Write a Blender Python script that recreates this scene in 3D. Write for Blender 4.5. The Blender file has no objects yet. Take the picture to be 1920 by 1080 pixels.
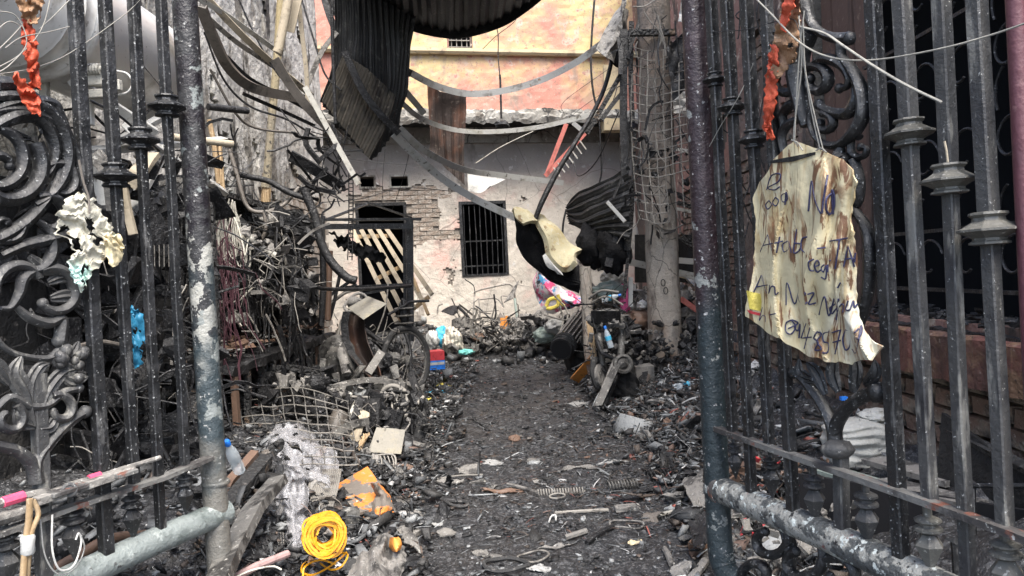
import bpy, math, random
import numpy as np
from mathutils import Vector, Matrix, noise
random.seed(7); np.random.seed(7)
R = math.radians
SC = bpy.context.scene
COL = SC.collection
# ---------------------------------------------------------------- camera, world, sun, exposure
CAM = Vector((0, 0, 1.1)); F = 1387.0
PITCH = R(1.24); ROLL = R(2.8)
fwd = Vector((0, math.cos(PITCH), -math.sin(PITCH)))
_r0 = Vector((1, 0, 0)); _u0 = Vector((0, math.sin(PITCH), math.cos(PITCH)))
CX = _r0 * math.cos(ROLL) - _u0 * math.sin(ROLL)
CY = _r0 * math.sin(ROLL) + _u0 * math.cos(ROLL)
cam = bpy.data.cameras.new('camera'); camo = bpy.data.objects.new('camera', cam); COL.objects.link(camo)
m = Matrix((CX, CY, -fwd)).transposed().to_4x4(); m.translation = CAM
camo.matrix_world = m
cam.sensor_width = 36; cam.lens = 36 * F / 1920; cam.clip_start = .02; cam.clip_end = 400
SC.camera = camo
world = bpy.data.worlds.new('World'); SC.world = world; world.use_nodes = True
wn = world.node_tree.nodes; wl = world.node_tree.links
bg = wn['Background']; sky = wn.new('ShaderNodeTexSky'); sky.sky_type = 'NISHITA'; sky.sun_disc = False
SUN_EL, SUN_AZ = R(60), R(158)
sky.sun_elevation = SUN_EL; sky.sun_rotation = SUN_AZ; sky.air_density = 1.0; sky.dust_density = 3; sky.ozone_density = 1
wl.new(sky.outputs[0], bg.inputs[0]); bg.inputs[1].default_value = .135
sl = bpy.data.lights.new('sun', 'SUN'); sl.energy = 2.1; sl.angle = R(32); sl.color = (1, .955, .88)
slo = bpy.data.objects.new('sun', sl); COL.objects.link(slo)
sd = Vector((math.sin(SUN_AZ) * math.cos(SUN_EL), math.cos(SUN_AZ) * math.cos(SUN_EL), math.sin(SUN_EL)))
slo.rotation_euler = sd.to_track_quat('Z', 'Y').to_euler(); slo.location = (0, -3, 9)
SC.view_settings.view_transform = 'Standard'; SC.view_settings.look = 'None'
SC.view_settings.gamma = 1; SC.view_settings.exposure = 1.75
SC.view_settings.use_curve_mapping = False
SC.cycles.max_bounces = 6; SC.cycles.diffuse_bounces = 4

# ---------------------------------------------------------------- pixel -> place helpers (photo pixels, 1920 wide)
def ray(px, py): return CX * ((px - 960) / F) + CY * ((540 - py) / F) + fwd
def U(px, py, d): return CAM + ray(px, py) * d
def GZ(px, py, z=0.0):
    r = ray(px, py); return CAM + r * ((z - CAM.z) / r.z)
def PL(px, py, p, n):
    r = ray(px, py); return CAM + r * ((p - CAM).dot(n) / r.dot(n))
def vplane(a, b):
    a = Vector((a[0], a[1], 0)); b = Vector((b[0], b[1], 0)); t = (b - a).normalized()
    return a, Vector((t.y, -t.x, 0)), t
def up(pts, d=None):           # list of (px,py[,d]) -> points
    return [U(p[0], p[1], p[2] if len(p) > 2 else d) for p in pts]
def H(x, y):                   # height of the debris ground
    x = np.asarray(x, float); y = np.asarray(y, float)
    sm = lambda t: (lambda c: c * c * (3 - 2 * c))(np.clip(t, 0, 1))
    w = .07 * np.sin(2.3 * y + 1) + .05 * np.sin(5.1 * y)
    l = sm((-.50 - .05 * (y - 2.7) + w - x) / 1.0) * .34 * sm((10 - y) / 3)
    r = sm((x - .78 - w) / .9) * .34 * sm((y - .8) / 1.2)
    b = sm((y - 9.6) / 2.2) * .16 * (1 + .6 * np.sin(3.1 * x) + .3 * np.sin(7.7 * x + 1))
    n = .012 * np.sin(7 * x + 3 * y) * np.sin(5.3 * y - 2 * x) + .01 * np.sin(17 * x + 2) * np.sin(13 * y) + .006 * np.sin(31 * x - 9 * y) * np.sin(29 * y + 11 * x)
    bump = (l + r) * (.16 * np.sin(6.1 * x + 4 * y + 2 * np.sin(3 * y)) * np.sin(7.3 * y - 3 * x + 1) + .1 * np.sin(15 * x - 7 * y + 2 * np.sin(6 * x)) * np.sin(13 * y + 5 * x))
    return l + r + b + n + bump
def hz(x, y): return float(H(x, y))
def G(px, py, h=0.0):          # point on the debris ground seen at a pixel
    z = 0.0
    for _ in range(8):
        p = GZ(px, py, z); z = .5 * z + .5 * (hz(p.x, p.y) + h)
    return GZ(px, py, z)
def cr(pts, k=6):              # smooth a polyline of vectors
    P = [Vector(p) for p in pts]
    if len(P) < 3: return P
    P = [P[0] * 2 - P[1]] + P + [P[-1] * 2 - P[-2]]
    out = []
    for i in range(1, len(P) - 2):
        a, b, c, d = P[i - 1], P[i], P[i + 1], P[i + 2]
        for j in range(k):
            t = j / k
            out.append(.5 * (2 * b + (c - a) * t + (2 * a - 5 * b + 4 * c - d) * t * t + (3 * b - a - 3 * c + d) * t ** 3))
    out.append(P[-2]); return out
def nz(v, s=1.0, o=0.0): return noise.noise(Vector((v[0] * s + o, v[1] * s + o * 1.7, (v[2] if len(v) > 2 else 0) * s - o)))

# ---------------------------------------------------------------- mesh builder
ORI = {}
def frame_from(n, ref=None):
    n = n.normalized()
    ref = ref or (Vector((0, 0, 1)) if abs(n.z) < .9 else Vector((0, 1, 0)))
    a = ref.cross(n)
    if a.length < 1e-6: a = Vector((1, 0, 0)).cross(n)
    a.normalize(); return a, n.cross(a)
CIRC = {n: [(math.cos(2 * math.pi * i / n), math.sin(2 * math.pi * i / n)) for i in range(n)] for n in range(3, 41)}
class MB:
    def __init__(s): s.v = []; s.f = []
    def box(s, c, size, rot=None, jit=0):
        c = Vector(c); b = len(s.v)
        for z in (-.5, .5):
            for x, y in ((-.5, -.5), (.5, -.5), (.5, .5), (-.5, .5)):
                p = Vector((x * size[0], y * size[1], z * size[2]))
                if jit: p += Vector((random.uniform(-jit, jit), random.uniform(-jit, jit), random.uniform(-jit, jit)))
                if rot is not None: p = rot @ p
                s.v.append(c + p)
        for q in ((0, 3, 2, 1), (4, 5, 6, 7), (0, 1, 5, 4), (1, 2, 6, 5), (2, 3, 7, 6), (3, 0, 4, 7)): s.f.append(tuple(b + i for i in q))
        return s
    def sweep(s, pts, prof, ref=None, sc=None, cap=True, closed=False):
        n = len(prof); base = len(s.v); N = len(pts); a = None
        for i, p in enumerate(pts):
            t = (pts[(i + 1) % N] - pts[i - 1]) if closed else (pts[min(i + 1, N - 1)] - pts[max(i - 1, 0)])
            if t.length < 1e-9: t = Vector((0, 0, 1))
            t.normalize()
            if ref is not None: a, b = frame_from(t, ref)
            elif a is None: a, b = frame_from(t)
            else:
                a = a - t * a.dot(t)
                if a.length < 1e-6: a, b = frame_from(t)
                a.normalize(); b = t.cross(a)
            k = 1 if sc is None else (sc[i] if hasattr(sc, '__len__') else sc)
            for x, y in prof: s.v.append(p + a * (x * k) + b * (y * k))
        M = N if closed else N - 1
        for i in range(M):
            r0 = base + i * n; r1 = base + ((i + 1) % N) * n
            for j in range(n): s.f.append((r0 + j, r0 + (j + 1) % n, r1 + (j + 1) % n, r1 + j))
        if cap and not closed:
            s.f.append(tuple(base + j for j in reversed(range(n)))); e = base + (N - 1) * n
            s.f.append(tuple(e + j for j in range(n)))
        return s
    def tube(s, pts, r, n=6, cap=True, closed=False):
        L = len(pts)
        if hasattr(r, '__len__'):
            rr = [float(np.interp(i / max(1, L - 1), np.linspace(0, 1, len(r)), r)) for i in range(L)]
        else: rr = [r] * L
        return s.sweep([Vector(p) for p in pts], CIRC[n], sc=rr, cap=cap, closed=closed)
    def bar(s, a, b, w, h, ref=None):
        return s.sweep([Vector(a), Vector(b)], [(-w / 2, -h / 2), (w / 2, -h / 2), (w / 2, h / 2), (-w / 2, h / 2)], ref=ref or (Vector((0, 0, 1)) if abs((Vector(b) - Vector(a)).normalized().z) < .9 else Vector((0, 1, 0))))
    def strip(s, pts, w, h, ref=Vector((0, 1, 0))):
        return s.sweep(pts, [(-w / 2, -h / 2), (w / 2, -h / 2), (w / 2, h / 2), (-w / 2, h / 2)], ref=ref)
    def lathe(s, c, axis, prof, n=16, sq=None):      # prof (r, along axis)
        ax = Vector(axis).normalized(); a, b = frame_from(ax); base = len(s.v); c = Vector(c)
        for r, t in prof:
            for x, y in CIRC[n]:
                s.v.append(c + ax * t + a * (x * r) + b * (y * r))
        for i in range(len(prof) - 1):
            for j in range(n): s.f.append((base + i * n + j, base + i * n + (j + 1) % n, base + (i + 1) * n + (j + 1) % n, base + (i + 1) * n + j))
        if prof[0][0] > 1e-4: s.f.append(tuple(base + j for j in reversed(range(n))))
        if prof[-1][0] > 1e-4: s.f.append(tuple(base + (len(prof) - 1) * n + j for j in range(n)))
        return s
    def grid(s, fn, nu, nv, thick=0.0, keep=None):   # fn(u,v)->Vector
        P = [[fn(i / nu, j / nv) for i in range(nu + 1)] for j in range(nv + 1)]
        b = len(s.v)
        N = [[None] * (nu + 1) for _ in range(nv + 1)]
        for j in range(nv + 1):
            for i in range(nu + 1):
                s.v.append(P[j][i])
                if thick:
                    du = P[j][min(i + 1, nu)] - P[j][max(i - 1, 0)]; dv = P[min(j + 1, nv)][i] - P[max(j - 1, 0)][i]
                    nn = du.cross(dv); N[j][i] = nn.normalized() if nn.length > 1e-12 else Vector((0, -1, 0))
        W = nu + 1; K = {}
        for j in range(nv):
            for i in range(nu):
                if keep and not keep((i + .5) / nu, (j + .5) / nv): continue
                K[(i, j)] = 1; s.f.append((b + j * W + i, b + j * W + i + 1, b + (j + 1) * W + i + 1, b + (j + 1) * W + i))
        if thick:
            o = len(s.v)
            for j in range(nv + 1):
                for i in range(nu + 1): s.v.append(P[j][i] - N[j][i] * thick)
            for (i, j) in K:
                a0, a1, a2, a3 = j * W + i, j * W + i + 1, (j + 1) * W + i + 1, (j + 1) * W + i
                s.f.append((o + a3, o + a2, o + a1, o + a0))
                for (di, dj, p, q) in ((0, -1, a0, a1), (1, 0, a1, a2), (0, 1, a2, a3), (-1, 0, a3, a0)):
                    if (i + di, j + dj) not in K: s.f.append((b + q, b + p, o + p, o + q))
        return s
    def blob(s, c, rx, ry=None, rz=None, seed=0, amp=.3, sub=(10, 7), rot=None, fs=2.0):
        ry = ry or rx; rz = rz or rx; c = Vector(c); nu, nv = sub; b = len(s.v)
        def pt(th, ph):
            d = Vector((math.cos(th) * math.sin(ph), math.sin(th) * math.sin(ph), math.cos(ph)))
            k = 1 + amp * nz(d * fs, 1, seed * 3.1) + amp * .5 * nz(d * fs * 2.3, 1, seed + 9)
            p = Vector((d.x * rx, d.y * ry, d.z * rz)) * k
            return c + (rot @ p if rot is not None else p)
        s.v.append(pt(0, 0))
        for j in range(1, nv):
            for i in range(nu): s.v.append(pt(2 * math.pi * i / nu, math.pi * j / nv))
        s.v.append(pt(0, math.pi)); e = len(s.v) - 1
        for i in range(nu):
            s.f.append((b, b + 1 + i, b + 1 + (i + 1) % nu)); l = b + 1 + (nv - 2) * nu
            s.f.append((e, l + (i + 1) % nu, l + i))
        for j in range(nv - 2):
            for i in range(nu):
                q = b + 1 + j * nu; s.f.append((q + i, q + nu + i, q + nu + (i + 1) % nu, q + (i + 1) % nu))
        return s
    def build(s, name, mat, parent=None, smooth=False, origin=None, label=None, bev=0):
        if not s.v: return None
        if parent is not None: o0 = ORI[parent.name]
        elif origin is not None: o0 = Vector(origin)
        else:
            xs = np.array([tuple(p) for p in s.v]); lo = xs.min(0); hi = xs.max(0)
            o0 = Vector(((lo[0] + hi[0]) / 2, (lo[1] + hi[1]) / 2, lo[2]))
        me = bpy.data.meshes.new(name); me.from_pydata([tuple(p - o0) for p in s.v], [], s.f)
        me.materials.append(mat)
        if smooth:
            me.polygons.foreach_set('use_smooth', [True] * len(me.polygons))
            try: me.set_sharp_from_angle(angle=R(50))
            except Exception: pass
        me.update()
        o = bpy.data.objects.new(name, me); COL.objects.link(o)
        if parent is not None: o.parent = parent
        else: o.location = o0
        ORI[o.name] = o0
        if label: o['label'] = label
        if bev:
            bm = o.modifiers.new('edge', 'BEVEL'); bm.width = bev; bm.segments = 1; bm.limit_method = 'ANGLE'
        return o
def tag(o, label, cat, group=None, kind=None):
    if kind: o['kind'] = kind
    if label: o['label'] = label
    if cat: o['category'] = cat
    if group: o['group'] = group
    return o
def thing(name, loc, label, cat, group=None):
    o = bpy.data.objects.new(name, None); COL.objects.link(o); o.location = loc; o.empty_display_size = .1
    ORI[o.name] = Vector(loc); return tag(o, label, cat, group)
def struct(o): o['kind'] = 'structure'; return o
def dup(o, loc, rotz=0, parent=None, label=None, scale=None):
    c = o.copy(); COL.objects.link(c); c.parent = parent
    if parent is None:
        c.location = loc; c.rotation_euler = (0, 0, rotz)
        if scale: c.scale = (scale,) * 3
    ORI[c.name] = Vector(loc) if parent is None else ORI[parent.name]
    if label: c['label'] = label
    for ch in list(o.children): dup(ch, loc, 0, c)
    return c

# ---------------------------------------------------------------- materials
def mat(name, base, layers=(), rough=.8, metal=0.0, bump=((40, .3),), rnd=.15, attr=False, spec=.5, alpha=1.0, trans=0.0, rl=None, coord='Object', sss=0):
    m = bpy.data.materials.new(name); m.use_nodes = True; nt = m.node_tree; N = nt.nodes; L = nt.links
    b = N['Principled BSDF']; tc = N.new('ShaderNodeTexCoord'); src = tc.outputs[coord]
    def tex(kind, scale, det=5, st=None, dist=0):
        o = src
        if st:
            mp = N.new('ShaderNodeMapping'); L.new(src, mp.inputs[0]); mp.inputs['Scale'].default_value = st; o = mp.outputs[0]
        if kind == 'v':
            # cracks: distorted voronoi edges
            no = N.new('ShaderNodeTexNoise'); no.inputs['Scale'].default_value = scale * 1.5; L.new(o, no.inputs['Vector'])
            ad = N.new('ShaderNodeVectorMath'); ad.operation = 'MULTIPLY_ADD'; L.new(no.outputs['Color'], ad.inputs[0]); ad.inputs[1].default_value = (.5 / scale,) * 3; L.new(o, ad.inputs[2])
            t = N.new('ShaderNodeTexVoronoi'); t.feature = 'DISTANCE_TO_EDGE'; t.inputs['Scale'].default_value = scale; L.new(ad.outputs[0], t.inputs['Vector']); return t.outputs['Distance']
        if kind == 'w':
            t = N.new('ShaderNodeTexWave'); t.inputs['Scale'].default_value = scale; t.inputs['Distortion'].default_value = 6; t.inputs['Detail'].default_value = 3; L.new(o, t.inputs['Vector']); return t.outputs['Fac']
        if kind == 'z':
            sx = N.new('ShaderNodeSeparateXYZ'); ge = N.new('ShaderNodeNewGeometry'); L.new(ge.outputs['Position'], sx.inputs[0])
            no = N.new('ShaderNodeTexNoise'); no.inputs['Scale'].default_value = scale; no.inputs['Detail'].default_value = 5; L.new(ge.outputs['Position'], no.inputs['Vector'])
            ma = N.new('ShaderNodeMath'); ma.operation = 'MULTIPLY_ADD'; L.new(no.outputs[0], ma.inputs[0]); ma.inputs[1].default_value = 1.6; L.new(sx.outputs['Z'], ma.inputs[2]); return ma.outputs[0]
        t = N.new('ShaderNodeTexNoise'); t.inputs['Scale'].default_value = scale; t.inputs['Detail'].default_value = det; t.inputs['Roughness'].default_value = .62; t.inputs['Distortion'].default_value = dist
        L.new(o, t.inputs['Vector']); return t.outputs[0]
    if attr:
        at = N.new('ShaderNodeAttribute'); at.attribute_name = 'Col'; cur = at.outputs['Color']
    else:
        rg = N.new('ShaderNodeRGB'); rg.outputs[0].default_value = (*base, 1); cur = rg.outputs[0]
    if rnd:
        oi = N.new('ShaderNodeObjectInfo'); mr = N.new('ShaderNodeMapRange'); L.new(oi.outputs['Random'], mr.inputs[0]); mr.inputs[3].default_value = 1 - rnd; mr.inputs[4].default_value = 1 + rnd
        hs = N.new('ShaderNodeHueSaturation'); L.new(mr.outputs[0], hs.inputs['Value']); L.new(cur, hs.inputs['Color']); cur = hs.outputs[0]
    rcur = None
    for ly in layers:
        kind, scale, lo, hi, colr = ly[:5]; st = ly[5] if len(ly) > 5 else None
        t = tex(kind, scale, st=st, dist=ly[6] if len(ly) > 6 else 0)
        mr = N.new('ShaderNodeMapRange'); L.new(t, mr.inputs[0]); mr.inputs[1].default_value = lo; mr.inputs[2].default_value = hi; mr.interpolation_type = 'SMOOTHSTEP'
        mx = N.new('ShaderNodeMix'); mx.data_type = 'RGBA'; L.new(mr.outputs[0], mx.inputs[0]); L.new(cur, mx.inputs[6]); mx.inputs[7].default_value = (*colr[:3], 1)
        if len(colr) > 3: # opacity
            mm = N.new('ShaderNodeMath'); mm.operation = 'MULTIPLY'; L.new(mr.outputs[0], mm.inputs[0]); mm.inputs[1].default_value = colr[3]; L.new(mm.outputs[0], mx.inputs[0])
        cur = mx.outputs[2]
    L.new(cur, b.inputs['Base Color'])
    b.inputs['Metallic'].default_value = metal; b.inputs['Specular IOR Level'].default_value = spec
    if rl:
        t = tex('n', rl[0]); mr = N.new('ShaderNodeMapRange'); L.new(t, mr.inputs[0]); mr.inputs[1].default_value = .35; mr.inputs[2].default_value = .65; mr.inputs[3].default_value = rl[1]; mr.inputs[4].default_value = rl[2]; L.new(mr.outputs[0], b.inputs['Roughness'])
    else: b.inputs['Roughness'].default_value = rough
    nrm = None
    for bp in bump:
        t = tex(bp[2] if len(bp) > 2 else 'n', bp[0]); bu = N.new('ShaderNodeBump'); bu.inputs['Strength'].default_value = min(1, bp[1]); bu.inputs['Distance'].default_value = (bp[3] if len(bp) > 3 else .6) / bp[0]
        L.new(t, bu.inputs['Height'])
        if nrm: L.new(nrm, bu.inputs['Normal'])
        nrm = bu.outputs[0]
    if nrm: L.new(nrm, b.inputs['Normal'])
    if alpha < 1: b.inputs['Alpha'].default_value = alpha
    if trans: b.inputs['Transmission Weight'].default_value = trans; b.inputs['IOR'].default_value = 1.1
    return m
K = {}
BLK = (.012, .012, .013)
K['ground'] = mat('ash_ground', (.026, .027, .029), [('n', 1.3, .48, .68, (.034, .032, .031)), ('n', 5, .5, .7, (.012, .012, .013)), ('n', 38, .52, .62, (.095, .097, .1)), ('n', 120, .58, .68, (.24, .24, .245))], rl=(3, .25, .6), bump=((9, .5), (45, .7), (160, .7)), rnd=0)
K['mortarpale'] = mat('pale_mortar', (.24, .215, .185), [('n', 20, .5, .65, (.13, .115, .1))], rough=.95, bump=((30, .8),), rnd=0)
K['rubble'] = mat('rubble', (0, 0, 0), [('n', 60, .52, .7, (.02, .02, .02, .6)), ('n', 170, .62, .7, (.35, .34, .33, .5))], attr=True, rough=.65, bump=((70, .5),), rnd=0)
K['char'] = mat('char_black', (.008, .008, .009), [('n', 14, .5, .68, (.026, .026, .027)), ('n', 90, .59, .68, (.13, .13, .13))], rl=(20, .35, .75), bump=((30, .6), (110, .6)))
K['charmatte'] = mat('char_matte', (.007, .007, .0075), [('n', 10, .5, .75, (.018, .018, .018))], rough=.85, bump=((30, .6),))
K['iron'] = mat('gate_iron_black', (.009, .0095, .0105), [('n', 9, .48, .66, (.026, .027, .03)), ('n', 30, .56, .66, (.07, .07, .07), (1, 1, .25)), ('n', 120, .62, .68, (.32, .33, .33))], rl=(15, .28, .6), bump=((60, .45), (190, .4)), spec=.6, rnd=.2)
K['irongrey'] = mat('gate_iron_grey', (.05, .05, .05), [('n', 7, .46, .68, (.025, .025, .028)), ('n', 22, .55, .64, (.17, .165, .15), (1, 1, .2)), ('n', 110, .64, .7, (.42, .42, .4))], rl=(15, .35, .65), bump=((60, .4), (170, .4)), rnd=.15)
K['collar'] = mat('collar_iron', (.10, .097, .086), [('n', 16, .5, .7, (.04, .04, .04)), ('n', 120, .6, .7, (.34, .33, .3))], rough=.42, bump=((80, .4),), rnd=.2)
K['rustpaint'] = mat('rusting_paint', (.16, .158, .15), [('n', 8, .45, .6, (.05, .046, .045)), ('n', 14, .56, .62, (.16, .065, .045)), ('n', 60, .62, .68, (.4, .4, .38))], rough=.6, bump=((50, .5),))
K['ash'] = mat('ash_grey', (.2, .19, .175), [('n', 12, .48, .62, (.06, .057, .054)), ('n', 45, .58, .68, (.42, .41, .38))], rough=.8, bump=((30, .6), (100, .5)), rnd=.3)
K['ashwire'] = mat('ash_wire', (.24, .225, .2), [('n', 20, .5, .65, (.1, .09, .08))], rough=.7, rnd=.25)
K['steel'] = mat('bare_steel_strip', (.42, .43, .43), [('n', 6, .5, .68, (.13, .12, .11)), ('n', 18, .6, .7, (.2, .11, .06)), ('n', 90, .6, .7, (.5, .5, .5))], rough=.5, metal=.1, bump=((70, .3),), rnd=.15)
K['palepaint'] = mat('pale_bar', (.4, .39, .35), [('n', 8, .5, .68, (.24, .22, .18)), ('n', 30, .58, .68, (.1, .09, .08))], rough=.6, rnd=.12)
K['rust'] = mat('rust_sheet', (.035, .024, .02), [('n', 4, .45, .65, (.11, .05, .03), (1, 1, .4)), ('n', 20, .58, .7, (.14, .115, .095))], rough=.75, bump=((40, .4),))
K['sheet'] = mat('sooty_sheet', (.028, .029, .03), [('n', 3, .46, .66, (.012, .012, .013), (1, 1, .4)), ('n', 18, .56, .7, (.085, .085, .08)), ('n', 70, .64, .7, (.2, .2, .19))], rough=.55, metal=.3, bump=((50, .3),))
K['sheetbrown'] = mat('browned_sheet', (.10, .088, .07), [('n', 5, .46, .62, (.035, .03, .026), (1, 1, .3)), ('n', 22, .56, .7, (.2, .18, .145)), ('n', 2, .5, .62, (.02, .02, .02))], rough=.6, metal=.2, bump=((50, .3),))
K['wood'] = mat('raw_wood', (.4, .29, .17), [('w', 6, .3, .9, (.28, .19, .1), (3, 3, .3)), ('n', 10, .55, .7, (.1, .08, .06)), ('n', 50, .6, .7, (.5, .42, .3))], rough=.75, rnd=.2)
K['palewood'] = mat('pale_wood', (.36, .31, .23), [('n', 9, .52, .68, (.2, .17, .13)), ('n', 30, .6, .7, (.08, .07, .06))], rough=.75, rnd=.2)
K['charwood'] = mat('charred_wood', (.03, .028, .027), [('n', 30, .55, .66, (.13, .12, .11), (1, 1, .3)), ('v', 26, .0, .06, (.03, .03, .03)), ('n', 8, .58, .66, (.13, .09, .06))], rough=.75, bump=((26, .9, 'v', 1.0), (80, .5)), rnd=.2)
K['plaster'] = mat('sooty_plaster', (.36, .35, .32), [('n', .8, .44, .62, (.22, .205, .18)), ('n', 3.2, .52, .66, (.15, .135, .115)), ('n', 9, .56, .63, (.45, .44, .4), (1, 1, .6)), ('v', 1.2, .012, .0, (.05, .05, .05)), ('n', 5, .6, .7, (.05, .047, .042), (1, 1, .3)), ('n', 70, .62, .7, (.1, .09, .08))], rough=.9, bump=((12, .5), (50, .5), (160, .4)), rnd=0)
K['sootshade'] = mat('soot_and_shade_black', (.02, .02, .02), [('n', 3, .5, .68, (.05, .047, .043)), ('n', 16, .6, .7, (.12, .11, .1))], rough=.9, bump=((14, .6), (60, .5)), rnd=0)  # near-black for sooted surfaces and for shade put into colour
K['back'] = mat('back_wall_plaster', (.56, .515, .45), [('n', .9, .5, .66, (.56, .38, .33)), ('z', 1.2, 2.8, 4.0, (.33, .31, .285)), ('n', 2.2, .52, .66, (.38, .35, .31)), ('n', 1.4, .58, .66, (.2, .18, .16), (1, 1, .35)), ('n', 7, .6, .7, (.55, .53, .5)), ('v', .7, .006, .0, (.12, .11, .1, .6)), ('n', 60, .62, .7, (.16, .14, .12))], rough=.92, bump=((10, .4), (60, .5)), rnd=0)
K['pinkyellow'] = mat('pink_and_yellow_limewash', (.54, .25, .195), [('n', .42, .46, .56, (.57, .44, .23)), ('n', 1.7, .5, .6, (.52, .33, .25, .8)), ('n', 4.5, .55, .64, (.54, .45, .37, .8)), ('n', 9, .58, .68, (.4, .17, .14, .8)), ('n', 2.1, .57, .67, (.3, .24, .2, .8), (1, 1, .4)), ('n', 20, .57, .66, (.33, .22, .17, .8)), ('n', 60, .6, .68, (.6, .52, .42, .8))], rough=.92, bump=((14, .12), (60, .3)), rnd=0)
K['cream'] = mat('cream_ledge', (.6, .5, .32), [('n', 3, .5, .66, (.35, .28, .2)), ('n', 12, .58, .68, (.2, .17, .14))], rough=.9, rnd=0)
K['pinkwall'] = mat('faded_pink_wall', (.27, .155, .13), [('n', 1.2, .44, .58, (.13, .1, .085)), ('n', 3, .5, .62, (.06, .05, .045), (1, 1, .4)), ('n', 10, .58, .68, (.5, .42, .35))], rough=.9, bump=((16, .5), (60, .4)), rnd=0)
K['redbeam'] = mat('faded_red_beam', (.17, .07, .055), [('n', 2.5, .46, .62, (.1, .055, .045)), ('n', 7, .5, .64, (.22, .13, .08)), ('n', 25, .6, .7, (.35, .27, .22)), ('n', 60, .62, .7, (.04, .03, .03))], rough=.85, bump=((12, .6), (60, .5)), rnd=0)
K['brick'] = mat('old_brick', (.17, .11, .085), [('n', 6, .45, .6, (.24, .2, .16)), ('n', 18, .52, .64, (.08, .06, .05)), ('n', 60, .6, .7, (.35, .3, .26)), ('n', 3, .58, .66, (.05, .045, .04))], rough=.95, bump=((20, .8), (70, .8)), rnd=.35)
K['brickpale'] = mat('limewashed_brick', (.43, .39, .34), [('n', 6, .48, .62, (.33, .27, .22)), ('n', 18, .54, .66, (.22, .18, .145)), ('n', 50, .6, .7, (.1, .085, .07))], rough=.95, bump=((20, .6), (70, .6)), rnd=.22)
K['mortar'] = mat('mortar', (.11, .1, .085), [('n', 20, .5, .65, (.05, .045, .04)), ('n', 60, .58, .7, (.22, .2, .17))], rough=.95, bump=((30, .8), (90, .8)), rnd=0)
K['concrete'] = mat('stained_concrete', (.36, .325, .28), [('z', 1.5, 2.4, 3.6, (.15, .135, .12, .9)), ('n', 2.4, .46, .64, (.24, .19, .155), (1, 1, .5)), ('n', 7, .52, .66, (.17, .145, .125), (1, 1, .35)), ('n', 3.5, .6, .68, (.28, .12, .1), (1, 1, .4)), ('v', 5, .02, .0, (.1, .09, .08), (1, 1, .5)), ('z', 4, 1.35, .75, (.25, .16, .12, .7)), ('n', 80, .6, .7, (.1, .09, .08))], rough=.9, bump=((16, .5), (80, .6)), rnd=0)
K['block'] = mat('concrete_block', (.19, .18, .165), [('n', 12, .5, .66, (.1, .095, .09)), ('n', 60, .6, .7, (.3, .3, .28))], rough=.95, bump=((40, .6),), rnd=.1)
K['dark'] = mat('unlit_interior', (.006, .006, .008), [], rough=.9, bump=(), rnd=0)  # near-black colour stands in for the darkness inside openings
K['tank'] = mat('stainless_tank', (.8, .8, .78), [('n', 3, .55, .7, (.4, .38, .33)), ('n', 30, .62, .7, (.35, .33, .3))], rough=.36, metal=.2, bump=((20, .04),), rnd=0)
K['ochrepipe'] = mat('sooted_ochre_pipe', (.27, .235, .17), [('n', 4, .45, .62, (.15, .14, .125), (1, 1, .4)), ('n', 20, .56, .66, (.06, .055, .05)), ('z', 2, 3.2, 4.2, (.36, .29, .15, .8))], rough=.8, bump=((40, .5),), rnd=0)
K['whitepaint'] = mat('dirty_white_paint', (.47, .47, .45), [('n', 7, .5, .66, (.36, .35, .31)), ('n', 20, .58, .68, (.13, .12, .1))], rough=.6, bump=((50, .3),), rnd=.08)
K['creamcloth'] = mat('scorched_foam_sheet', (.64, .56, .36), [('n', 2.6, .5, .66, (.6, .58, .48)), ('n', 13, .5, .64, (.5, .37, .18, .75), (1, 1, .22), 1.5), ('n', 19, .53, .6, (.15, .065, .03, .95), (1, 1, .2), 2.0), ('n', 8, .555, .67, (.33, .18, .09, .8), (1, 1, .4), 2.5)], rough=.5, bump=((30, .2), (90, .15)), rnd=0)
K['foam'] = mat('scorched_mattress_foam', (.52, .47, .31), [('n', 5, .5, .6, (.5, .42, .24)), ('n', 9, .56, .64, (.24, .17, .09)), ('n', 30, .58, .68, (.58, .55, .45))], rough=.85, bump=((25, .6),), rnd=0)
K['blackcloth'] = mat('black_burnt_cloth', (.006, .006, .007), [('n', 8, .58, .7, (.02, .02, .021))], rough=.85, spec=.25, bump=((14, .6), (60, .4)), rnd=0)
K['paper'] = mat('scorched_scrap', (.5, .48, .4), [('n', 10, .48, .62, (.55, .5, .36)), ('n', 5, .52, .6, (.45, .66, .6)), ('n', 22, .6, .68, (.2, .16, .1))], rough=.7, bump=((30, .5),), rnd=0)
K['orangecloth'] = mat('melted_orange_rag', (.5, .075, .03), [('n', 14, .48, .6, (.3, .035, .015)), ('n', 30, .58, .68, (.62, .2, .1)), ('n', 9, .58, .66, (.08, .03, .02))], rough=.6, bump=((40, .6),), rnd=0)
K['browncloth'] = mat('melted_brown_rag', (.3, .17, .09), [('n', 20, .48, .62, (.12, .06, .04)), ('n', 34, .56, .66, (.5, .33, .2))], rough=.5, bump=((50, .7),), rnd=0)
K['ropegrey'] = mat('grey_cord', (.27, .26, .23), [('n', 40, .5, .65, (.22, .21, .19))], rough=.8)
K['ropepale'] = mat('pale_cable', (.52, .5, .43), [('n', 20, .5, .65, (.3, .28, .24))], rough=.7, rnd=.2)
K['yellow'] = mat('yellow_plastic_strap', (.68, .31, .01), [('n', 25, .5, .65, (.5, .2, .008))], rough=.35, rnd=.1)
K['film'] = mat('clear_plastic_film', (.5, .5, .52), [('n', 9, .5, .62, (.38, .37, .38)), ('n', 26, .58, .66, (.8, .8, .82)), ('n', 14, .58, .68, (.13, .12, .12))], rough=.16, alpha=.36, bump=((14, .5), (50, .4)), rnd=0)
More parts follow.
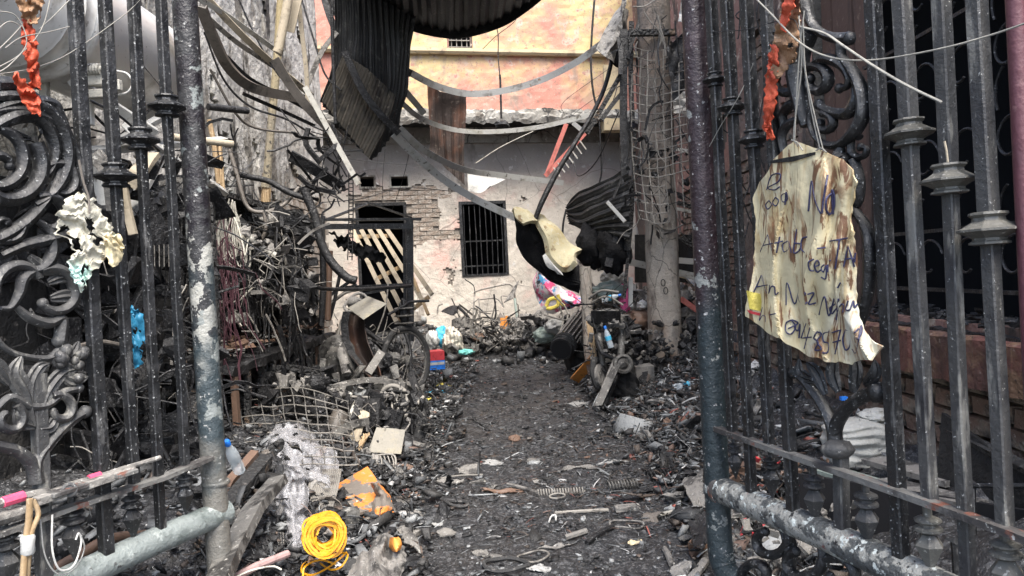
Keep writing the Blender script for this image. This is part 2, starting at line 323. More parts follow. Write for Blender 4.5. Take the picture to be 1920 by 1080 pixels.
K['orangeboard'] = mat('orange_flaked_board', (.16, .14, .12), [('n', 6, .53, .545, (.6, .2, .04)), ('n', 30, .58, .68, (.3, .27, .22))], rough=.7, rnd=0)
K['sack'] = mat('white_plastic_sack', (.45, .45, .42), [('n', 6, .5, .66, (.33, .33, .3)), ('n', 20, .56, .66, (.5, .5, .46))], rough=.4, bump=((14, .5), (40, .3)), rnd=0)
K['purple'] = mat('maroon_post', (.105, .035, .045), [('n', 4, .46, .64, (.07, .028, .035)), ('n', 20, .6, .7, (.2, .1, .1))], rough=.5, bump=((50, .3),), rnd=0)
K['postL'] = mat('burnt_post', (.013, .011, .0145), [('z', 3, 1.97, 1.9, (.36, .36, .33)), ('n', 16, .5, .52, (.03, .03, .032)), ('z', 3, 1.8, 1.6, (.04, .055, .063)), ('n', 12, .58, .62, (.2, .22, .215)), ('z', 3, 1.42, 1.25, (.15, .145, .13)), ('n', 70, .62, .69, (.36, .36, .35))], rough=.42, bump=((40, .5), (150, .5)), rnd=0)
K['postR'] = mat('burnt_post', (.024, .014, .018), [('n', 9, .5, .68, (.045, .028, .034)), ('z', 3, 2.0, 1.7, (.018, .028, .033)), ('n', 15, .61, .63, (.22, .23, .22)), ('z', 3, 1.2, .95, (.045, .06, .065)), ('n', 70, .62, .69, (.4, .4, .4)), ('z', 2, .68, .6, (.2, .13, .09, .6))], rough=.42, bump=((40, .5), (150, .5)), rnd=0)
K['railL'] = mat('verdigris_pipe', (.19, .215, .21), [('n', 8, .48, .62, (.1, .12, .115)), ('n', 20, .56, .64, (.3, .33, .32)), ('n', 50, .6, .68, (.05, .05, .05))], rough=.6, bump=((50, .6),), rnd=0)
K['railR'] = mat('peeling_pipe', (.27, .27, .25), [('n', 12, .5, .54, (.08, .085, .085)), ('n', 40, .57, .61, (.5, .54, .52)), ('n', 60, .58, .64, (.03, .03, .03)), ('n', 7, .64, .68, (.2, .09, .08))], rough=.5, bump=((34, .9), (110, .4)), rnd=0)
K['glass'] = mat('water_bottle_plastic', (.75, .82, .86), [], rough=.12, alpha=.45, bump=(), rnd=0)
K['rubber'] = mat('burnt_tyre', (.03, .03, .03), [('n', 30, .55, .68, (.12, .115, .11))], rough=.8, bump=((60, .6),))
K['engine'] = mat('burnt_alloy', (.14, .135, .125), [('n', 12, .48, .62, (.04, .038, .036)), ('n', 40, .58, .68, (.36, .35, .32))], rough=.6, metal=.25, bump=((40, .6),), rnd=.2)
K['ashplate'] = mat('scorched_plate', (.24, .225, .19), [('n', 8, .5, .66, (.3, .27, .2)), ('n', 26, .6, .7, (.1, .09, .07))], rough=.7, bump=((40, .4),), rnd=.1)
def flat(name, c, rough=.5, **k): K[name] = mat(name, c, [('n', 14, .52, .68, tuple(x * .62 for x in c)), ('n', 50, .62, .7, tuple(x * .3 for x in c))], rough=rough, rnd=k.pop('rnd', 0), **k)
for n_, c_ in dict(blue=(.02, .2, .75), sky=(.08, .48, .72), red=(.55, .05, .06), pinkc=(.75, .12, .3), white=(.5, .5, .48), lemon=(.75, .62, .12), orange=(.75, .3, .06), teal=(.15, .5, .45), ink=(.035, .035, .09), redrail=(.5, .15, .12), pinkpaint=(.62, .08, .16), greengrey=(.25, .3, .27), brown=(.16, .1, .07), bluebag=(.02, .16, .28), palegrey=(.3, .3, .29), browngrey=(.13, .115, .1)).items(): flat(n_, c_)
# ================================================================ the large structure
def np_mesh(name, V, Q, mat_, cols=None, parent=None):
    me = bpy.data.meshes.new(name); V = np.asarray(V, np.float32); Q = np.asarray(Q, np.int32); k = Q.shape[1]
    me.vertices.add(len(V)); me.vertices.foreach_set('co', V.ravel())
    me.loops.add(Q.size); me.loops.foreach_set('vertex_index', Q.ravel())
    me.polygons.add(len(Q)); me.polygons.foreach_set('loop_start', np.arange(0, Q.size, k, dtype=np.int32)); me.polygons.foreach_set('loop_total', np.full(len(Q), k, np.int32))
    me.materials.append(mat_)
    if cols is not None:
        a = me.color_attributes.new('Col', 'FLOAT_COLOR', 'POINT'); a.data.foreach_set('color', np.concatenate([cols, np.ones((len(cols), 1))], 1).astype(np.float32).ravel())
    me.update(); me.validate()
    o = bpy.data.objects.new(name, me); COL.objects.link(o); ORI[o.name] = Vector((0, 0, 0))
    if parent: o.parent = parent
    return o
# ground: a fine sheet in the alley inside one that reaches far out
xs = np.concatenate([[-60, -20, -8], np.arange(-3.6, 3.61, .03), [8, 20, 60]]); ys = np.concatenate([[-60, -20, -5], np.arange(.2, 13.8, .03), [20, 60]])
gx, gy = np.meshgrid(xs, ys); gz = H(gx, gy)
rn = np.random.RandomState(3).rand(*gx.shape)
def blur(a):
    return (a + np.roll(a, 1, 0) + np.roll(a, -1, 0) + np.roll(a, 1, 1) + np.roll(a, -1, 1)) / 5
gz = gz + (blur(rn) - .5) * .022 + (blur(blur(blur(np.random.RandomState(5).rand(*gx.shape)))) - .5) * .05 * np.clip(np.abs(gx - .15) * 1.5, .3, 1.5)
gz = np.where((np.abs(gx) > 4) | (gy > 15) | (gy < 0), -.05, gz)
nx_, ny_ = len(xs), len(ys); idx = np.arange(nx_ * ny_).reshape(ny_, nx_)
Q = np.stack([idx[:-1, :-1], idx[:-1, 1:], idx[1:, 1:], idx[1:, :-1]], -1).reshape(-1, 4)
gr = struct(np_mesh('ground', np.stack([gx, gy, gz], -1).reshape(-1, 3), Q, K['ground'])); gr['label'] = 'trodden black ash and wet dirt of the alley floor'

def brick_mesh(l, h, d, k):
    b = MB(); b.box((0, 0, 0), (l, d, h), jit=.0035)
    return b
class Wall:
    """vertical plane with plan points a->b; s runs from a to b, +off is out of the wall towards the viewer."""
    def __init__(w, a, b):
        w.a, n, w.t = vplane(a, b); w.len = (Vector((*b, 0)) - w.a).length
        if n.dot(CAM - w.a) < 0: n = -n
        w.n = Vector((n.x, n.y, 0))
    def P(w, s, z, off=0): return w.a + w.t * s + Vector((0, 0, z)) + w.n * off
    def sz(w, px, py, off=0):
        p = PL(px, py, w.a + w.n * off, w.n); q = p - w.a; return q.dot(w.t), p.z
    def px(w, px, py, off=0): return PL(px, py, w.a + w.n * off, w.n)
    def rect(w, x0, y0, x1, y1, off=0):
        s0, z1 = w.sz(x0, (y0 + y1) / 2, off)[0], w.sz((x0 + x1) / 2, y0, off)[1]
        s1, z0 = w.sz(x1, (y0 + y1) / 2, off)[0], w.sz((x0 + x1) / 2, y1, off)[1]
        return min(s0, s1), max(s0, s1), min(z0, z1), max(z0, z1)
    def rot(w):
        return Matrix((w.t, w.n, Vector((0, 0, 1)))).transposed()
    def bx(w, mb, s0, s1, z0, z1, o0, o1, jit=0):
        c = w.P((s0 + s1) / 2, (z0 + z1) / 2, (o0 + o1) / 2)
        return mb.box(c, (s1 - s0, abs(o1 - o0), z1 - z0), w.rot(), jit)
    def slab(w, name, mat_, s0, s1, z0, z1, o0, th, cell, parent, holes=(), keep=None, disp=None, smooth=False):
        nu = max(1, round((s1 - s0) / cell)); nv = max(1, round((z1 - z0) / cell)); mb = MB()
        def fn(u, v):
            s = s0 + (s1 - s0) * u; z = z0 + (z1 - z0) * v
            for h in holes:      # snap the nearest rows to the opening
                for e in (h[0], h[1]):
                    if abs(s - e) < cell * .5 and h[2] - cell < z < h[3] + cell: s = e
                for e in (h[2], h[3]):
                    if abs(z - e) < cell * .5 and h[0] - cell < s < h[1] + cell: z = e
            return w.P(s, z, o0 + (disp(s, z) if disp else 0))
        def kp(u, v):
            s = s0 + (s1 - s0) * u; z = z0 + (z1 - z0) * v
            for h in holes:
                if h[0] < s < h[1] and h[2] < z < h[3]: return False
            return keep(s, z) if keep else True
        mb.grid(fn, nu, nv, 0, kp)
        b0 = len(mb.v)
        if th:   # straight extrusion backwards
            W = nu + 1; fs = list(mb.f); used = {}
            mb.v += [p - w.n * th for p in mb.v]
            ed = {}
            for f in fs:
                for i in range(4):
                    e = (f[i], f[(i + 1) % 4]); ed[e] = 1
            for (p, q) in ed:
                if (q, p) not in ed: mb.f.append((q, p, b0 + p, b0 + q))
        used = sorted({i for f in mb.f for i in f}); re_ = {o: n for n, o in enumerate(used)}
        mb.v = [mb.v[i] for i in used]; mb.f = [tuple(re_[i] for i in f) for f in mb.f]
        return mb.build(name, mat_, parent, smooth)
    def bricks(w, zone, parent, mat_, pitch=(.225, .075), o0=0, th=.03, holes=(), keep=None, key='b'):
        s0, s1, z0, z1 = zone; L, Hh = pitch; ms = []
        for k in range(5):
            me = MB().box((0, 0, 0), (L - .014, .09, Hh - .014), w.rot(), .0045).build('brick', mat_, None, origin=(0, 0, 0)); ms.append(me.data); bpy.data.objects.remove(me)
        half = MB().box((0, 0, 0), (L * .5 - .014, .09, Hh - .014), w.rot(), .0045).build('brick', mat_, None, origin=(0, 0, 0)); hm = half.data; bpy.data.objects.remove(half)
        r = 0; z = z0 + Hh / 2
        while z < z1:
            s = s0 + (L / 2 if r % 2 else 0); 
            while s < s1:
                if not any(h[0] - L * .3 < s < h[1] + L * .3 and h[2] < z < h[3] for h in holes) and (keep is None or keep(s, z)):
                    o = bpy.data.objects.new('brick', random.choice(ms)); COL.objects.link(o); o.parent = parent
                    o.location = w.P(s, z, o0 - .045 + random.uniform(-.008, .006)) - ORI[parent.name]
                    o.rotation_euler = (random.uniform(-.02, .02), random.uniform(-.025, .025), random.uniform(-.02, .02))
                s += L
            z += Hh; r += 1

# ---------------- house across the end of the alley
A0, B0 = (-2.77, 12.0), (2.08, 13.1)
_d = Vector((B0[0] - A0[0], B0[1] - A0[1])).normalized()
BWL = Wall((A0[0] - _d.x * 1.0, A0[1] - _d.y * 1.0), (B0[0] + _d.x * 1.2, B0[1] + _d.y * 1.2))
house = thing('fire_damaged_house', (0, 12.6, 0), 'soot-streaked house closing the alley, pink and yellow upstairs wall over grey ground floor', 'house')
door_h = BWL.rect(672, 380, 768, 640); door_h = (door_h[0], door_h[1], 0.0, BWL.sz(720, 380)[1])
vent1 = BWL.rect(676, 332, 701, 350); vent2 = BWL.rect(733, 331, 765, 349); win_h = BWL.rect(863, 377, 951, 517)
holes = (door_h, vent1, vent2, win_h)
S0, S1 = 0.3, BWL.len; ZT = 3.62
bz = BWL.rect(676, 352, 858, 460)
def brickzone(s, z):
    n = nz((s, z, 0), 2.3, 4) * .45 + nz((s, z, 0), 8, 2) * .16 + nz((s, z, 0), 27, 2) * .07
    i = BWL.rect(826, 362, 856, 432)
    if i[0] - .02 < s + n * .25 < i[1] and i[2] < z + n * .2 < i[3]: return False
    return bz[0] - .1 < s + n * .5 < bz[1] and bz[2] - .02 < z + n * .5 < bz[3] + .02
BWL.slab('core_wall', K['mortarpale'], S0, S1, -.3, ZT, -.026, .26, .07, house, holes)
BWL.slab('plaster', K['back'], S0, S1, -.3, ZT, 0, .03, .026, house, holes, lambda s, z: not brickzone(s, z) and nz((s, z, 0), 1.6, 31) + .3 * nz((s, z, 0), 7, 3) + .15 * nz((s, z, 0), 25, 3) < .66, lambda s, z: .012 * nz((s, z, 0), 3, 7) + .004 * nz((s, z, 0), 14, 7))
BWL.bricks((bz[0] - .2, bz[1] + .1, bz[2] - .15, bz[3] + .1), house, K['brickpale'], (.23, .075), .0, holes=holes, keep=brickzone)
# unlit rooms behind the openings, their darkness put into the near-black colour
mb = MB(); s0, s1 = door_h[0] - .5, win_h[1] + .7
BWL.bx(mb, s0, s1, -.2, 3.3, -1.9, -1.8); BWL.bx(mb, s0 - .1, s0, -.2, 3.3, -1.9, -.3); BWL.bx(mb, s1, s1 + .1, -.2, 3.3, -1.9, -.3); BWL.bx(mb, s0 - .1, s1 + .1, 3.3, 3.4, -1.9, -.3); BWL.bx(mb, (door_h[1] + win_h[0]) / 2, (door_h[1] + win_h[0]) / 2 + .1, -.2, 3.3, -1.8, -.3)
mb.build('unlit_room', K['dark'], house)
# door casing
mb = MB(); w_ = .05
for a, b, c, d in ((door_h[0], door_h[0] + w_, 0, door_h[3]), (door_h[1] - w_, door_h[1], 0, door_h[3])): BWL.bx(mb, a, b, c, d, -.12, .012)
BWL.bx(mb, door_h[0] + w_, door_h[1] - w_, door_h[3] - w_, door_h[3], -.12, .012)
mb.build('door_frame', K['char'], house)
# barred window of the ground floor
win = MB(); a, b, c, d = win_h; fw = .05
BWL.bx(win, a, a + fw, c, d, -.1, .02); BWL.bx(win, b - fw, b, c, d, -.1, .02); BWL.bx(win, a + fw, b - fw, d - fw, d, -.1, .02); BWL.bx(win, a + fw, b - fw, c, c + fw * .7, -.1, .02)
wino = win.build('window_frame', K['iron'], house)
for i in range(8):
    s = a + .085 + (b - a - .17) * i / 7; mb = MB(); mb.tube([BWL.P(s, c + .03, -.02), BWL.P(s + random.uniform(-.012, .012), (c + d) / 2, -.015), BWL.P(s, d - .04, -.02)], .009, 6); mb.build('window_bar', K['iron'], wino)
for z in (c + (d - c) * .46, c + .16):
    mb = MB(); BWL.bx(mb, a + fw, b - fw, z, z + .022, -.045, -.03); mb.build('crossbar', K['iron'], wino)
# small vents get pale cracked edging
for v in (vent1, vent2):
    mb = MB()
    for q in ((v[0] - .03, v[0], v[2] - .03, v[3] + .03), (v[1], v[1] + .03, v[2] - .03, v[3] + .03)): BWL.bx(mb, *q, -.1, .02, .004)
    BWL.bx(mb, v[0], v[1], v[3], v[3] + .03, -.1, .018, .004); BWL.bx(mb, v[0], v[1], v[2] - .03, v[2], -.1, .018, .004)
    mb.build('vent', K['plaster'], house)
# projecting floor slab, upper storey
UO = .6; us0 = BWL.sz(560, 200, UO)[0]; us1 = BWL.sz(1196, 200, UO)[0]
zlo = BWL.sz(960, 207, UO)[1]; zledge = BWL.sz(950, 105, UO)[1]
uw = BWL.rect(838, 62, 886, 99, UO)
BWL.slab('upper_wall', K['pinkyellow'], us0, us1, zlo, 7.6, UO, .2, .06, house, (uw,), None, lambda s, z: .012 * nz((s, z, 0), 1.5, 3) + (.012 * nz((s, z, 0), 9, 3)))
mb = MB()
def eave(u, v):
    s = us0 + (us1 - us0) * u; ang = v * 3
    k = nz((s, v, 0), 4, 3) * .05 + nz((s, v, 0), 15, 8) * .03
    return BWL.P(s, zlo - .005 - .2 * v + k, UO + .02 + .03 * math.sin(v * 3) + k * .7)
mb.grid(eave, 130, 5, .04); mb.build('crumbling_edge', K['plaster'], house)
mb = MB(); BWL.bx(mb, us0, us1, zlo - .16, zlo - .02, -.02, UO - .02); mb.build('floor_slab', K['sootshade'], house)  # slab painted near-black; the shade under the eave is in its colour
mb = MB(); BWL.bx(mb, S0, us1 + .3, zlo - .42, zlo - .16, -.01, .06); mb.build('shade_band_beam', K['plaster'], house)  # beam added to carry the dark shaded band below the slab
mb = MB(); zr = zledge
mb.grid(lambda u, v: BWL.P(us0 + (us1 - us0) * u, zr + [0, .0, .035, .085, .1][round(v * 4)], UO + [0, .07, .1, .1, 0][round(v * 4)] + .006 * nz((u * 30, v, 0))), 90, 4)
mb.build('ledge', K['cream'], house)
wf = MB()
for q in ((uw[0], uw[0] + .035, uw[2], uw[3]), (uw[1] - .035, uw[1], uw[2], uw[3]), (uw[0] + .035, uw[1] - .035, uw[3] - .035, uw[3]), (uw[0] + .035, uw[1] - .035, uw[2], uw[2] + .03)): BWL.bx(wf, *q, UO - .1, UO - .03)
wfo = wf.build('window', K['pinkwall'], house)
mb = MB(); BWL.bx(mb, uw[0] - .1, uw[1] + .1, uw[2] - .1, uw[3] + .1, UO - .5, UO - .45); mb.build('pane', K['dark'], wfo)  # near-black sheet stands in for the unlit room behind the bars
for i in range(4):
    s = uw[0] + (uw[1] - uw[0]) * (i + 1) / 5; mb = MB(); BWL.bx(mb, s - .007, s + .007, uw[2], uw[3], UO - .075, UO - .06); mb.build('window_bar', K['ashwire'], wfo)
for i in range(2):
    z = uw[2] + (uw[3] - uw[2]) * (i + 1) / 3; mb = MB(); BWL.bx(mb, uw[0], uw[1], z - .007, z + .007, UO - .05, UO - .035); mb.build('window_bar', K['ashwire'], wfo)
r_ = BWL.rect(1132, 122, 1162, 214, UO); mb = MB(); BWL.bx(mb, *r_, UO + .012, UO + .03, .004); mb.build('corner_strip', K['cream'], house)
r_ = BWL.rect(1130, 219, 1166, 246, UO); mb = MB(); BWL.bx(mb, *r_, UO - .1, UO + .09, .01); mb.build('corner_bracket', K['cream'], house)

# ---------------- left wall of the alley
LX = -2.2
LW = Wall((LX, 1.2), (LX, 9.0))
K['plasterL'] = mat('sooty_plaster_dark_base', (.53, .515, .48), [('n', .8, .46, .6, (.36, .345, .31)), ('n', 3.2, .5, .62, (.2, .185, .16), (1, 1, .4)), ('n', 9, .56, .63, (.5, .49, .45), (1, 1, .4)), ('v', .8, .006, .0, (.06, .06, .06, .7)), ('n', 3, .585, .64, (.04, .037, .034), (1, 1, .25)), ('n', 40, .6, .7, (.1, .09, .08)), ('z', 1.3, 2.7, 1.9, (.018, .017, .017))], rough=.9, bump=((12, .5), (50, .5), (160, .4)), rnd=0)  # soot streaks, and plaster blackening towards the bottom
lwall = thing('alley_wall', (LX, 5, 0), 'tall grey flaking plaster wall on the left of the alley behind the tank', 'wall')
def lkeep(s, z):
    Y = 1.2 + s; n = nz((Y, z, 0), 1.3, 11) * .7 + nz((Y, z, 0), 4.5, 5) * .35 + nz((Y, z, 0), 13, 5) * .1
    if Y > 6.6 and z < 2.0 + n * .5: return False
    return n < .27
def ldisp(s, z): return .02 * nz((s, z, 0), 1.6, 2) + .008 * nz((s, z, 0), 9, 2) + .004 * nz((s, z, 0), 25, 2)
LW.slab('core_wall', K['plasterL'], 0, 7.8, -.2, 6.2, -.035, .2, .06, lwall, disp=lambda s, z: .012 * nz((s, z, 0), 6, 2) + .012 * nz((s, z, 0), 18, 5))
LW.slab('plaster', K['plasterL'], 0, 7.8, -.2, 6.2, 0, .03, .035, lwall, keep=lkeep, disp=ldisp)
LW.bricks((5.5, 7.7, .4, 2.2), lwall, K['brickpale'], (.22, .078), .005, keep=lambda s, z: not lkeep(s, z))
mb = MB(); mb.box((LX - .16 - .4, 9.12, 3), (.8, .2, 6.4)); mb.build('end_return', K['plaster'], lwall)
mb = MB(); mb.box((-3.55, 11, 2.5), (.2, 5, 6.4)); o = mb.build('yard_wall', K['plaster']); tag(o, 'soot-grey wall set back beside the doorway at the far end', 'wall')
# pipe and pilaster on it
mb = MB(); mb.tube(cr([U(528, -20, 6.6), U(519, 120, 6.6), U(507, 250, 6.6), U(500, 345, 6.6)]), .037, 10); mb.tube([U(500, 332, 6.59), U(498, 352, 6.59)], .044, 10)
pp = mb.build('drain_pipe', K['ochrepipe']); tag(pp, 'ochre drain pipe stained grey running down the left plaster wall', 'pipe')
mb = MB(); mb.tube([U(500, 352, 6.6), U(496, 415, 6.6)], .041, 10); mb.build('rusty_end', K['wood'], pp, origin=None)
# ---------------- right-hand walls
RX = 1.6
RW = Wall((RX, 5.3), (RX, 1.0))
rwall = thing('brick_wall', (RX, 3.2, 0), 'burnt brick wall with faded red ledge behind the right gate', 'wall')
def rs(Y): return 5.3 - Y
op = (rs(3.95), rs(1.1), .84, 3.1)
RW.slab('core_wall', K['mortar'], 0, 4.3, -.2, 5.6, -.055, .2, .08, rwall, (op,))
RW.slab('plaster', K['pinkwall'], 0, 4.3, .74, 5.6, -.005, .04, .045, rwall, (op,), lambda s, z: nz((s, z, 0), 2, 14) + .4 * nz((s, z, 0), 8, 14) < .3, lambda s, z: .015 * nz((s, z, 0), 4, 1))
RW.bricks((0, 4.2, .0, .66), rwall, K['brick'], (.225, .074), .0)
RW.bricks((0, rs(4.0), .66, 2.7), rwall, K['brick'], (.225, .074), -.014, keep=lambda s, z: nz((s, z, 0), 2, 14) + .4 * nz((s, z, 0), 8, 14) > .22)
mb = MB(); mb.grid(lambda u, v: RW.P(rs(4.35) + 3.3 * u, .625 + [0, .01, .17, .18, .18][round(v * 4)] + .008 * nz((u * 40, v * 3, 0)), [0, .07, .075, .06, -.06][round(v * 4)] + .012 * nz((u * 50, v * 5, 3)) + .012 * nz((u * 160, v * 5, 3))), 120, 4, .02)
mb.build('red_ledge', K['redbeam'], rwall)
mb = MB(); mb.grid(lambda u, v: RW.P(rs(3.95) + 2.85 * u, .812 + .012 * nz((u * 40, v * 6, 0)) + .02 * max(0, nz((u * 70, v * 9, 4))), .03 - .25 * v), 110, 8, .02); mb.build('sill', K['char'], rwall)
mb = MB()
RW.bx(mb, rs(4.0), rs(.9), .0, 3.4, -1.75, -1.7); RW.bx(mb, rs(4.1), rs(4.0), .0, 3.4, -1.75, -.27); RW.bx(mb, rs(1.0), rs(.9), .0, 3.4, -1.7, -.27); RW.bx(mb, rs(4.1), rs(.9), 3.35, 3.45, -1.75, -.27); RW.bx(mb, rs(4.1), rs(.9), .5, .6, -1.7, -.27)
mb.build('unlit_room', K['dark'], rwall)  # interior gloom painted as near-black walls
sh = MB(); 
for i in range(4): RW.bx(sh, rs(3.93) + i * .115, rs(3.93) + i * .115 + .108, .85, 3.05, -.13 - .006 * (i % 2), -.1 - .006 * (i % 2), .003)
sh.build('shutter', mat('brown_shutter', (.115, .07, .055), [('n', 5, .5, .64, (.05, .035, .03), (1, 1, .2)), ('n', 20, .58, .68, (.2, .14, .11))], rnd=0), rwall)
# grille in that opening
gl = MB()
for Y in (3.35, 3.05, 2.8, 2.55, 2.3, 2.05): gl.bar(RW.P(rs(Y), .85, -.06), RW.P(rs(Y), 3.05, -.06), .014, .014)
for z in (.95, 1.18, 1.95): gl.bar(RW.P(rs(3.4), z, -.055), RW.P(rs(1.2), z, -.055), .014, .014)
glo = gl.build('window_grille', K['char'], rwall)
def arc(c, r, a0, a1, w, n=16, k=1.0): return [w.P(c[0] + (r + (k - 1) * r * i / n) * math.cos(a0 + (a1 - a0) * i / n), c[1] + (r + (k - 1) * r * i / n) * math.sin(a0 + (a1 - a0) * i / n), -.055) for i in range(n + 1)]
for Y in (3.2, 2.93, 2.68, 2.43, 2.18):
    for z in (1.06, 1.45, 1.75, 2.1):
        mb = MB(); mb.tube(arc((rs(Y), z), .1, .3, 5.2, RW, k=.35), .0055, 5); mb.tube(arc((rs(Y) + .04, z + .16), .11, 2.2, 3.6, RW), .0055, 5); mb.build('grille_scroll', K['char'], glo)
# farther right wall, mostly hidden behind wreckage
RW2 = Wall((2.25, 13.4), (2.25, 5.2))
rw2 = thing('back_right_wall', (2.25, 9, 0), 'sooty pink wall standing behind the round concrete column', 'wall')
RW2.slab('core_wall', K['mortar'], 0, 8.2, -.2, 6.5, -.05, .2, .1, rw2)
RW2.slab('plaster', K['pinkwall'], 0, 8.2, -.2, 6.5, 0, .04, .06, rw2, keep=lambda s, z: not (z > .7 and z < 2.0 and s > 3.8) and nz((s, z, 0), 1.5, 5) < .33)
RW2.bricks((3.8, 6.8, .7, 2.0), rw2, K['brick'], (.225, .075), -.012)
mb = MB(); mb.box((1.6 + .9, 5.3, 2.6), (1.7, .18, 5.6)); mb.build('end_return', K['sootshade'], rw2)

# ---------------- round concrete column with tie marks
c0 = G(1252, 728); c0 = Vector((c0.x, 6.75, 0))
d_ = 6.7
ax0 = U(1250, 735, d_); ax1 = U(1222, -60, d_)
colt = thing('concrete_column', (ax0.x, ax0.y, 0), 'round stained concrete column standing bare beside the block pile', 'column')
mb = MB()
def colf(u, v):
    p = ax0.lerp(ax1, v) ; p = Vector((p.x, p.y, ax0.z - .25 + (ax1.z - ax0.z + .25) * v)); a = u * 2 * math.pi
    r = .147 + .007 * nz((math.cos(a), math.sin(a), v * 14), 1.4, 3) + .003 * nz((math.cos(a) * 3, math.sin(a) * 3, v * 60), 1.4, 3)
    return p + Vector((math.cos(a) * r, math.sin(a) * r, 0))
mb.grid(colf, 32, 120); mb.build('shaft', K['concrete'], colt, True)
for (x, y) in ((1243, 530), (1248, 545)):
    p = U(x, y, 6.535); mb = MB(); mb.tube([p + Vector((.018 * math.cos(a), -.006, .03 * math.sin(a))) for a in np.linspace(0, 6.28, 12)], .004, 5, closed=True); mb.build('wire_loop', K['char'], colt)
# ================================================================ the two gate leaves
ga, gn, gt = vplane((-0.93, 2.3), (-1.21, 1.745))
ra, rn_, rt = vplane((0.587, 2.2), (0.915, 1.35))
def GL(px, py, o=0.0):
    p = PL(px, py, ga, gn); return p + (CAM - p).normalized() * o
def GR(px, py, o=0.0):
    p = PL(px, py, ra, rn_); return p + (CAM - p).normalized() * o
def mpp(P, px, py): return (P(px, py) - CAM).dot(fwd) / F       # metres per photo pixel there
def collar_mb(P, px, py, wpx, axis):
    c = P(px, py); k = wpx * mpp(P, px, py) / 2; a = math.radians(22)
    prof = [(.46, .62), (.60, .60), (.62, .52), (.50, .42), (.52, .30), (.82, .10), (1.0, .02), (1.0, -.06), (.80, -.14), (.52, -.30), (.52, -.38), (.64, -.45), (.64, -.52), (.46, -.55)]
    mb = MB(); mb.lathe(c, axis, [(r * k * 1.04, t * k) for r, t in prof], 8); return mb
def finial_mb(P, px, py, wpx, hpx, axis):
    s = mpp(P, px, py); c = P(px, py); k = wpx * s / 2; h = hpx * s; mb = MB()
    mb.lathe(c, axis, [(k * .28, h * .66), (k * .28, h * .43), (k * .5, h * .42), (k * .82, h * .38), (k * .82, h * .35), (k * .55, h * .31), (k * .55, h * .28), (k * .86, h * .245), (k * .86, h * .205), (k * .5, h * .16), (k * .32, h * .13)], 10)
    mb.lathe(c, axis, [(k * .42, h * .14), (k * .9, -h * .03), (k * .86, -h * .06), (k * .04, -h * .5)], 6); return mb
def gate_bar(P, parent, x0, x1, y1, w, collar=None, mt=None, cm=None, y0=-70, finial=None, wc=None, off=0.0):
    """square bar from above the frame to y1; collar=(y,width)"""
    def at(y): return P(x0 + (x1 - x0) * y / y1, y, off)
    ax = (at(0) - at(y1)).normalized(); s0 = mpp(P, x0, 0); W = w * s0 * (.80 if P is GL else .74)
    side = (gt if P is GL else rt); nn = ax.cross(side).normalized()
    mb = MB(); n = 14
    pts = []
    for i in range(n + 1):
        y = y0 + (y1 - y0) * i / n; p = at(y); pts.append(p + side * .0022 * nz(p, 3, x0) + nn * .0022 * nz(p, 3, x0 + 5))
    c = W * .5; e = c * .78
    prof = [(-e, -c), (e, -c), (c, -e), (c, e), (e, c), (-e, c), (-c, e), (-c, -e)]
    sc = [1.0 if (collar is None or (y0 + (y1 - y0) * i / n) < collar[0]) else .86 for i in range(n + 1)]
    mb.sweep(pts, prof, ref=nn, sc=sc)
    b = mb.build('bar', mt, parent)
    if collar:
        xx = x0 + (x1 - x0) * collar[0] / y1
        collar_mb(lambda a, b_: P(a, b_, off), xx, collar[0], collar[1], ax).build('collar', cm or mt, b)
    if finial:
        finial_mb(P, finial[0], finial[1], finial[2], finial[3], ax).build('finial', cm or mt, parent, smooth=False)
    return b
def scroll(P, parent, pts, r, mt, name='scroll', off=0.0, flat=1.25, k=7, knob=0, n=8):
    """cast iron scroll: pts in photo pixels on the gate plane, r in pixels (list)"""
    W = cr([P(p[0], p[1], off) for p in pts], k); s = mpp(P, pts[0][0], pts[0][1]); L = len(W)
    nn = (gn if P is GL else rn_); mb = MB()
    rr = [float(np.interp(i / (L - 1), np.linspace(0, 1, len(r)), r)) * s for i in range(L)]
    prof = [(x, y * flat) for x, y in CIRC[n]]
    mb.sweep(W, prof, ref=nn, sc=rr)
    if knob: mb.blob(W[-1], knob * s, seed=pts[0][0], amp=.12, sub=(10, 7))
    return mb.build(name, mt, parent, True)
def spiral(cx, cy, r0, r1, a0, a1, n=14):
    return [(cx + (r0 + (r1 - r0) * i / n) * math.cos(math.radians(a0 + (a1 - a0) * i / n)), cy + (r0 + (r1 - r0) * i / n) * math.sin(math.radians(a0 + (a1 - a0) * i / n))) for i in range(n + 1)]
def leaf(P, parent, pts, w, mt, off=.012):
    """acanthus leaf lobe with a raised midrib"""
    W = cr([P(p[0], p[1], off) for p in pts], 5); s = mpp(P, pts[0][0], pts[0][1]); L = len(W); nn = gn if P is GL else rn_
    if nn.dot(CAM - W[0]) < 0: nn = -nn
    mb = MB(); prof = [(-1, -.1), (-.75, .25), (-.35, .1), (0, .5), (.35, .1), (.75, .25), (1, -.1), (0, -.45)]
    rr = [w * s * (math.sin(math.pi * (.12 + .84 * i / (L - 1))) ** .8) for i in range(L)]
    mb.sweep(W, [(y, x) if False else (x, y) for x, y in prof], ref=None if False else nn, sc=rr)
    return mb.build('leaf', mt, parent, True)

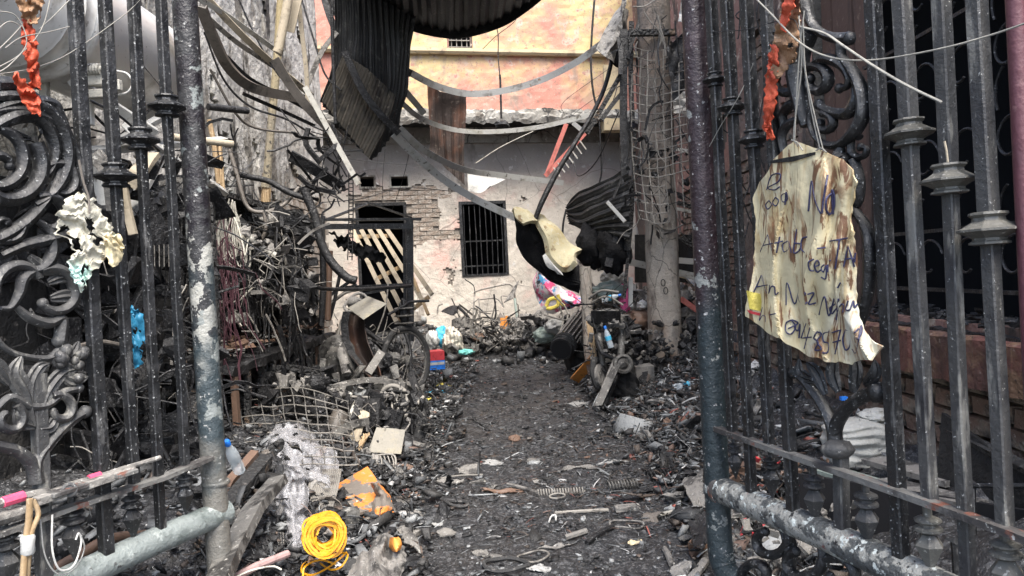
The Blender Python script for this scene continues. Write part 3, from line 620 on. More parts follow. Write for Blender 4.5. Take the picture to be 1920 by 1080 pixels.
# ---------------- left leaf
p0 = GL(385, 900); lg = thing('iron_gate', (p0.x, p0.y, 0), 'left gate leaf, black ironwork with scrollwork and a burnt post turning whitish halfway down', 'gate')
pm = mpp(GL, 380, 540)
mb = MB(); pts = [GL(346 + .062 * y, y) for y in range(-80, 1500, 60)]; mb.tube(pts, 22.5 * pm, 20); mb.build('post', K['postL'], lg, True)
mb = MB(); mb.lathe(GL(404, 905), pts[0] - pts[-1], [(25 * pm, -.006), (26.5 * pm, 0), (25 * pm, .006)], 20); mb.build('hinge_ring', K['postL'], lg, True)
def lx(y): return 410
mb = MB(); W = [GL(424, 958), GL(300, 1010), GL(150, 1078), GL(0, 1150), GL(-120, 1215)]; mb.tube(W, 23.5 * pm, 18); mb.build('bottom_rail', K['railL'], lg, True)
mb = MB(); W = [GL(394, 858, .03), GL(300, 897, .03), GL(150, 945, .03), GL(0, 1000, .03), GL(-100, 1035, .03)]; mb.strip(W, .011, 15 * pm * 1.5, ref=gt.cross(Vector((0, 0, 1)))); mb.build('mid_rail', K['rustpaint'], lg)
gate_bar(GL, lg, 303, 347, 874, 21, (200, 68), K['iron'], off=.012, finial=(347, 925, 36, 82))
gate_bar(GL, lg, 250, 303, 1002, 23, (262, 70), K['iron'], off=.012)
gate_bar(GL, lg, 197, 252, 905, 25, (330, 76), K['iron'], off=.012, finial=(248, 968, 42, 92))
gate_bar(GL, lg, 141, 201, 1060, 28, None, K['iron'], off=.012)
finial_mb(GL, 138, 1000, 50, 105, Vector((0, 0, 1))).build('finial', K['irongrey'], lg)
finial_mb(GL, 10, 1050, 60, 120, Vector((0, 0, 1))).build('finial', K['irongrey'], lg)
gate_bar(GL, lg, 52, 84, 1120, 30, None, K['irongrey'], y0=700)
# Y-shaped stem with collar under the scrollwork
scroll(GL, lg, [(68, 905), (66, 880), (72, 855), (100, 820), (130, 790), (160, 772)], [14, 13, 12, 10, 10, 9], K['irongrey'], 'stem', knob=13)
scroll(GL, lg, [(68, 895), (58, 868), (30, 845), (-10, 835), (-60, 815)], [13, 13, 11, 10, 9], K['irongrey'], 'stem')
mb = collar_mb(GL, 68, 935, 64, Vector((0, 0, 1))); mb.build('collar', K['irongrey'], lg)
for q, rr, kn in (
    (spiral(20, 300, 122, 96, -108, 62), [9, 15, 17, 15, 11, 8], 0),
    (spiral(32, 296, 96, 64, -120, 30), [8, 12, 13, 11, 8], 0),
    (spiral(6, 318, 78, 14, -40, 330), [14, 14, 12, 10, 7], 9),
    (spiral(-12, 300, 60, 46, -80, 200), [10, 12, 10], 0),
    (spiral(112, 345, 44, 12, -150, 150), [9, 10, 8, 6], 8),
    (spiral(92, 410, 46, 16, -120, 90), [8, 11, 10, 7], 6),
    ([(100, 270), (118, 240), (108, 214), (96, 196), (60, 190), (20, 196), (-20, 210)], [5, 10, 12, 13, 10, 7], 0),
    ([(-30, 252), (10, 226), (50, 216), (90, 226), (124, 256), (146, 300), (150, 350)], [9, 14, 15, 13, 12, 10, 6], 0),
    ([(-10, 158), (25, 160), (60, 182), (96, 206)], [16, 15, 12, 13], 17),
    ([(-40, 455), (0, 447), (50, 415), (90, 370), (108, 330), (112, 300)], [12, 14, 13, 11, 8, 5], 0),
    ([(150, 375), (146, 410), (120, 440), (80, 452), (40, 462), (0, 480)], [6, 9, 11, 12, 10, 8], 0),
    (spiral(48, 472, 62, 40, -70, 65), [6, 10, 12, 9], 0),
    (spiral(8, 425, 34, 10, 0, 300), [10, 9, 7, 6], 8),
    (spiral(40, 540, 50, 38, 170, 330), [9, 11, 10, 8], 0),
    (spiral(100, 552, 52, 26, -120, 140), [10, 12, 10, 7], 10),
    ([(2, 578), (20, 576), (36, 550), (44, 522), (66, 508), (100, 512)], [4, 6, 9, 11, 10, 7], 0),
    ([(30, 575), (56, 596), (90, 606), (116, 598), (112, 640)], [6, 10, 11, 10, 12], 14),
    ([(-10, 630), (12, 655), (45, 668), (90, 672), (112, 655)], [5, 6, 6, 7, 8], 0),
    ([(-10, 770), (20, 745), (56, 762), (90, 758), (120, 735), (148, 728)], [6, 8, 9, 9, 8, 6], 10),
    (spiral(16, 785, 30, 12, -60, 240), [8, 9, 7], 6),
    (spiral(112, 768, 30, 12, -120, 170), [8, 9, 7], 6)):
    scroll(GL, lg, q, rr, K['iron'] if q[0][1] < 500 else K['irongrey'], knob=kn, off=.004 * (len(q) % 4))
for q, w in (([(66, 800), (50, 740), (30, 700), (40, 668)], 19), ([(60, 770), (60, 720), (75, 690), (92, 682)], 13), ([(72, 790), (90, 735), (118, 700), (150, 690)], 15), ([(20, 720), (0, 690), (-12, 670)], 15),
             ([(100, 665), (120, 680), (150, 690)], 15), ([(112, 700), (140, 712), (165, 706)], 14), ([(115, 678), (140, 660), (148, 640)], 12), ([(66, 800), (40, 790), (30, 765)], 14), ([(68, 805), (95, 800), (108, 775)], 14),
             ([(40, 180), (70, 210), (78, 250)], 10), ([(-10, 225), (20, 250), (60, 260)], 12), ([(100, 250), (128, 290), (130, 330)], 10), ([(55, 480), (80, 500), (110, 498)], 13), ([(95, 560), (130, 556), (152, 566)], 14), ([(90, 530), (118, 520), (146, 532)], 12)):
    leaf(GL, lg, q, w, K['irongrey'] if q[0][1] > 400 else K['iron'])
mb = MB(); s = mpp(GL, 150, 690)
for i in range(11):
    mb.blob(GL(110 + random.uniform(0, 50), 655 + random.uniform(0, 70), .02), random.uniform(8, 13) * s, seed=i, amp=.15, sub=(8, 6))
mb.build('grape_cluster', K['irongrey'], lg, True)
# slide latch
nr = gt.cross(Vector((0, 0, 1)))
mb = MB(); mb.strip([GL(62, 940, .045), GL(246, 880, .045)], .02, 33 * s, ref=nr); mb.build('latch_plate', K['ash'], lg, bev=.002)
mb = MB(); mb.strip([GL(92, 930, .062), GL(160, 908, .062)], .012, 26 * s, ref=nr); mb.strip([GL(210, 893, .062), GL(247, 881, .062)], .012, 42 * s, ref=nr); mb.build('latch_box', K['rustpaint'], lg, bev=.002)
mb = MB(); ca = GL(130, 918, .07); cn = (CAM - ca).normalized(); mb.lathe(ca, cn, [(13 * s, 0), (13 * s, .003), (8 * s, .004), (8 * s, .001)], 14); mb.build('latch_bolt', K['irongrey'], lg)
mb = MB(); mb.tube([GL(-40, 955, .03), GL(30, 935, .03), GL(90, 922, .03)], 8 * s, 8); mb.tube([GL(-40, 985, .03), GL(60, 955, .03)], 12 * s, 8); mb.tube([GL(120, 912, .03), GL(300, 858, .03)], 5 * s, 8); mb.build('slide_rod', K['ash'], lg)
for a_, b_, r_ in ((GL(5, 942, .033), GL(44, 930, .033), 9.5), (GL(166, 897, .033), GL(188, 890, .033), 6.5)): mb = MB(); mb.tube([a_, b_], r_ * s, 8); mb.build('pink_paint_ring', K['pinkpaint'], lg)

# ---------------- right leaf
p0 = GR(1340, 900); rg = thing('iron_gate', (p0.x, p0.y, 0), 'right gate leaf with drop finials under its middle rail, the scorched sheet tied to it', 'gate')
sR = mpp(GR, 1330, 540)
mb = MB(); pts = [GR(1301 + .0475 * y, y) for y in range(-80, 1060, 60)] + [GR(1352, 1045), GR(1358, 1062)]; mb.tube(pts, 23.5 * sR, 20); mb.build('post', K['postR'], rg, True)
mb = MB(); mb.tube(cr([GR(1354, 1035), GR(1360, 1068), GR(1385, 1092), GR(1440, 1130), GR(1520, 1185)], 6), 22 * sR, 16); mb.build('lower_rail', K['postR'], rg, True)
mb = MB(); mb.tube([GR(1338, 912), GR(1450, 961), GR(1560, 1008), GR(1720, 1082), GR(1850, 1145)], 24.5 * sR, 20); mb.build('bottom_rail', K['railR'], rg, True)
mb = MB(); mb.lathe(GR(1352, 918), GR(1338, 912) - GR(1450, 961), [(27 * sR, -.008), (28.5 * sR, 0), (27 * sR, .008)], 20); mb.build('weld_ring', K['rustpaint'], rg, True)
mb = MB(); nrr = rt.cross(Vector((0, 0, 1))); mb.strip([GR(1343, 803, .02), GR(1450, 842, .03), GR(1600, 893, .03), GR(1740, 942, .03), GR(1900, 1000, .03), GR(2000, 1040, .03)], .014, .026, ref=nrr); mb.build('mid_rail', K['rustpaint'], rg)
IR, IG = K['iron'], K['irongrey']
gate_bar(GR, rg, 1333, 1373, 812, 25, (150, 46), IR, off=.01, finial=(1378, 862, 31, 74), cm=K['iron'])
gate_bar(GR, rg, 1363, 1409, 925, 26, (201, 56), IR, off=.01, cm=K['iron'])
gate_bar(GR, rg, 1400, 1442, 838, 27, (262, 58), IR, off=.01, finial=(1447, 893, 38, 86), cm=K['iron'])
gate_bar(GR, rg, 1436, 1489, 985, 27, None, IR, off=.01)
finial_mb(GR, 1527, 932, 46, 100, Vector((0, 0, 1))).build('finial', IG, rg)
finial_mb(GR, 1625, 970, 52, 112, Vector((0, 0, 1))).build('finial', IG, rg)
gate_bar(GR, rg, 1636, 1690, 1062, 34, None, IR, off=.01)
gate_bar(GR, rg, 1690, 1745, 945, 37, (250, 88), IG, off=.01, finial=(1742, 1018, 58, 118), cm=K['collar'])
gate_bar(GR, rg, 1763, 1817, 1120, 36, (337, 98), IG, off=.01, cm=K['collar'])
gate_bar(GR, rg, 1831, 1885, 1000, 40, (430, 106), IG, off=.01, finial=(1888, 1068, 66, 130), cm=K['collar'])
gate_bar(GR, rg, 1552, 1580, 1010, 32, None, IG, y0=850)
mb = MB(); mb.tube([GR(1903 + .047 * y, y, -.01) for y in range(-80, 1400, 90)], .0155, 8); mb.build('end_post', K['purple'], rg, True)
# centre ornament
scroll(GR, rg, [(1568, 850), (1562, 800), (1540, 755), (1510, 715), (1488, 698)], [13, 12, 10, 9, 8], IR, 'stem', knob=13)
scroll(GR, rg, [(1568, 850), (1566, 805), (1585, 770), (1615, 745), (1645, 735)], [13, 12, 11, 13, 12], IR, 'stem', knob=19)
mb = MB(); mb.blob(GR(1570, 842, .01), 25 * sR, 20 * sR, 15 * sR, seed=3, amp=.12, sub=(12, 8)); mb.build('collar', IG, rg, True)
for q, w in (([(1572, 735), (1560, 700), (1568, 660)], 17), ([(1548, 740), (1530, 700), (1512, 680)], 15), ([(1598, 735), (1604, 695), (1600, 660)], 16), ([(1530, 715), (1500, 700), (1498, 672)], 13), ([(1620, 720), (1640, 700), (1640, 675)], 14)):
    leaf(GR, rg, q, w, IR)
for q, rr, kn in (
    ([(1490, -60), (1505, -10), (1520, 40), (1535, 58), (1560, 70), (1592, 72)], [13, 12, 9, 8, 9, 11], 12),
    ([(1577, 82), (1578, 105), (1600, 135), (1617, 175), (1618, 215), (1600, 250), (1572, 272), (1545, 270), (1526, 252), (1518, 225), (1522, 200)], [10, 8, 10, 12, 12, 11, 9, 7, 6, 5, 4], 0),
    ([(1520, 124), (1538, 112), (1560, 112), (1582, 125), (1592, 145), (1588, 162), (1574, 166)], [4, 9, 10, 9, 7, 6, 6], 9),
    ([(1604, 160), (1604, 190), (1590, 212), (1565, 212), (1545, 204), (1536, 196)], [6, 11, 12, 10, 8, 8], 11),
    (spiral(1530, 152, 30, 12, -130, 200), [8, 10, 9, 7], 10),
    (spiral(1546, 232, 20, 9, -100, 180), [8, 8, 7], 10),
    ([(1612, 258), (1602, 250), (1596, 262), (1596, 284), (1608, 295), (1622, 290), (1624, 278), (1614, 276)], [7, 7, 7, 7, 7, 6, 5, 6], 8),
    ([(1577, 276), (1574, 290), (1580, 300)], [7, 12, 15], 14),
    ([(1520, 60), (1500, 100), (1496, 140), (1502, 190), (1512, 236)], [14, 18, 20, 15, 10], 0),
    (spiral(1470, 150, 34, 14, -40, 200), [7, 9, 8], 8),
    ([(1510, 190), (1484, 196), (1468, 214), (1470, 240)], [8, 10, 8, 7], 8),
    ([(1512, 220), (1480, 232), (1466, 254), (1470, 285)], [8, 9, 8, 7], 7),
    (spiral(1455, 90, 30, 12, -90, 150), [7, 9, 7], 7),
    ([(1600, 300), (1612, 340), (1608, 380), (1585, 400)], [10, 9, 8, 7], 16),
    ([(1600, 390), (1625, 430), (1632, 480), (1625, 560), (1600, 640)], [7, 10, 12, 10, 8], 0),
    ([(1478, 300), (1462, 360), (1466, 440), (1490, 520), (1520, 600), (1560, 680)], [8, 10, 10, 9, 9, 8], 0),
    # scrollwork under the bottom rail
    (spiral(1440, 1010, 46, 14, -70, 250), [8, 9, 9, 8], 9),
    (spiral(1500, 1048, 56, 16, -90, 240), [9, 10, 10, 8], 10),
    (spiral(1420, 1080, 30, 12, 180, 420), [8, 9, 7], 7),
    ([(1462, 975), (1478, 1010), (1482, 1050), (1470, 1095)], [8, 11, 11, 9], 0),
    (spiral(1570, 1085, 44, 14, -120, 200), [9, 10, 8], 9)):
    scroll(GR, rg, q, rr, IR, knob=kn, off=.004 * (len(q) % 4))
# ================================================================ things tied to the gates
# scorched foam sheet with handwriting
rows = [(266, 1490, 1496), (285, 1466, 1548), (300, 1452, 1582), (318, 1445, 1600), (340, 1428, 1607), (372, 1412, 1603), (410, 1419, 1596), (450, 1418, 1603), (500, 1414, 1607), (540, 1408, 1606), (575, 1400, 1608), (592, 1399, 1612), (620, 1438, 1620), (640, 1470, 1640), (650, 1490, 1658), (668, 1520, 1640), (681, 1570, 1600)]
ry = [r[0] for r in rows]; rl_ = [r[1] for r in rows]; rr_ = [r[2] for r in rows]
def bound(y): return float(np.interp(y, ry, rl_)), float(np.interp(y, ry, rr_))
def sheet_off(x, y):
    u = (x - 1400) / 260; v = (y - 266) / 415; k = min(1, v * 2.2 + .15)
    w_ = 2.2 * nz((u * 1.5, v * 2.2, 1)); g = lambda t: 1 - 2 * abs(math.sin(t)) ** .6
    f = .020 * g(u * 11 + w_ + 1.2 * math.sin(v * 3)) * (.35 + .65 * abs(nz((u * 3, v * 2.5, 8))) * 2) + .007 * math.sin(u * 38 + 2 + 3 * w_)
    cen = math.exp(-((u - .5) / .16) ** 2) * .03 * math.sin(min(1, v * 1.3) * 3.14)
    q = GR(x, y)
    return .085 + k * f + cen + .014 * nz((x / 60, y / 90, 0)) + .003 * nz((x / 16, y / 30, 3)) + .02 * math.exp(-((v - .88) / .12) ** 2) * math.sin(u * 9)
def SP(x, y, o=0): return GR(x, y, sheet_off(x, y) + o)
def sheetfn(u, v):
    y = 266 + 415 * v; l, r = bound(y)
    l += 3 * nz((y / 14, 1, 0)); r += 3 * nz((y / 14, 7, 0)); yy = y
    x = l + (r - l) * u
    # ragged scalloped top and bottom
    return SP(x, yy + 5 * nz((x / 30, 3, 0)) * v)
mb = MB(); mb.grid(sheetfn, 170, 150, .004)
ps = GR(1520, 680); sheet = thing('hanging_sheet', GR(1530, 600, .09), 'shrivelled cream sheet with handwriting and scorch marks, tied by cords to the right gate', 'sheet')
mb.build('scorched_sheet', K['creamcloth'], sheet, True)
mb = MB(); mb.grid(lambda u, v: SP(1400 + 26 * u + 6 * v, 545 + 34 * v + 6 * u, .0065), 14, 16, .0008); mb.build('yellow_sticker', K['lemon'], sheet)
mb = MB(); mb.grid(lambda u, v: SP(1401 + 24 * u + 4 * v, 581 + 6 * v + 6 * u, .0065), 14, 5, .0008); mb.build('red_sticker_band', K['red'], sheet)
mb = MB(); mb.grid(lambda u, v: SP(1445 + 84 * u, 301 - 16 * u + 10 * v * (1 - abs(u - .5)), .007 + .004 * math.sin(u * 3)), 20, 4, .001); mb.build('burnt_fold', K['charmatte'], sheet)
# the writing, stroke by stroke (photo pixels)
ink = {'N': [[(1516, 396), (1522, 340), (1528, 372), (1540, 400), (1544, 375), (1552, 328)]], 'o': [[(1560, 362), (1550, 372), (1549, 392), (1556, 402), (1564, 388), (1564, 366), (1560, 358), (1562, 402)]],
 'p': [[(1438, 356), (1446, 330), (1462, 326), (1460, 340), (1440, 352), (1452, 356), (1462, 350)]], 'oo': [[(1442, 376), (1436, 384), (1440, 392), (1447, 384), (1442, 376)], [(1454, 370), (1449, 380), (1455, 386), (1460, 376), (1454, 370)], [(1475, 362), (1466, 366), (1468, 378), (1476, 374), (1474, 360), (1472, 384)]],
 'A1': [[(1426, 472), (1440, 440), (1448, 470)], [(1432, 460), (1450, 456)]], 't': [[(1462, 444), (1456, 474)], [(1452, 456), (1468, 452)]], 'a': [[(1478, 452), (1468, 458), (1470, 472), (1480, 466), (1480, 452), (1484, 474)]], 'b': [[(1494, 430), (1488, 472), (1498, 470), (1502, 458), (1490, 456)]],
 'C': [[(1514, 444), (1504, 448), (1502, 466), (1510, 474)]], 'dash': [[(1532, 466), (1548, 464)]], 'T': [[(1556, 452), (1592, 446)], [(1574, 450), (1566, 504)]], 'A2': [[(1582, 500), (1590, 462), (1602, 500)], [(1584, 486), (1602, 484)]], 'i': [[(1604, 474), (1602, 492)]],
 'c2': [[(1526, 486), (1516, 492), (1518, 506), (1526, 508)]], 'e2': [[(1528, 500), (1536, 496), (1532, 488), (1527, 498), (1532, 510), (1540, 506)]], 'g2': [[(1546, 496), (1540, 502), (1544, 510), (1549, 498), (1548, 522), (1540, 520)]], 'i2': [[(1552, 496), (1552, 510)], [(1556, 488), (1557, 489)]],
 'A3': [[(1413, 548), (1428, 516), (1438, 550)], [(1418, 538), (1440, 534)]], 'n3': [[(1444, 534), (1442, 550), (1446, 538), (1452, 538), (1454, 552), (1460, 548)]],
 'N3': [[(1474, 572), (1476, 530), (1490, 570), (1502, 528)]], 'e3': [[(1500, 560), (1510, 552), (1504, 546), (1498, 560), (1506, 572), (1514, 566)]], 'z3': [[(1514, 552), (1526, 550), (1516, 570), (1530, 568)]],
 'n4': [[(1536, 590), (1546, 556), (1554, 592), (1564, 560)]], 'g4': [[(1566, 570), (1556, 578), (1560, 588), (1570, 578), (1568, 600)]], 'h4': [[(1572, 560), (1570, 586), (1576, 572), (1582, 572), (1580, 588)]], 'l4': [[(1570, 540), (1576, 530)]], 'u4': [[(1590, 564), (1586, 580), (1594, 580), (1600, 564), (1602, 576), (1608, 570)]],
 'h5': [[(1430, 576), (1424, 600), (1430, 592), (1436, 594), (1436, 604)], [(1444, 590), (1454, 588)]],
 '0': [[(1484, 600), (1474, 606), (1474, 622), (1484, 626), (1492, 612), (1484, 600), (1496, 606), (1478, 616)]], '9': [[(1496, 606), (1490, 614), (1496, 620), (1500, 608), (1498, 634)]], '4': [[(1512, 606), (1502, 634), (1522, 632)], [(1519, 614), (1508, 654)]],
 '8': [[(1532, 622), (1526, 634), (1534, 642), (1528, 656), (1540, 654), (1532, 640), (1540, 626), (1532, 622)]], '5': [[(1556, 622), (1544, 626), (1544, 640), (1554, 644), (1552, 660), (1542, 662)]], '7': [[(1560, 624), (1576, 618), (1566, 664)], [(1562, 642), (1576, 638)]],
 '00': [[(1586, 618), (1580, 636), (1585, 656), (1594, 648), (1594, 624), (1586, 618)]], '92': [[(1610, 616), (1602, 626), (1608, 636), (1616, 622), (1614, 612), (1606, 660), (1598, 654)]]}
for kx, strokes in ink.items():
    for st in strokes:
        mb = MB(); P2 = cr([Vector((x, y, 0)) for x, y in st], 5) if len(st) > 3 else [Vector((x, y, 0)) for x, y in st]
        Q2 = []
        for i in range(len(P2) - 1):
            for j in range(3): Q2.append(P2[i].lerp(P2[i + 1], j / 3))
        Q2.append(P2[-1]); mb.tube([SP(p.x, p.y, .0075) for p in Q2], .0026 if kx in 'No' else .0019, 5)
        mb.build('ink_stroke', K['ink'], sheet)
# cords that hold it
co = thing('tie_cord', GR(1496, 265, .1), 'grey cords knotted at the ornament, holding up the scorched sheet', 'cord')
for q in ([(1498, 30), (1503, 120), (1494, 200), (1488, 255), (1496, 275)], [(1508, 20), (1500, 90), (1493, 190), (1490, 262)], [(1500, 60), (1512, 150), (1524, 220), (1538, 282)], [(1506, 40), (1510, 130), (1526, 210), (1544, 284)], [(1484, 262), (1496, 268), (1505, 282)], [(1530, 282), (1540, 278), (1550, 286)]):
    mb = MB(); mb.tube(cr([GR(x, y, .1) for x, y in q], 6), .0016, 6); mb.build('strand', K['ropegrey'], co, True)
def wire(name, pts, d, r, mt, label, cat='wire', group=None, n=6, smooth=True):
    mb = MB(); W = [(p if isinstance(p, Vector) else U(*p[:2], p[2] if len(p) > 2 else d)) for p in pts]
    mb.tube(cr(W, 7), r, n); o = mb.build(name, mt, smooth=smooth); tag(o, label, cat, group); return o
wire('cable', [GR(1380, -40, .04), GR(1440, 20, .08), GR(1500, 80, .12), GR(1560, 108, .11), GR(1640, 112, .09), GR(1760, 92, .09), GR(1860, 65, .06), GR(1960, 30, .06)], 0, .002, K['ropegrey'], 'pale cable stretched from the ornament across the upper right bars', 'cable')
wire('cable', [GR(1500, 50, .1), GR(1545, 62, .09), GR(1580, 85, .11), GR(1640, 125, .1), GR(1700, 160, .09), GR(1766, 192, .07)], 0, .0027, K['ropegrey'], 'short grey cable ending in mid air across the upper right bars', 'cable')
wire('twig', [GR(1771, 265, .06), GR(1775, 285, .06), GR(1777, 304, .06)], 0, .0022, K['palewood'], 'thin pale splinter standing behind an iron collar', 'splinter')
wire('wire', [GR(1330, 60, .05), GR(1400, 55, .05), GR(1480, 35, .06), GR(1500, 60, .1)], 0, .0012, K['char'], 'thin dark wire running between right gate post and ornament')
wire('wire', [GR(1330, 275, .04), GR(1352, 235, .04), GR(1380, 190, .05), GR(1400, 150, .03), GR(1412, 120, .03)], 0, .0013, K['ropegrey'], 'thin grey wire looped over collars beside the right gate post')

def rag(name, P, rows, mt, label, cat, off=.04, amp=.02, nu=26, nv=46, seed=1, parent=None, edge=6, th=.003, group=None, holes=0.0):
    ys_ = [r[0] for r in rows]
    def fn(u, v):
        y = ys_[0] + (ys_[-1] - ys_[0]) * v; l = np.interp(y, ys_, [r[1] for r in rows]) + edge * nz((y / 9, seed, 0)); r = np.interp(y, ys_, [r[2] for r in rows]) + edge * nz((y / 9, seed + 5, 0))
        x = l + (r - l) * u
        q = x + .5 * y; w = 1.5 * nz((x / 60, y / 60, seed + 6)); o = off + amp * (.9 - 1.8 * abs(nz((q / 48 + w, y / 75 + w, seed))) - .9 * abs(nz(((x - y) / 30 + w, y / 42 - w, seed + 2))) + .08 * nz((x / 7, y / 9, seed + 4)))
        return P(x, y + edge * nz((x / 9, seed + 2, 0)), o)
    mb = MB(); mb.grid(fn, nu, nv, th, (lambda u, v: nz((u * 4, v * 7, seed + 3)) < holes) if holes else None)
    o = mb.build(name, mt, parent, True)
    if parent is None: tag(o, label, cat, group)
    return o
# rags on the right gate
rag('melted_rag', GR, [(-40, 1470, 1500), (30, 1462, 1500), (70, 1452, 1500), (110, 1445, 1492), (150, 1440, 1458)], K['browncloth'], 'melted brown rag wrapped round the upper right gate beside the ornament', 'rag', seed=3, off=.05, amp=.03, holes=.42)
rag('melted_rag', GR, [(85, 1448, 1458), (130, 1438, 1460), (190, 1434, 1456), (235, 1432, 1446), (262, 1440, 1453)], K['orangecloth'], 'bright orange melted rag hanging on the right gate bars', 'rag', seed=9, off=.055, amp=.03)
rag('orange_string', GR, [(-40, 1474, 1496), (10, 1468, 1490), (40, 1462, 1478), (60, 1466, 1472)], K['orangecloth'], 'thin orange strip at the top edge beside the right ornament', 'rag', seed=12, off=.09, amp=.02, nu=10)
# rags on the left gate
rag('melted_rag', GL, [(35, 40, 58), (80, 40, 68), (130, 52, 72), (165, 58, 76)], K['orangecloth'], 'red melted strip hanging high on the left scrollwork', 'rag', seed=5, off=.05, amp=.03, nu=14)
rag('melted_rag', GL, [(140, 22, 34), (165, 30, 58), (190, 42, 76), (215, 58, 76)], K['orangecloth'], 'lower of the two red melted strips on the left scrollwork', 'rag', seed=6, off=.06, amp=.03, nu=14)
rag('melted_rag', GL, [(-30, 20, 80), (10, 32, 80), (45, 50, 72)], K['browncloth'], 'brown melted clump caught at the top of the left gate', 'rag', seed=8, off=.05, amp=.04, holes=.35)
sc_ = thing('torn_scrap', GL(170, 500, .05), 'crumpled cream and mint scrap of burnt plastic impaled on the left gate', 'scrap')
rag('torn_film', GL, [(362, 138, 152), (375, 124, 176), (398, 110, 190), (425, 105, 208), (442, 108, 218), (450, 132, 222), (470, 138, 214), (492, 128, 190), (510, 130, 178), (525, 140, 160), (548, 151, 157)], K['paper'], '', '', seed=2, off=.04, amp=.024, parent=sc_, edge=11, holes=.33, nu=50, nv=70, th=.0015)
rag('torn_film', GL, [(440, 196, 226), (462, 196, 232), (482, 200, 230), (498, 204, 218)], K['creamcloth'], '', '', seed=14, off=.065, amp=.03, parent=sc_, edge=5)
wire('cable', [GL(148, 300, .04), GL(156, 340, .05), GL(166, 370, .06), GL(168, 400, .07)], 0, .003, K['browngrey'], 'stub of brown cable above the cream scrap on the left gate', 'cable')
wire('wire', [GL(-10, 140, .04), GL(60, 128, .04), GL(130, 100, .03), GL(230, 30, .03), GL(262, 0, .03), GL(290, -30, .03)], 0, .0013, K['ropegrey'], 'thin grey wire slanting over the upper left bars')
for i, q in enumerate(([(-10, 60), (20, 40), (60, 60), (90, 40), (140, -10)], [(-10, 100), (30, 60), (60, 20), (70, -30)], [(-10, 130), (40, 100), (80, 50), (100, -30)], [(-10, 20), (30, 30), (50, 80), (20, 120), (-10, 140)], [(10, 90), (40, 70), (90, 60), (130, 50)])):
    wire('wire', [GL(x, y, .05 + .01 * i) for x, y in q], 0, .0014, K['ropegrey'], ['arched thin wire topmost in the tangle at the left gate corner', 'thin wire rising steeply at the left gate corner', 'thin wire sweeping from the left edge up to the gate top', 'thin wire curling back round the brown clump', 'short thin wire crossing the red strip on the left gate'][i], 'wire', 'wires tangled on top of the left gate')
# wrapped cable and string hanging from the latch
wr = thing('taped_cable', GL(50, 1080, .07), 'tan cable pair bound with white tape hanging below the left gate latch', 'cable')
mb = MB(); mb.tube(cr([GL(56, 935, .07), GL(54, 975, .07), GL(48, 1020, .07), GL(42, 1100, .07)], 5), .0075, 8); mb.tube(cr([GL(62, 938, .07), GL(72, 965, .075), GL(58, 1005, .075), GL(50, 1100, .06)], 5), .006, 8); mb.build('cable_pair', K['wood'], wr, True)
mb = MB(); mb.lathe(GL(52, 1020, .07), Vector((0.05, 0, 1)), [(.013, -.024), (.0155, -.02), (.0145, 0), (.016, .016), (.013, .022)], 12); mb.build('tape_wrap', K['white'], wr, True)
wire('string', [GL(98, 965, .06), GL(98, 1030, .07), GL(112, 1068, .07), GL(138, 1060, .07), GL(152, 1020, .06), GL(148, 1000, .06), GL(142, 1012, .06)], 0, .0024, K['white'], 'white string looping below the left gate latch', 'string')
wire('string', [GL(76, 975, .06), GL(84, 1040, .06), GL(108, 1076, .06), GL(140, 1066, .06), GL(158, 1030, .06), GL(152, 1004, .06)], 0, .0018, K['palegrey'], 'outer thinner string loop below the left gate latch', 'string')
# ================================================================ overhead wreckage
def loft(curves, nu, nv, amp=0.0, ribs=0, thick=.004, noise_amp=0.0, seed=0, keep=None):
    """curves: [(u, [points])] ; corrugation ribs run along the curves"""
    CC = []
    for u, pts in curves:
        c = cr(pts, 8); CC.append((u, c))
    us = [c[0] for c in CC]
    def base(u, v):
        P = []
        for _, c in CC:
            t = v * (len(c) - 1); i = min(int(t), len(c) - 2); P.append(c[i].lerp(c[i + 1], t - i))
        for k in range(len(us) - 1):
            if u <= us[k + 1] or k == len(us) - 2:
                t = (u - us[k]) / (us[k + 1] - us[k]); return P[k].lerp(P[k + 1], t)
    mid = (base(.5, .45) - base(.45, .45)).cross(base(.45, .5) - base(.45, .45)).normalized()
    def fn(u, v):
        p = base(u, v); e = .01
        du = base(min(1, u + e), v) - base(max(0, u - e), v); dv = base(u, min(1, v + e)) - base(u, max(0, v - e))
        n = du.cross(dv); n = n.normalized() if n.length > 1e-9 else mid
        h = amp * (math.sin(u * ribs * 2 * math.pi) ** 3 if ribs else 0) * 1.0
        h += noise_amp * (nz(p, 2.2, seed) + .5 * nz(p, 6, seed))
        return p + n * h
    mb = MB(); mb.grid(fn, nu, nv, thick, keep); return mb
def solo(mb, name, mt, label, cat, group=None, smooth=False):
    o = mb.build(name, mt, smooth=smooth); return tag(o, label, cat, group)

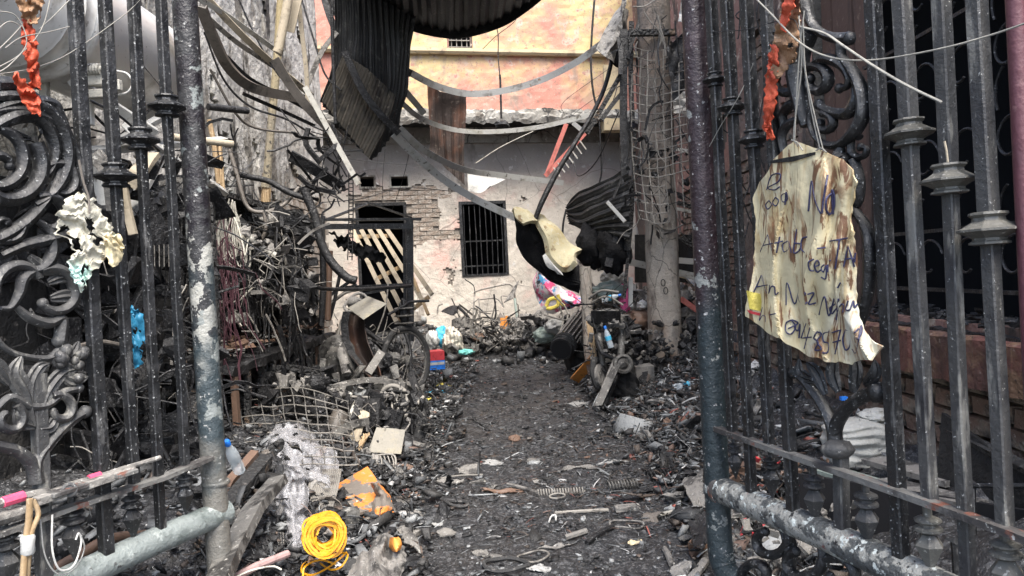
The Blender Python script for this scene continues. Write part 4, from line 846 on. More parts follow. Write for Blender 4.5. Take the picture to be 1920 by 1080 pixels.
# roof sheet drooping across the top
mb = loft([(0, up([(655, -30, 6.6), (640, -90, 5.4), (620, -260, 4.6)])), (.2, up([(705, 14, 6.6), (690, -60, 5.3), (680, -260, 4.5)])), (.4, up([(765, 47, 6.6), (755, -40, 5.3), (750, -260, 4.5)])), (.6, up([(850, 65, 6.6), (850, -30, 5.3), (850, -260, 4.5)])), (.8, up([(930, 46, 6.6), (940, -40, 5.3), (950, -260, 4.5)])), (1, up([(1020, -8, 6.6), (1035, -80, 5.3), (1050, -260, 4.5)]))], 200, 24, .016, 26, .004, .02, 3)
solo(mb, 'corrugated_sheet', K['sheet'], 'blackened corrugated roof sheet sagging across the top of the alley', 'roof sheet', 'fallen corrugated roof sheets', True)
mb = MB(); mb.strip(cr(up([(640, -48, 6.45), (700, 8, 6.5), (765, 44, 6.5), (850, 61, 6.5), (930, 43, 6.5), (985, 10, 6.5), (1030, -28, 6.5)]), 8), .1, .03, ref=Vector((0, 1, .1))); solo(mb, 'roof_edge_strip', K['charmatte'], 'black edge strip along the rim of the sagging roof sheet', 'strip')
for i, (q, r, m2, lb) in enumerate((([(383, 60, 5), (420, 150, 5.2), (470, 200, 5.4), (540, 225, 5.6), (600, 262, 5.8)], .008, 'char', 'black cable sagging left to right under the broad brown strip'), ([(440, -20, 5.6), (480, 70, 5.7), (530, 150, 5.8), (600, 205, 6), (640, 300, 6.2)], .007, 'char', 'black cable from the bamboo pole down to the long lath'), ([(560, -20, 6), (590, 80, 6), (610, 140, 6), (640, 170, 6)], .008, 'char', 'black cable hanging left of the straight black rod'), ([(610, -20, 6.2), (640, 60, 6.3), (655, 130, 6.3)], .012, 'char', 'thick black cable over the top of the large hanging sheet'), ([(1075, 300, 8), (1085, 330, 7.8), (1120, 300, 7.4), (1160, 210, 7)], .006, 'char', 'thin cable looping under the slab corner to the right struts'), ([(600, 380, 7.5), (680, 372, 8), (760, 352, 9), (860, 360, 10)], .005, 'char', 'thin cable over the doorway towards the barred window'), ([(394, 130, 4.8), (440, 210, 5), (480, 240, 5.2), (560, 250, 5.5)], .009, 'browngrey', 'brown cable sagging low over the flaking wall'))):
    wire('cable', q, 0, r, K[m2], lb, 'cable')
# big sheet hanging down on the left of the gap
mb = loft([(0, up([(625, -40, 5.9), (628, 60, 6.1), (622, 130, 6.2), (603, 190, 6.4)])), (.3, up([(668, -40, 5.9), (672, 80, 6.0), (668, 170, 6.1), (650, 250, 6.3)])), (.6, up([(712, -40, 6.0), (722, 90, 6.0), (722, 210, 6.1), (697, 301, 6.2)])), (1, up([(792, -10, 6.2), (772, 70, 6.2), (762, 160, 6.3), (748, 243, 6.4)]))], 190, 40, .016, 15, .004, .03, 5)
solo(mb, 'corrugated_sheet', K['sheet'], 'large dark corrugated sheet hanging by its top, left of the pink wall', 'roof sheet', 'fallen corrugated roof sheets', True)
mb = loft([(0, up([(604, 188, 6.1), (622, 150, 6.05), (644, 100, 6.0)])), (.5, up([(650, 246, 6.05), (668, 190, 5.98), (690, 130, 5.9)])), (1, up([(692, 298, 6.0), (724, 236, 5.95), (742, 180, 5.9)]))], 120, 20, .014, 10, .004, .015, 8)
solo(mb, 'corrugated_sheet', K['sheetbrown'], 'browned corrugated sheet tip showing under the large dark one', 'roof sheet', 'fallen corrugated roof sheets', True)
mb = loft([(0, up([(800, 146, 8.2), (803, 200, 8.25), (806, 260, 8.3), (804, 284, 8.3)])), (.4, up([(825, 172, 8.2), (824, 220, 8.3), (830, 285, 8.35), (832, 312, 8.35)])), (1, up([(874, 180, 8.2), (874, 220, 8.25), (870, 290, 8.3), (871, 347, 8.3)]))], 70, 34, .012, 5, .004, .03, 2)
solo(mb, 'corrugated_sheet', K['rust'], 'narrow rust-brown corrugated sheet dangling in front of the pink wall', 'roof sheet', 'fallen corrugated roof sheets', True)
mb = loft([(0, up([(1180, 312, 6.6), (1120, 345, 6.9), (1075, 365, 7.2), (1060, 385, 7.3)])), (.5, up([(1182, 380, 6.5), (1130, 400, 6.7), (1090, 415, 7.0), (1062, 405, 7.3)])), (1, up([(1180, 450, 6.5), (1150, 440, 6.6), (1110, 434, 6.9), (1066, 420, 7.3)]))], 100, 30, .014, 7, .004, .04, 9)
solo(mb, 'corrugated_sheet', K['sheet'], 'curled dark corrugated sheet beside the rebar mesh on the right', 'roof sheet', 'fallen corrugated roof sheets', True)
mb = MB(); mb.blob(U(1112, 462, 6.9), .16, .14, .2, seed=4, amp=.35, sub=(20, 14)); mb.blob(U(1150, 470, 6.7), .14, .12, .2, seed=7, amp=.4, sub=(16, 12))
solo(mb, 'cloth_bundle', K['blackcloth'], 'pitch-black charred bundle hanging under the curled sheet', 'bundle', None, True)
# sagging steel purlins
def purlin(pts, wpx, mt, label, th=.35, ref=None, d=None):
    W = cr(up(pts, d), 7); s = pts[0][2] / F if d is None else d / F
    w = wpx * s; ref = ref or Vector((0, 1, .15)); t_ = .005
    prof = [(-w / 2, -w * th / 2), (w / 2, -w * th / 2), (w / 2, -w * th / 2 + t_), (-w / 2 + t_, -w * th / 2 + t_), (-w / 2 + t_, w * th / 2), (-w / 2, w * th / 2)]
    mb = MB()
    # y axis of the profile lies along ref x tangent
    mb.sweep(W, prof, ref=ref, cap=True); 
    o = mb.build('steel_purlin', mt); return tag(o, label, 'purlin', 'buckled steel roof purlins')
purlin([(600, -50, 6.6), (632, 20, 6.5), (672, 75, 6.6), (720, 108, 6.7), (770, 138, 6.9)], 14, K['char'], 'black left stretch of the long strip arching under the pink wall')
purlin([(768, 136, 6.9), (820, 162, 7.2), (880, 176, 7.4), (950, 169, 7.5), (1020, 148, 7.5), (1080, 117, 7.4), (1125, 84, 7.3), (1172, 48, 7.2)], 13, K['steel'], 'long grey strip curving in a U across the pink wall')
purlin([(598, -40, 6.2), (622, 40, 6.1), (660, 110, 6.2), (700, 150, 6.4), (755, 195, 6.6)], 12, K['char'], 'black strip crossing the large hanging sheet, second from its top')
purlin([(752, 192, 6.6), (790, 222, 7.0), (850, 243, 7.4), (920, 247, 7.6), (1000, 240, 7.8), (1070, 225, 7.9), (1125, 210, 8.0)], 10, K['whitepaint'], 'thin grey strip sagging along the floor slab edge')
purlin([(646, 96, 5.85), (680, 170, 5.85), (714, 215, 5.9), (748, 250, 6.0)], 13, K['char'], 'black strip crossing the browned lower sheet')
purlin([(738, 250, 6.0), (780, 292, 6.3), (830, 335, 6.6), (880, 367, 6.8), (930, 392, 6.9), (975, 412, 7.0)], 15, K['whitepaint'], 'straightish pale strip leading down to the hanging mattress')
purlin([(748, 240, 6.1), (800, 285, 6.5), (870, 318, 7.2), (950, 330, 7.8), (1056, 343, 8.2)], 13, K['whitepaint'], 'pale strip bent level, its cut end above the barred window')
purlin([(376, 10, 4.6), (400, 70, 4.9), (430, 128, 5.2), (478, 166, 5.5), (560, 184, 5.9)], 22, K['browngrey'], 'broad brown strip hooking down past the left gate post')
purlin([(378, 22, 5.2), (440, 76, 5.5), (500, 116, 5.8), (530, 135, 6.0)], 10, K['ash'], 'thin grey strip leaning above the broad brown one')
purlin([(366, -6, 5.0), (430, 32, 5.3), (528, 102, 5.8)], 10, K['palepaint'], 'upper of two pale yellow strips in the top left corner')
purlin([(380, -12, 5.1), (450, 62, 5.4), (515, 122, 5.8), (585, 180, 6.2)], 13, K['palewood'], 'lower of two pale yellow strips in the top left corner')
purlin([(425, 106, 5.4), (470, 148, 5.6), (530, 180, 5.9), (605, 222, 6.2)], 7, K['char'], 'thin black strip over the flaking wall, upper of the pair')
purlin([(455, 175, 5.5), (500, 195, 5.7), (545, 215, 5.9), (590, 236, 6.1)], 7, K['char'], 'thin black strip over the flaking wall, lower of the pair')
purlin([(515, 110, 5.3), (545, 160, 5.4), (585, 210, 5.5), (640, 262, 5.7)], 17, K['browngrey'], 'dark folded strip behind the long pale lath')
purlin([(557, -30, 5.6), (566, 60, 5.6), (574, 130, 5.6), (577, 192, 5.6)], 8, K['palewood'], 'upright brownish strip high on the left, ends in the air')
purlin([(632, 60, 6.0), (608, 90, 6.0), (588, 130, 6.0), (577, 158, 6.0)], 9, K['ash'], 'short grey strip slanting beside the browned sheet')
purlin([(742, 150, 6.2), (766, 178, 6.5), (795, 212, 6.8)], 12, K['whitepaint'], 'short pale strip stub peeking from under the large sheet')
mb = MB(); mb.bar(U(572, 163, 5.2), U(673, 346, 5.2), .036, .02, ref=fwd); solo(mb, 'long_lath', K['palepaint'], 'long straight whitish lath slanting down in front of the doorway', 'lath')
mb = MB(); mb.tube(cr(up([(622, -40, 5.5), (623, 60, 5.5), (626, 150, 5.5), (629, 232, 5.5)]), 5), .0135, 8); solo(mb, 'hanging_rod', K['char'], 'straight black rod hanging in front of the browned sheet', 'rod')
mb = MB(); mb.tube(up([(545, -30, 5.4), (535, 30, 5.4), (522, 94, 5.4)]), .034, 10); mb.tube(up([(522, 94, 5.4), (520, 99, 5.4)]), .037, 10)
solo(mb, 'bamboo_pole', K['palewood'], 'thick yellowish bamboo pole end poking down from the top left', 'pole', None, True)
mb = MB(); mb.bar(U(562, -20, 5.5), U(543, 60, 5.5), .07, .012, ref=fwd); solo(mb, 'cut_board', K['palewood'], 'pale board beside the bamboo pole end', 'board')
# hanging lamp on its cord
lp = thing('hanging_lamp', U(940, 238, 8.3), 'blackened lamp holder hanging on a cord before the pink wall', 'lamp')
mb = MB(); mb.tube(cr(up([(928, 40, 8.3), (934, 66, 8.3), (934, 105, 8.3), (937, 140, 8.3)]), 5), .006, 6); mb.tube(up([(937, 140, 8.3), (938, 148, 8.3)]), .012, 8); mb.build('cord', K['char'], lp)
mb = MB(); mb.tube(up([(938, 148, 8.3), (940, 222, 8.3)]), .012, 8); mb.build('stem', K['char'], lp)
mb = MB(); mb.blob(U(942, 235, 8.3), .085, .07, .05, seed=6, amp=.4, sub=(12, 8)); mb.build('lamp_holder', K['char'], lp)
wire('wire', [(905, 92, 8.3), (925, 72, 8.3), (940, 60, 8.3), (965, 40, 8.3), (978, 15, 8.3)], 0, .004, K['char'], 'loose black wire crossing the lamp cord')
wire('wire', [(882, 2, 6.2), (895, 16, 6.2), (912, 22, 6.2), (930, 18, 6.2), (938, -6, 6.2)], 0, .008, K['ropepale'], 'pale curved wire on the drooping roof sheet')
wire('cable', [(1117, -30, 7.6), (1110, 60, 7.6), (1108, 120, 7.6), (1112, 170, 7.6), (1120, 206, 7.6)], 0, .011, K['char'], 'thick black cable hanging before the right end of the pink wall', 'cable')
wire('cable', [(1124, 228, 7.7), (1126, 270, 7.7), (1128, 320, 7.7), (1124, 342, 7.7)], 0, .009, K['char'], 'black cable end above the curled sheet', 'cable')
wire('cable', [(1062, 392, 8.4), (1056, 420, 8.4), (1054, 462, 8.4)], 0, .012, K['char'], 'knotted black cable hanging left of the charred bundle', 'cable')
wire('wire', [(892, 306, 9.5), (940, 275, 9.5), (1000, 246, 9.5)], 0, .005, K['ropepale'], 'straight pale wire slanting up to the slab')
wire('wire', [(1062, 225, 9), (1100, 195, 9), (1165, 150, 9)], 0, .003, K['char'], 'thin straight wire before the right end of the pink wall, lower')
wire('wire', [(1058, 215, 9), (1058, 190, 9), (1140, 130, 9)], 0, .003, K['char'], 'thin straight wire before the right end of the pink wall, upper')
wire('wire', [(640, 296, 11), (720, 306, 11), (800, 310, 11)], 0, .004, K['char'], 'thin wire drooping above the two wall vents')
wire('wire', [(775, 250, 7), (757, 330, 7.5), (735, 395, 8)], 0, .003, K['char'], 'thin wire slanting down past the right wall vent')
wire('wire', [(722, 280, 9), (718, 330, 9), (716, 380, 9)], 0, .003, K['char'], 'thin upright wire between the two wall vents')
# red ladder-like bracket
rb = thing('red_bracket', U(1060, 330, 8.5), 'buckled red angle-iron bracket with small rungs over the black rod', 'bracket')
for a, b in (((1062, 232), (1024, 330)), ((1097, 250), (1022, 330)), ((1074, 230), (1097, 250))):
    mb = MB(); mb.bar(U(*a, 8.5), U(*b, 8.5), .05, .02, ref=fwd); mb.build('angle_bar', K['redrail'] if a[1] != 230 else K['palegrey'], rb)
for i in range(7):
    t = i / 6; x = 1086 - 48 * t; y = 262 + 52 * t; mb = MB(); mb.bar(U(x, y, 8.45), U(x + 13, y + 18, 8.45), .014, .012, ref=fwd); mb.build('rung', K['palepaint'], rb)
# black rod rising from the mattress
mb = MB(); mb.tube(cr(up([(1003, 412, 6.6), (1018, 375, 6.6), (1045, 322, 6.7), (1080, 265, 6.8), (1110, 215, 6.9), (1135, 160, 7.0), (1152, 90, 7.0), (1160, 40, 7.0)]), 6), [.022, .026, .022, .02, .02, .016], 8)
solo(mb, 'long_rod', K['char'], 'long black rod rising from the mattress to the column head', 'rod', None, True)
# mattress folded over, foam inside black cover
mt_ = thing('burnt_mattress', U(1020, 545, 6.7), 'half-burnt mattress of cream foam in a black cover, slung from the pale strip', 'mattress')
mb = loft([(0, up([(960, 395, 6.8), (972, 440, 6.8), (985, 478, 6.8), (1010, 510, 6.75), (1040, 535, 6.7), (1085, 552, 6.7)])), (.5, up([(985, 400, 6.7), (998, 440, 6.68), (1010, 480, 6.66), (1035, 512, 6.6), (1060, 530, 6.6), (1088, 535, 6.6)])), (1, up([(1006, 412, 6.8), (1022, 445, 6.75), (1036, 480, 6.7), (1055, 500, 6.7), (1072, 505, 6.7), (1086, 498, 6.7)]))], 30, 50, 0, 0, .02, .1, 3)
mb.build('black_cover', K['blackcloth'], mt_, True)
mb = loft([(0, up([(1000, 404, 6.7), (1010, 432, 6.6), (1024, 470, 6.55), (1040, 494, 6.5), (1060, 502, 6.5), (1082, 492, 6.5)])), (.5, up([(1008, 408, 6.75), (1024, 436, 6.7), (1038, 462, 6.66), (1052, 478, 6.62), (1066, 484, 6.62), (1080, 484, 6.6)])), (1, up([(1012, 410, 6.8), (1034, 438, 6.8), (1048, 454, 6.8), (1060, 464, 6.8), (1072, 474, 6.8), (1083, 482, 6.8)]))], 30, 60, 0, 0, .05, .06, 8)
mb.build('foam', K['foam'], mt_, True)
mb = loft([(0, up([(958, 398, 6.6), (968, 412, 6.55), (982, 424, 6.5)])), (.5, up([(972, 396, 6.65), (984, 404, 6.55), (994, 418, 6.5)])), (1, up([(984, 400, 6.75), (996, 408, 6.7), (1003, 420, 6.6)]))], 20, 20, 0, 0, .04, .04, 4); mb.build('foam', K['foam'], mt_, True)
mb = loft([(0, up([(1018, 482, 6.5), (1030, 500, 6.45), (1046, 512, 6.4)])), (1, up([(1024, 478, 6.5), (1042, 500, 6.4), (1056, 516, 6.4)]))], 10, 16, 0, 0, .02, .03, 5); mb.build('white_lining', K['white'], mt_, True)
# fabric piece near the window top
mb = loft([(0, up([(876, 322, 8.9), (910, 326, 8.9), (948, 336, 8.9)])), (1, up([(878, 358, 8.9), (900, 362, 8.9), (918, 350, 8.9)]))], 20, 20, 0, 0, .006, .06, 3)
solo(mb, 'white_tarp', K['white'], 'scrap of white tarpaulin under the pale bent strip', 'tarp', None, True)
# grey tarpaulin at the column head
mb = loft([(0, up([(1160, -10, 6.9), (1150, 30, 6.9), (1118, 92, 6.8)])), (.5, up([(1172, 0, 6.7), (1160, 60, 6.7), (1134, 108, 6.7)])), (1, up([(1176, 20, 6.9), (1172, 80, 6.9), (1152, 118, 6.8)]))], 24, 30, 0, 0, .006, .12, 3)
solo(mb, 'grey_tarp', K['ash'], 'crumpled grey tarpaulin hooked at the head of the column', 'tarp', None, True)
mb = MB(); mb.blob(U(1162, 88, 6.9), .1, .1, .2, seed=8, amp=.35, sub=(14, 10)); solo(mb, 'charred_bundle', K['blackcloth'], 'black charred lump under the grey tarpaulin at the column head', 'bundle', None, True)
# timber cross-piece on the column, lattice steel and rebar mesh
mb = MB(); mb.bar(U(1178, 62, 6.5), U(1266, 61, 6.5), .055, .05); solo(mb, 'cross_timber', K['charwood'], 'short grey timber strapped across the top of the column', 'timber')
ms = thing('rebar_mesh', U(1240, 410, 6.4), 'rusted square wire mesh leaning on the concrete column', 'mesh')
def mp(i, j):   # mesh grid point
    u = i / 8; v = j / 19; x = 1188 + 112 * u + 12 * v - 10 * math.sin(v * 3) * (1 - u); y = 88 + 322 * v + 8 * math.sin(u * 5); 
    return U(x + 2.5 * nz((i, j, 0), .7), y + 3 * nz((i, j, 4), .7), 6.42 + .08 * math.sin(u * 4 + v * 3) - .05 * v)
for i in range(9):
    mb = MB(); mb.tube([mp(i, j) for j in range((0 if i else 3), 20 - (i > 6) * 5)], .0052, 5); mb.build('mesh_wire', K['ashwire'], ms)
for j in range(20):
    mb = MB(); mb.tube([mp(i, j) for i in range(0, 9 if j < 15 else 5)], .0052, 5); mb.build('mesh_wire', K['ashwire'], ms)
for i, (a, b, w_) in enumerate((((1170, 55), (1176, 440), 14), ((1184, 40), (1186, 230), 9), ((1160, 70), (1163, 140), 8), ((1178, 230), (1150, 470), 9), ((1190, 240), (1170, 560), 6), ((1196, 260), (1150, 372), 4), ((1205, 262), (1160, 400), 4), ((1175, 120), (1100, 250), 9), ((1170, 170), (1128, 225), 8), ((1212, 0), (1176, 110), 6), ((1184, 330), (1176, 470), 12), ((1160, 380), (1140, 500), 14))):
    mb = MB(); mb.strip(cr([U(*a, 6.7), U((a[0] + b[0]) / 2 + random.uniform(-5, 5), (a[1] + b[1]) / 2, 6.65), U(*b, 6.6)], 6), w_ * 6.6 / F, .018)
    solo(mb, 'burnt_strut', K['char'] if i % 3 != 1 else K['charwood'], ['wide black upright left of the column', 'short grey-black upright at the column head', 'stub of black strut under the grey tarpaulin', 'black strut slanting down-left from the mesh', 'thin long strut passing the charred bundle', 'thinnest slanting rod left of the mesh', 'thin slanting rod crossing the mesh edge', 'black strut slanting toward the slab corner', 'short black strut under the slanting one by the slab corner', 'thin strut rising to the top beside the column', 'thick dark upright below the curled sheet end', 'broad charred slat beside the black bundle'][i], 'strut')
for i, (x0, y0, x1, y1, lb) in enumerate(((1138, 378, 1172, 416, 'white stick lying across the curled dark sheet'), (1258, 278, 1300, 285, 'white bar end beside the maroon gate post, higher one'), (1186, 374, 1300, 398, 'white bar behind the column, level with the curled sheet'))):
    mb = MB(); mb.bar(U(x0, y0, 6.3 if i == 0 else 7.3), U(x1, y1, 6.3 if i == 0 else 7.3), .03, .02, ref=fwd); solo(mb, 'white_bar', K['whitepaint'], lb, 'bar')
# cloths and wires right of the column head
for i, (pts, mt2, lb) in enumerate((([(1262, 170, 7.4), (1284, 172, 7.4), (1290, 215, 7.4), (1258, 212, 7.4)], 'white', 'white cloth patch seen through the mesh'), ([(1278, 0, 7.6), (1302, 0, 7.6), (1302, 60, 7.6), (1272, 40, 7.6)], 'white', 'pale cloth corner beside the top of the right gate post'), ([(1250, 90, 6.4), (1282, 60, 6.4), (1300, 150, 6.4), (1262, 190, 6.4)], 'char', 'dark buckled plate beside the mesh top'))):
    A_, B_, C_, D_ = up(pts); mb = MB(); mb.grid(lambda u, v: A_.lerp(B_, u).lerp(D_.lerp(C_, u), v) + fwd * .05 * nz((u * 3, v * 4, i)), 10, 10, .006); solo(mb, 'cloth_patch' if i < 2 else 'buckled_plate', K[mt2], lb, 'cloth' if i < 2 else 'plate', None, True)
for i in range(26):
    x = random.uniform(1180, 1300); y = random.uniform(-10, 440); d0 = random.uniform(6.2, 6.6); L = random.uniform(30, 90); a = random.uniform(.7, 2.4)
    q = [(x, y, d0)]
    for k in range(3): a += random.uniform(-.7, .7); q.append((q[-1][0] + L / 3 * math.cos(a), q[-1][1] + L / 3 * math.sin(a), d0))
    wire('loose_wire', q, 0, random.choice([.004, .006, .008]), K[random.choice(['char', 'ashwire', 'ashwire'])], 'loose scorched wire snagged on the mesh and column head', 'wire', 'loose wires on the mesh by the column', 5)
# ================================================================ left side: tank, tangle, counter, scooters
# stainless water tank on a white steel cradle
T0 = Vector((-1.8, 2.2, 2.2)); tr = .26
tk = thing('water_tank', Vector((-1.8, 3.0, 1.94)), 'horizontal stainless steel water tank behind the left gate', 'water tank')
prof = [(0.0, -.13), (tr * .5, -.115), (tr * .85, -.06), (tr, 0)]
for i in range(3):
    a = .5 + i * .07; prof += [(tr, a), (tr * 1.035, a + .012), (tr, a + .024)]
prof += [(tr, 1.5), (tr * .85, 1.57), (tr * .5, 1.62), (0.0, 1.64)]
mb = MB(); mb.lathe(T0, Vector((0, 1, 0)), prof, 36); mb.build('barrel', K['tank'], tk, True)
mb = MB(); mb.lathe(T0 + Vector((0, .66, 0)), Vector((0, 1, 0)), [(tr * 1.01, 0), (tr * 1.05, .01), (tr * 1.05, .05), (tr * 1.01, .06)], 36); mb.build('band', K['tank'], tk, True)
mb = MB(); mb.lathe(T0 + Vector((.28, .05, -.05)), Vector((.6, -.8, 0)), [(.06, -.02), (.06, .02), (.04, .03)], 14); mb.build('outlet', K['whitepaint'], tk, True)
cd = thing('tank_cradle', Vector((-1.8, 3.8, 1.75)), 'dirty white angle-iron cradle under the steel tank', 'frame')
for a, b, w_ in (((150, 285, 3.0), (420, 262, 4.3), 22), ((135, 150, 2.9), (290, 250, 3.3), 22), ((240, 240, 3.1), (420, 360, 4.4), 26), ((165, 130, 3.0), (168, 235, 3.0), 14), ((222, 265, 3.2), (330, 205, 3.6), 14), ((310, 275, 3.5), (240, 400, 3.2), 22), ((170, 290, 3.1), (215, 450, 3.1), 20)):
    mb = MB(); mb.strip(up([a, b]), w_ * a[2] / F, .03, ref=fwd); mb.build('angle_bar', K['whitepaint'], cd, bev=.003)
pv = thing('pipe_valve', U(150, 130, 2.9), 'cream plastic pipe and union valve beside the tank', 'valve')
mb = MB(); mb.tube(up([(52, 126, 2.9), (196, 129, 2.9)]), .011, 10); mb.build('pipe', K['palepaint'], pv, True)
W = up([(86, 131, 2.9), (196, 129, 2.9)])
mb = MB(); mb.lathe(W[0], W[1] - W[0], [(.016 + .007 * ((i % 2)), i * .0055) for i in range(40)], 12); mb.build('threaded_union', K['palepaint'], pv)
for (x, y, w_, h) in ((84, 180, 15, 70), (188, 176, 44, 16), (180, 150, 34, 22), (222, 160, 10, 20)):
    mb = MB(); mb.box(U(x, y, 2.92), (w_ * 2.92 / F, .03, h * 2.92 / F)); mb.build('valve_body', K['palepaint'], pv, bev=.003)
mb = MB(); mb.tube(cr(up([(215, 132, 2.95), (238, 138, 2.95), (248, 155, 2.95), (240, 172, 2.95), (222, 178, 2.95)]), 6), .004, 7); mb.build('hose', K['white'], pv, True)
for i, (q, r, mt2, lb) in enumerate((([(325, 257, 3.2), (436, 270, 3.4)], .016, 'palewood', 'cream tube end poking out beside the left gate post'), ([(392, 225, 4.6), (400, 262, 4.6), (410, 345, 4.6)], .016, 'wood', 'left splinter of yellowish bamboo by the gate post'), ([(412, 275, 4.6), (418, 355, 4.6)], .014, 'wood', 'right splinter of yellowish bamboo by the gate post'), ([(390, 200, 4.2), (465, 208, 4.4)], .02, 'char', 'black flat bar sticking from behind the gate post'))):
    mb = MB(); mb.tube(up(q), r, 9); solo(mb, 'pole_end', K[mt2], lb, 'pole', None, True)
for i, (q, w_, mt2, lb) in enumerate((([(178, 288, 2.9), (205, 330, 2.9), (215, 395, 2.95)], 26, 'ash', 'grey curved strap under the tank cradle'), ([(244, 348, 3.0), (262, 320, 3.0), (285, 290, 3.1)], 30, 'palewood', 'pale plank stub slanting between the left gate bars'), ([(250, 440, 3.0), (238, 390, 3.0), (232, 350, 3.0)], 14, 'palewood', 'pale wood sliver beside the torn scrap'), ([(20, 262, 3.0), (52, 232, 3.0), (60, 300, 3.0)], 22, 'ash', 'grey bent plate behind the big left scroll'), ([(300, 345, 3.3), (345, 342, 3.3), (355, 420, 3.3)], 10, 'ash', 'grey bent rod behind the inner left bars'))):
    mb = MB(); mb.strip(cr(up(q), 5), w_ * 3 / F, .02, ref=fwd); solo(mb, 'bent_strap', K[mt2], lb, 'strap')

def tangle(name, box, d0, d1, n, L, r, mts, label, kind='stuff', up_bias=0.0, steps=5, seg=5):
    mb = MB()
    for i in range(n):
        x = random.uniform(box[0], box[2]); y = random.uniform(box[1], box[3]); d = random.uniform(d0, d1); p = U(x, y, d)
        a = Vector((random.gauss(0, 1), random.gauss(0, .6), random.gauss(-up_bias, 1))).normalized(); q = [p]
        bend = random.choice([.05, .12, .3, .45]); kink = random.random() < .4
        for k in range(steps):
            a = (a + Vector((random.gauss(0, bend), random.gauss(0, bend), random.gauss(-up_bias * .4, bend)))).normalized()
            if kink and random.random() < .3: a = Vector((random.gauss(0, 1), random.gauss(0, .5), random.gauss(-up_bias, 1))).normalized()
            q.append(q[-1] + a * (random.uniform(*L) / steps))
        rr = r[0] + (r[1] - r[0]) * random.random() ** 2.2
        if i % 4 == 0: mb.strip(q, rr * 3.2, rr * .5, ref=Vector((.3, .8, .4)))
        else: mb.tube(q if kink else cr(q, 3), rr * .8, seg)
    o = mb.build(name, mts, smooth=True); o['kind'] = kind; o['label'] = label; return o
def scraps(name, box, d0, d1, n, s, mts, label, flat_=.12):
    mb = MB()
    for i in range(n):
        x = random.uniform(box[0], box[2]); y = random.uniform(box[1], box[3]); p = U(x, y, random.uniform(d0, d1)); k = random.uniform(*s)
        rot = Matrix.Rotation(random.uniform(0, 6.28), 3, Vector((random.gauss(0, 1), random.gauss(0, 1), random.gauss(0, 1))).normalized())
        if i % 3: mb.box(p, (k * random.uniform(.4, 2), k * flat_, k * random.uniform(.4, 1.4)), rot, k * .18)
        else: mb.blob(p, k * .6, k * .35, k * .5, seed=i, amp=.8, sub=(7, 5), rot=rot)
    o = mb.build(name, mts); o['kind'] = 'stuff'; o['label'] = label; return o
# tangled burnt mass along the left wall (nobody could count it)
tangle('burnt_tangle', (395, 400, 556, 590), 4.3, 6.4, 85, (.15, .5), (.004, .013), K['char'], 'mass of burnt cables and twisted metal against the left wall', up_bias=.2)
tangle('ash_tangle', (400, 400, 560, 590), 4.2, 5.8, 85, (.12, .4), (.002, .006), K['ashwire'], 'paler ash-coated wires in the left wall wreckage', up_bias=.4)
tangle('hanging_threads', (400, 400, 440, 600), 3.8, 4.4, 50, (.2, .6), (.002, .005), mat('maroon_threads', (.08, .03, .04), rough=.7), 'maroon melted threads hanging beside the left gate post', up_bias=2.2)
scraps('burnt_scraps', (400, 400, 585, 600), 4.6, 6.6, 170, (.04, .13), K['char'], 'charred sheets and shreds heaped against the left wall')
scraps('ash_scraps', (400, 420, 590, 600), 4.4, 6.0, 100, (.02, .06), K['ash'], 'grey ash flakes in the left wall wreckage')
scraps('burnt_scraps', (-20, 300, 400, 1000), 3.0, 4.0, 420, (.03, .12), K['char'], 'charred litter filling the dark corner behind the left gate')
scraps('ash_scraps', (-20, 320, 400, 1000), 3.0, 3.7, 90, (.008, .025), K['ash'], 'grey flakes in the dark corner behind the left gate')
tangle('burnt_tangle', (390, 290, 440, 420), 4.4, 5.2, 24, (.15, .4), (.003, .009), K['char'], 'burnt cable ends beside the upper left gate post')
tangle('burnt_tangle', (-20, 240, 400, 980), 2.9, 3.7, 190, (.15, .6), (.003, .010), K['char'], 'burnt wires behind the left gate', up_bias=.3)
tangle('ash_tangle', (0, 240, 400, 900), 2.9, 3.5, 22, (.1, .4), (.002, .005), K['ashwire'], 'ash-pale wires behind the left gate', up_bias=.5)
# burnt shelves behind the left gate
sh = thing('charred_shelf', Vector((-1.7, 3.6, 0)), 'charred shelving standing in the dark behind the left gate', 'shelf')
for i in range(6):
    mb = MB(); y = 470 + i * 92; mb.bar(U(20, y, 3.5), U(400, y - 20 + random.uniform(-12, 12), 3.9), .32, .02, ref=Vector((0, 0, 1))); mb.build('shelf_board', K['charwood'], sh)
for x in (60, 175, 262, 330, 395):
    mb = MB(); mb.bar(U(x, 380, 3.55), U(x + 26, 1010, 3.5), .03, .03); mb.build('post', K['charwood'], sh)
mb = MB(); mb.box((-2.12, 3.6, .8), (.06, 2.9, 1.6)); solo(mb, 'dark_corner_board', K['sootshade'], 'black panel behind the charred shelving, soot and corner shade put into its colour', 'board')  # panel added where the corner is dark; soot and shade share its colour
rag('blue_cloth', lambda x, y, o: U(x, y, 2.95 - o), [(580, 244, 260), (600, 242, 272), (630, 244, 274), (655, 250, 268), (690, 250, 262)], K['bluebag'], 'strip of blue melted plastic behind the left gate bars', 'plastic', seed=4, off=0, amp=.04, edge=12, holes=.35, nu=16, nv=24)
mb = MB(); mb.tube(cr(up([(150, 648, 2.7), (185, 640, 2.8), (235, 648, 2.9)]), 5), .008, 7); solo(mb, 'rusty_rod', K['browngrey'], 'short rusty rod behind the left gate, near the blue plastic', 'rod')
mb = MB(); mb.tube(cr([GL(60, 1090, -.1), GL(150, 1040, -.1), GL(210, 1010, -.12), GL(300, 1000, -.15)], 5), [.012, .016, .013], 8); solo(mb, 'bent_pipe', K['brown'], 'bent rusty pipe lying behind the left gate bottom rail', 'pipe', None, True)
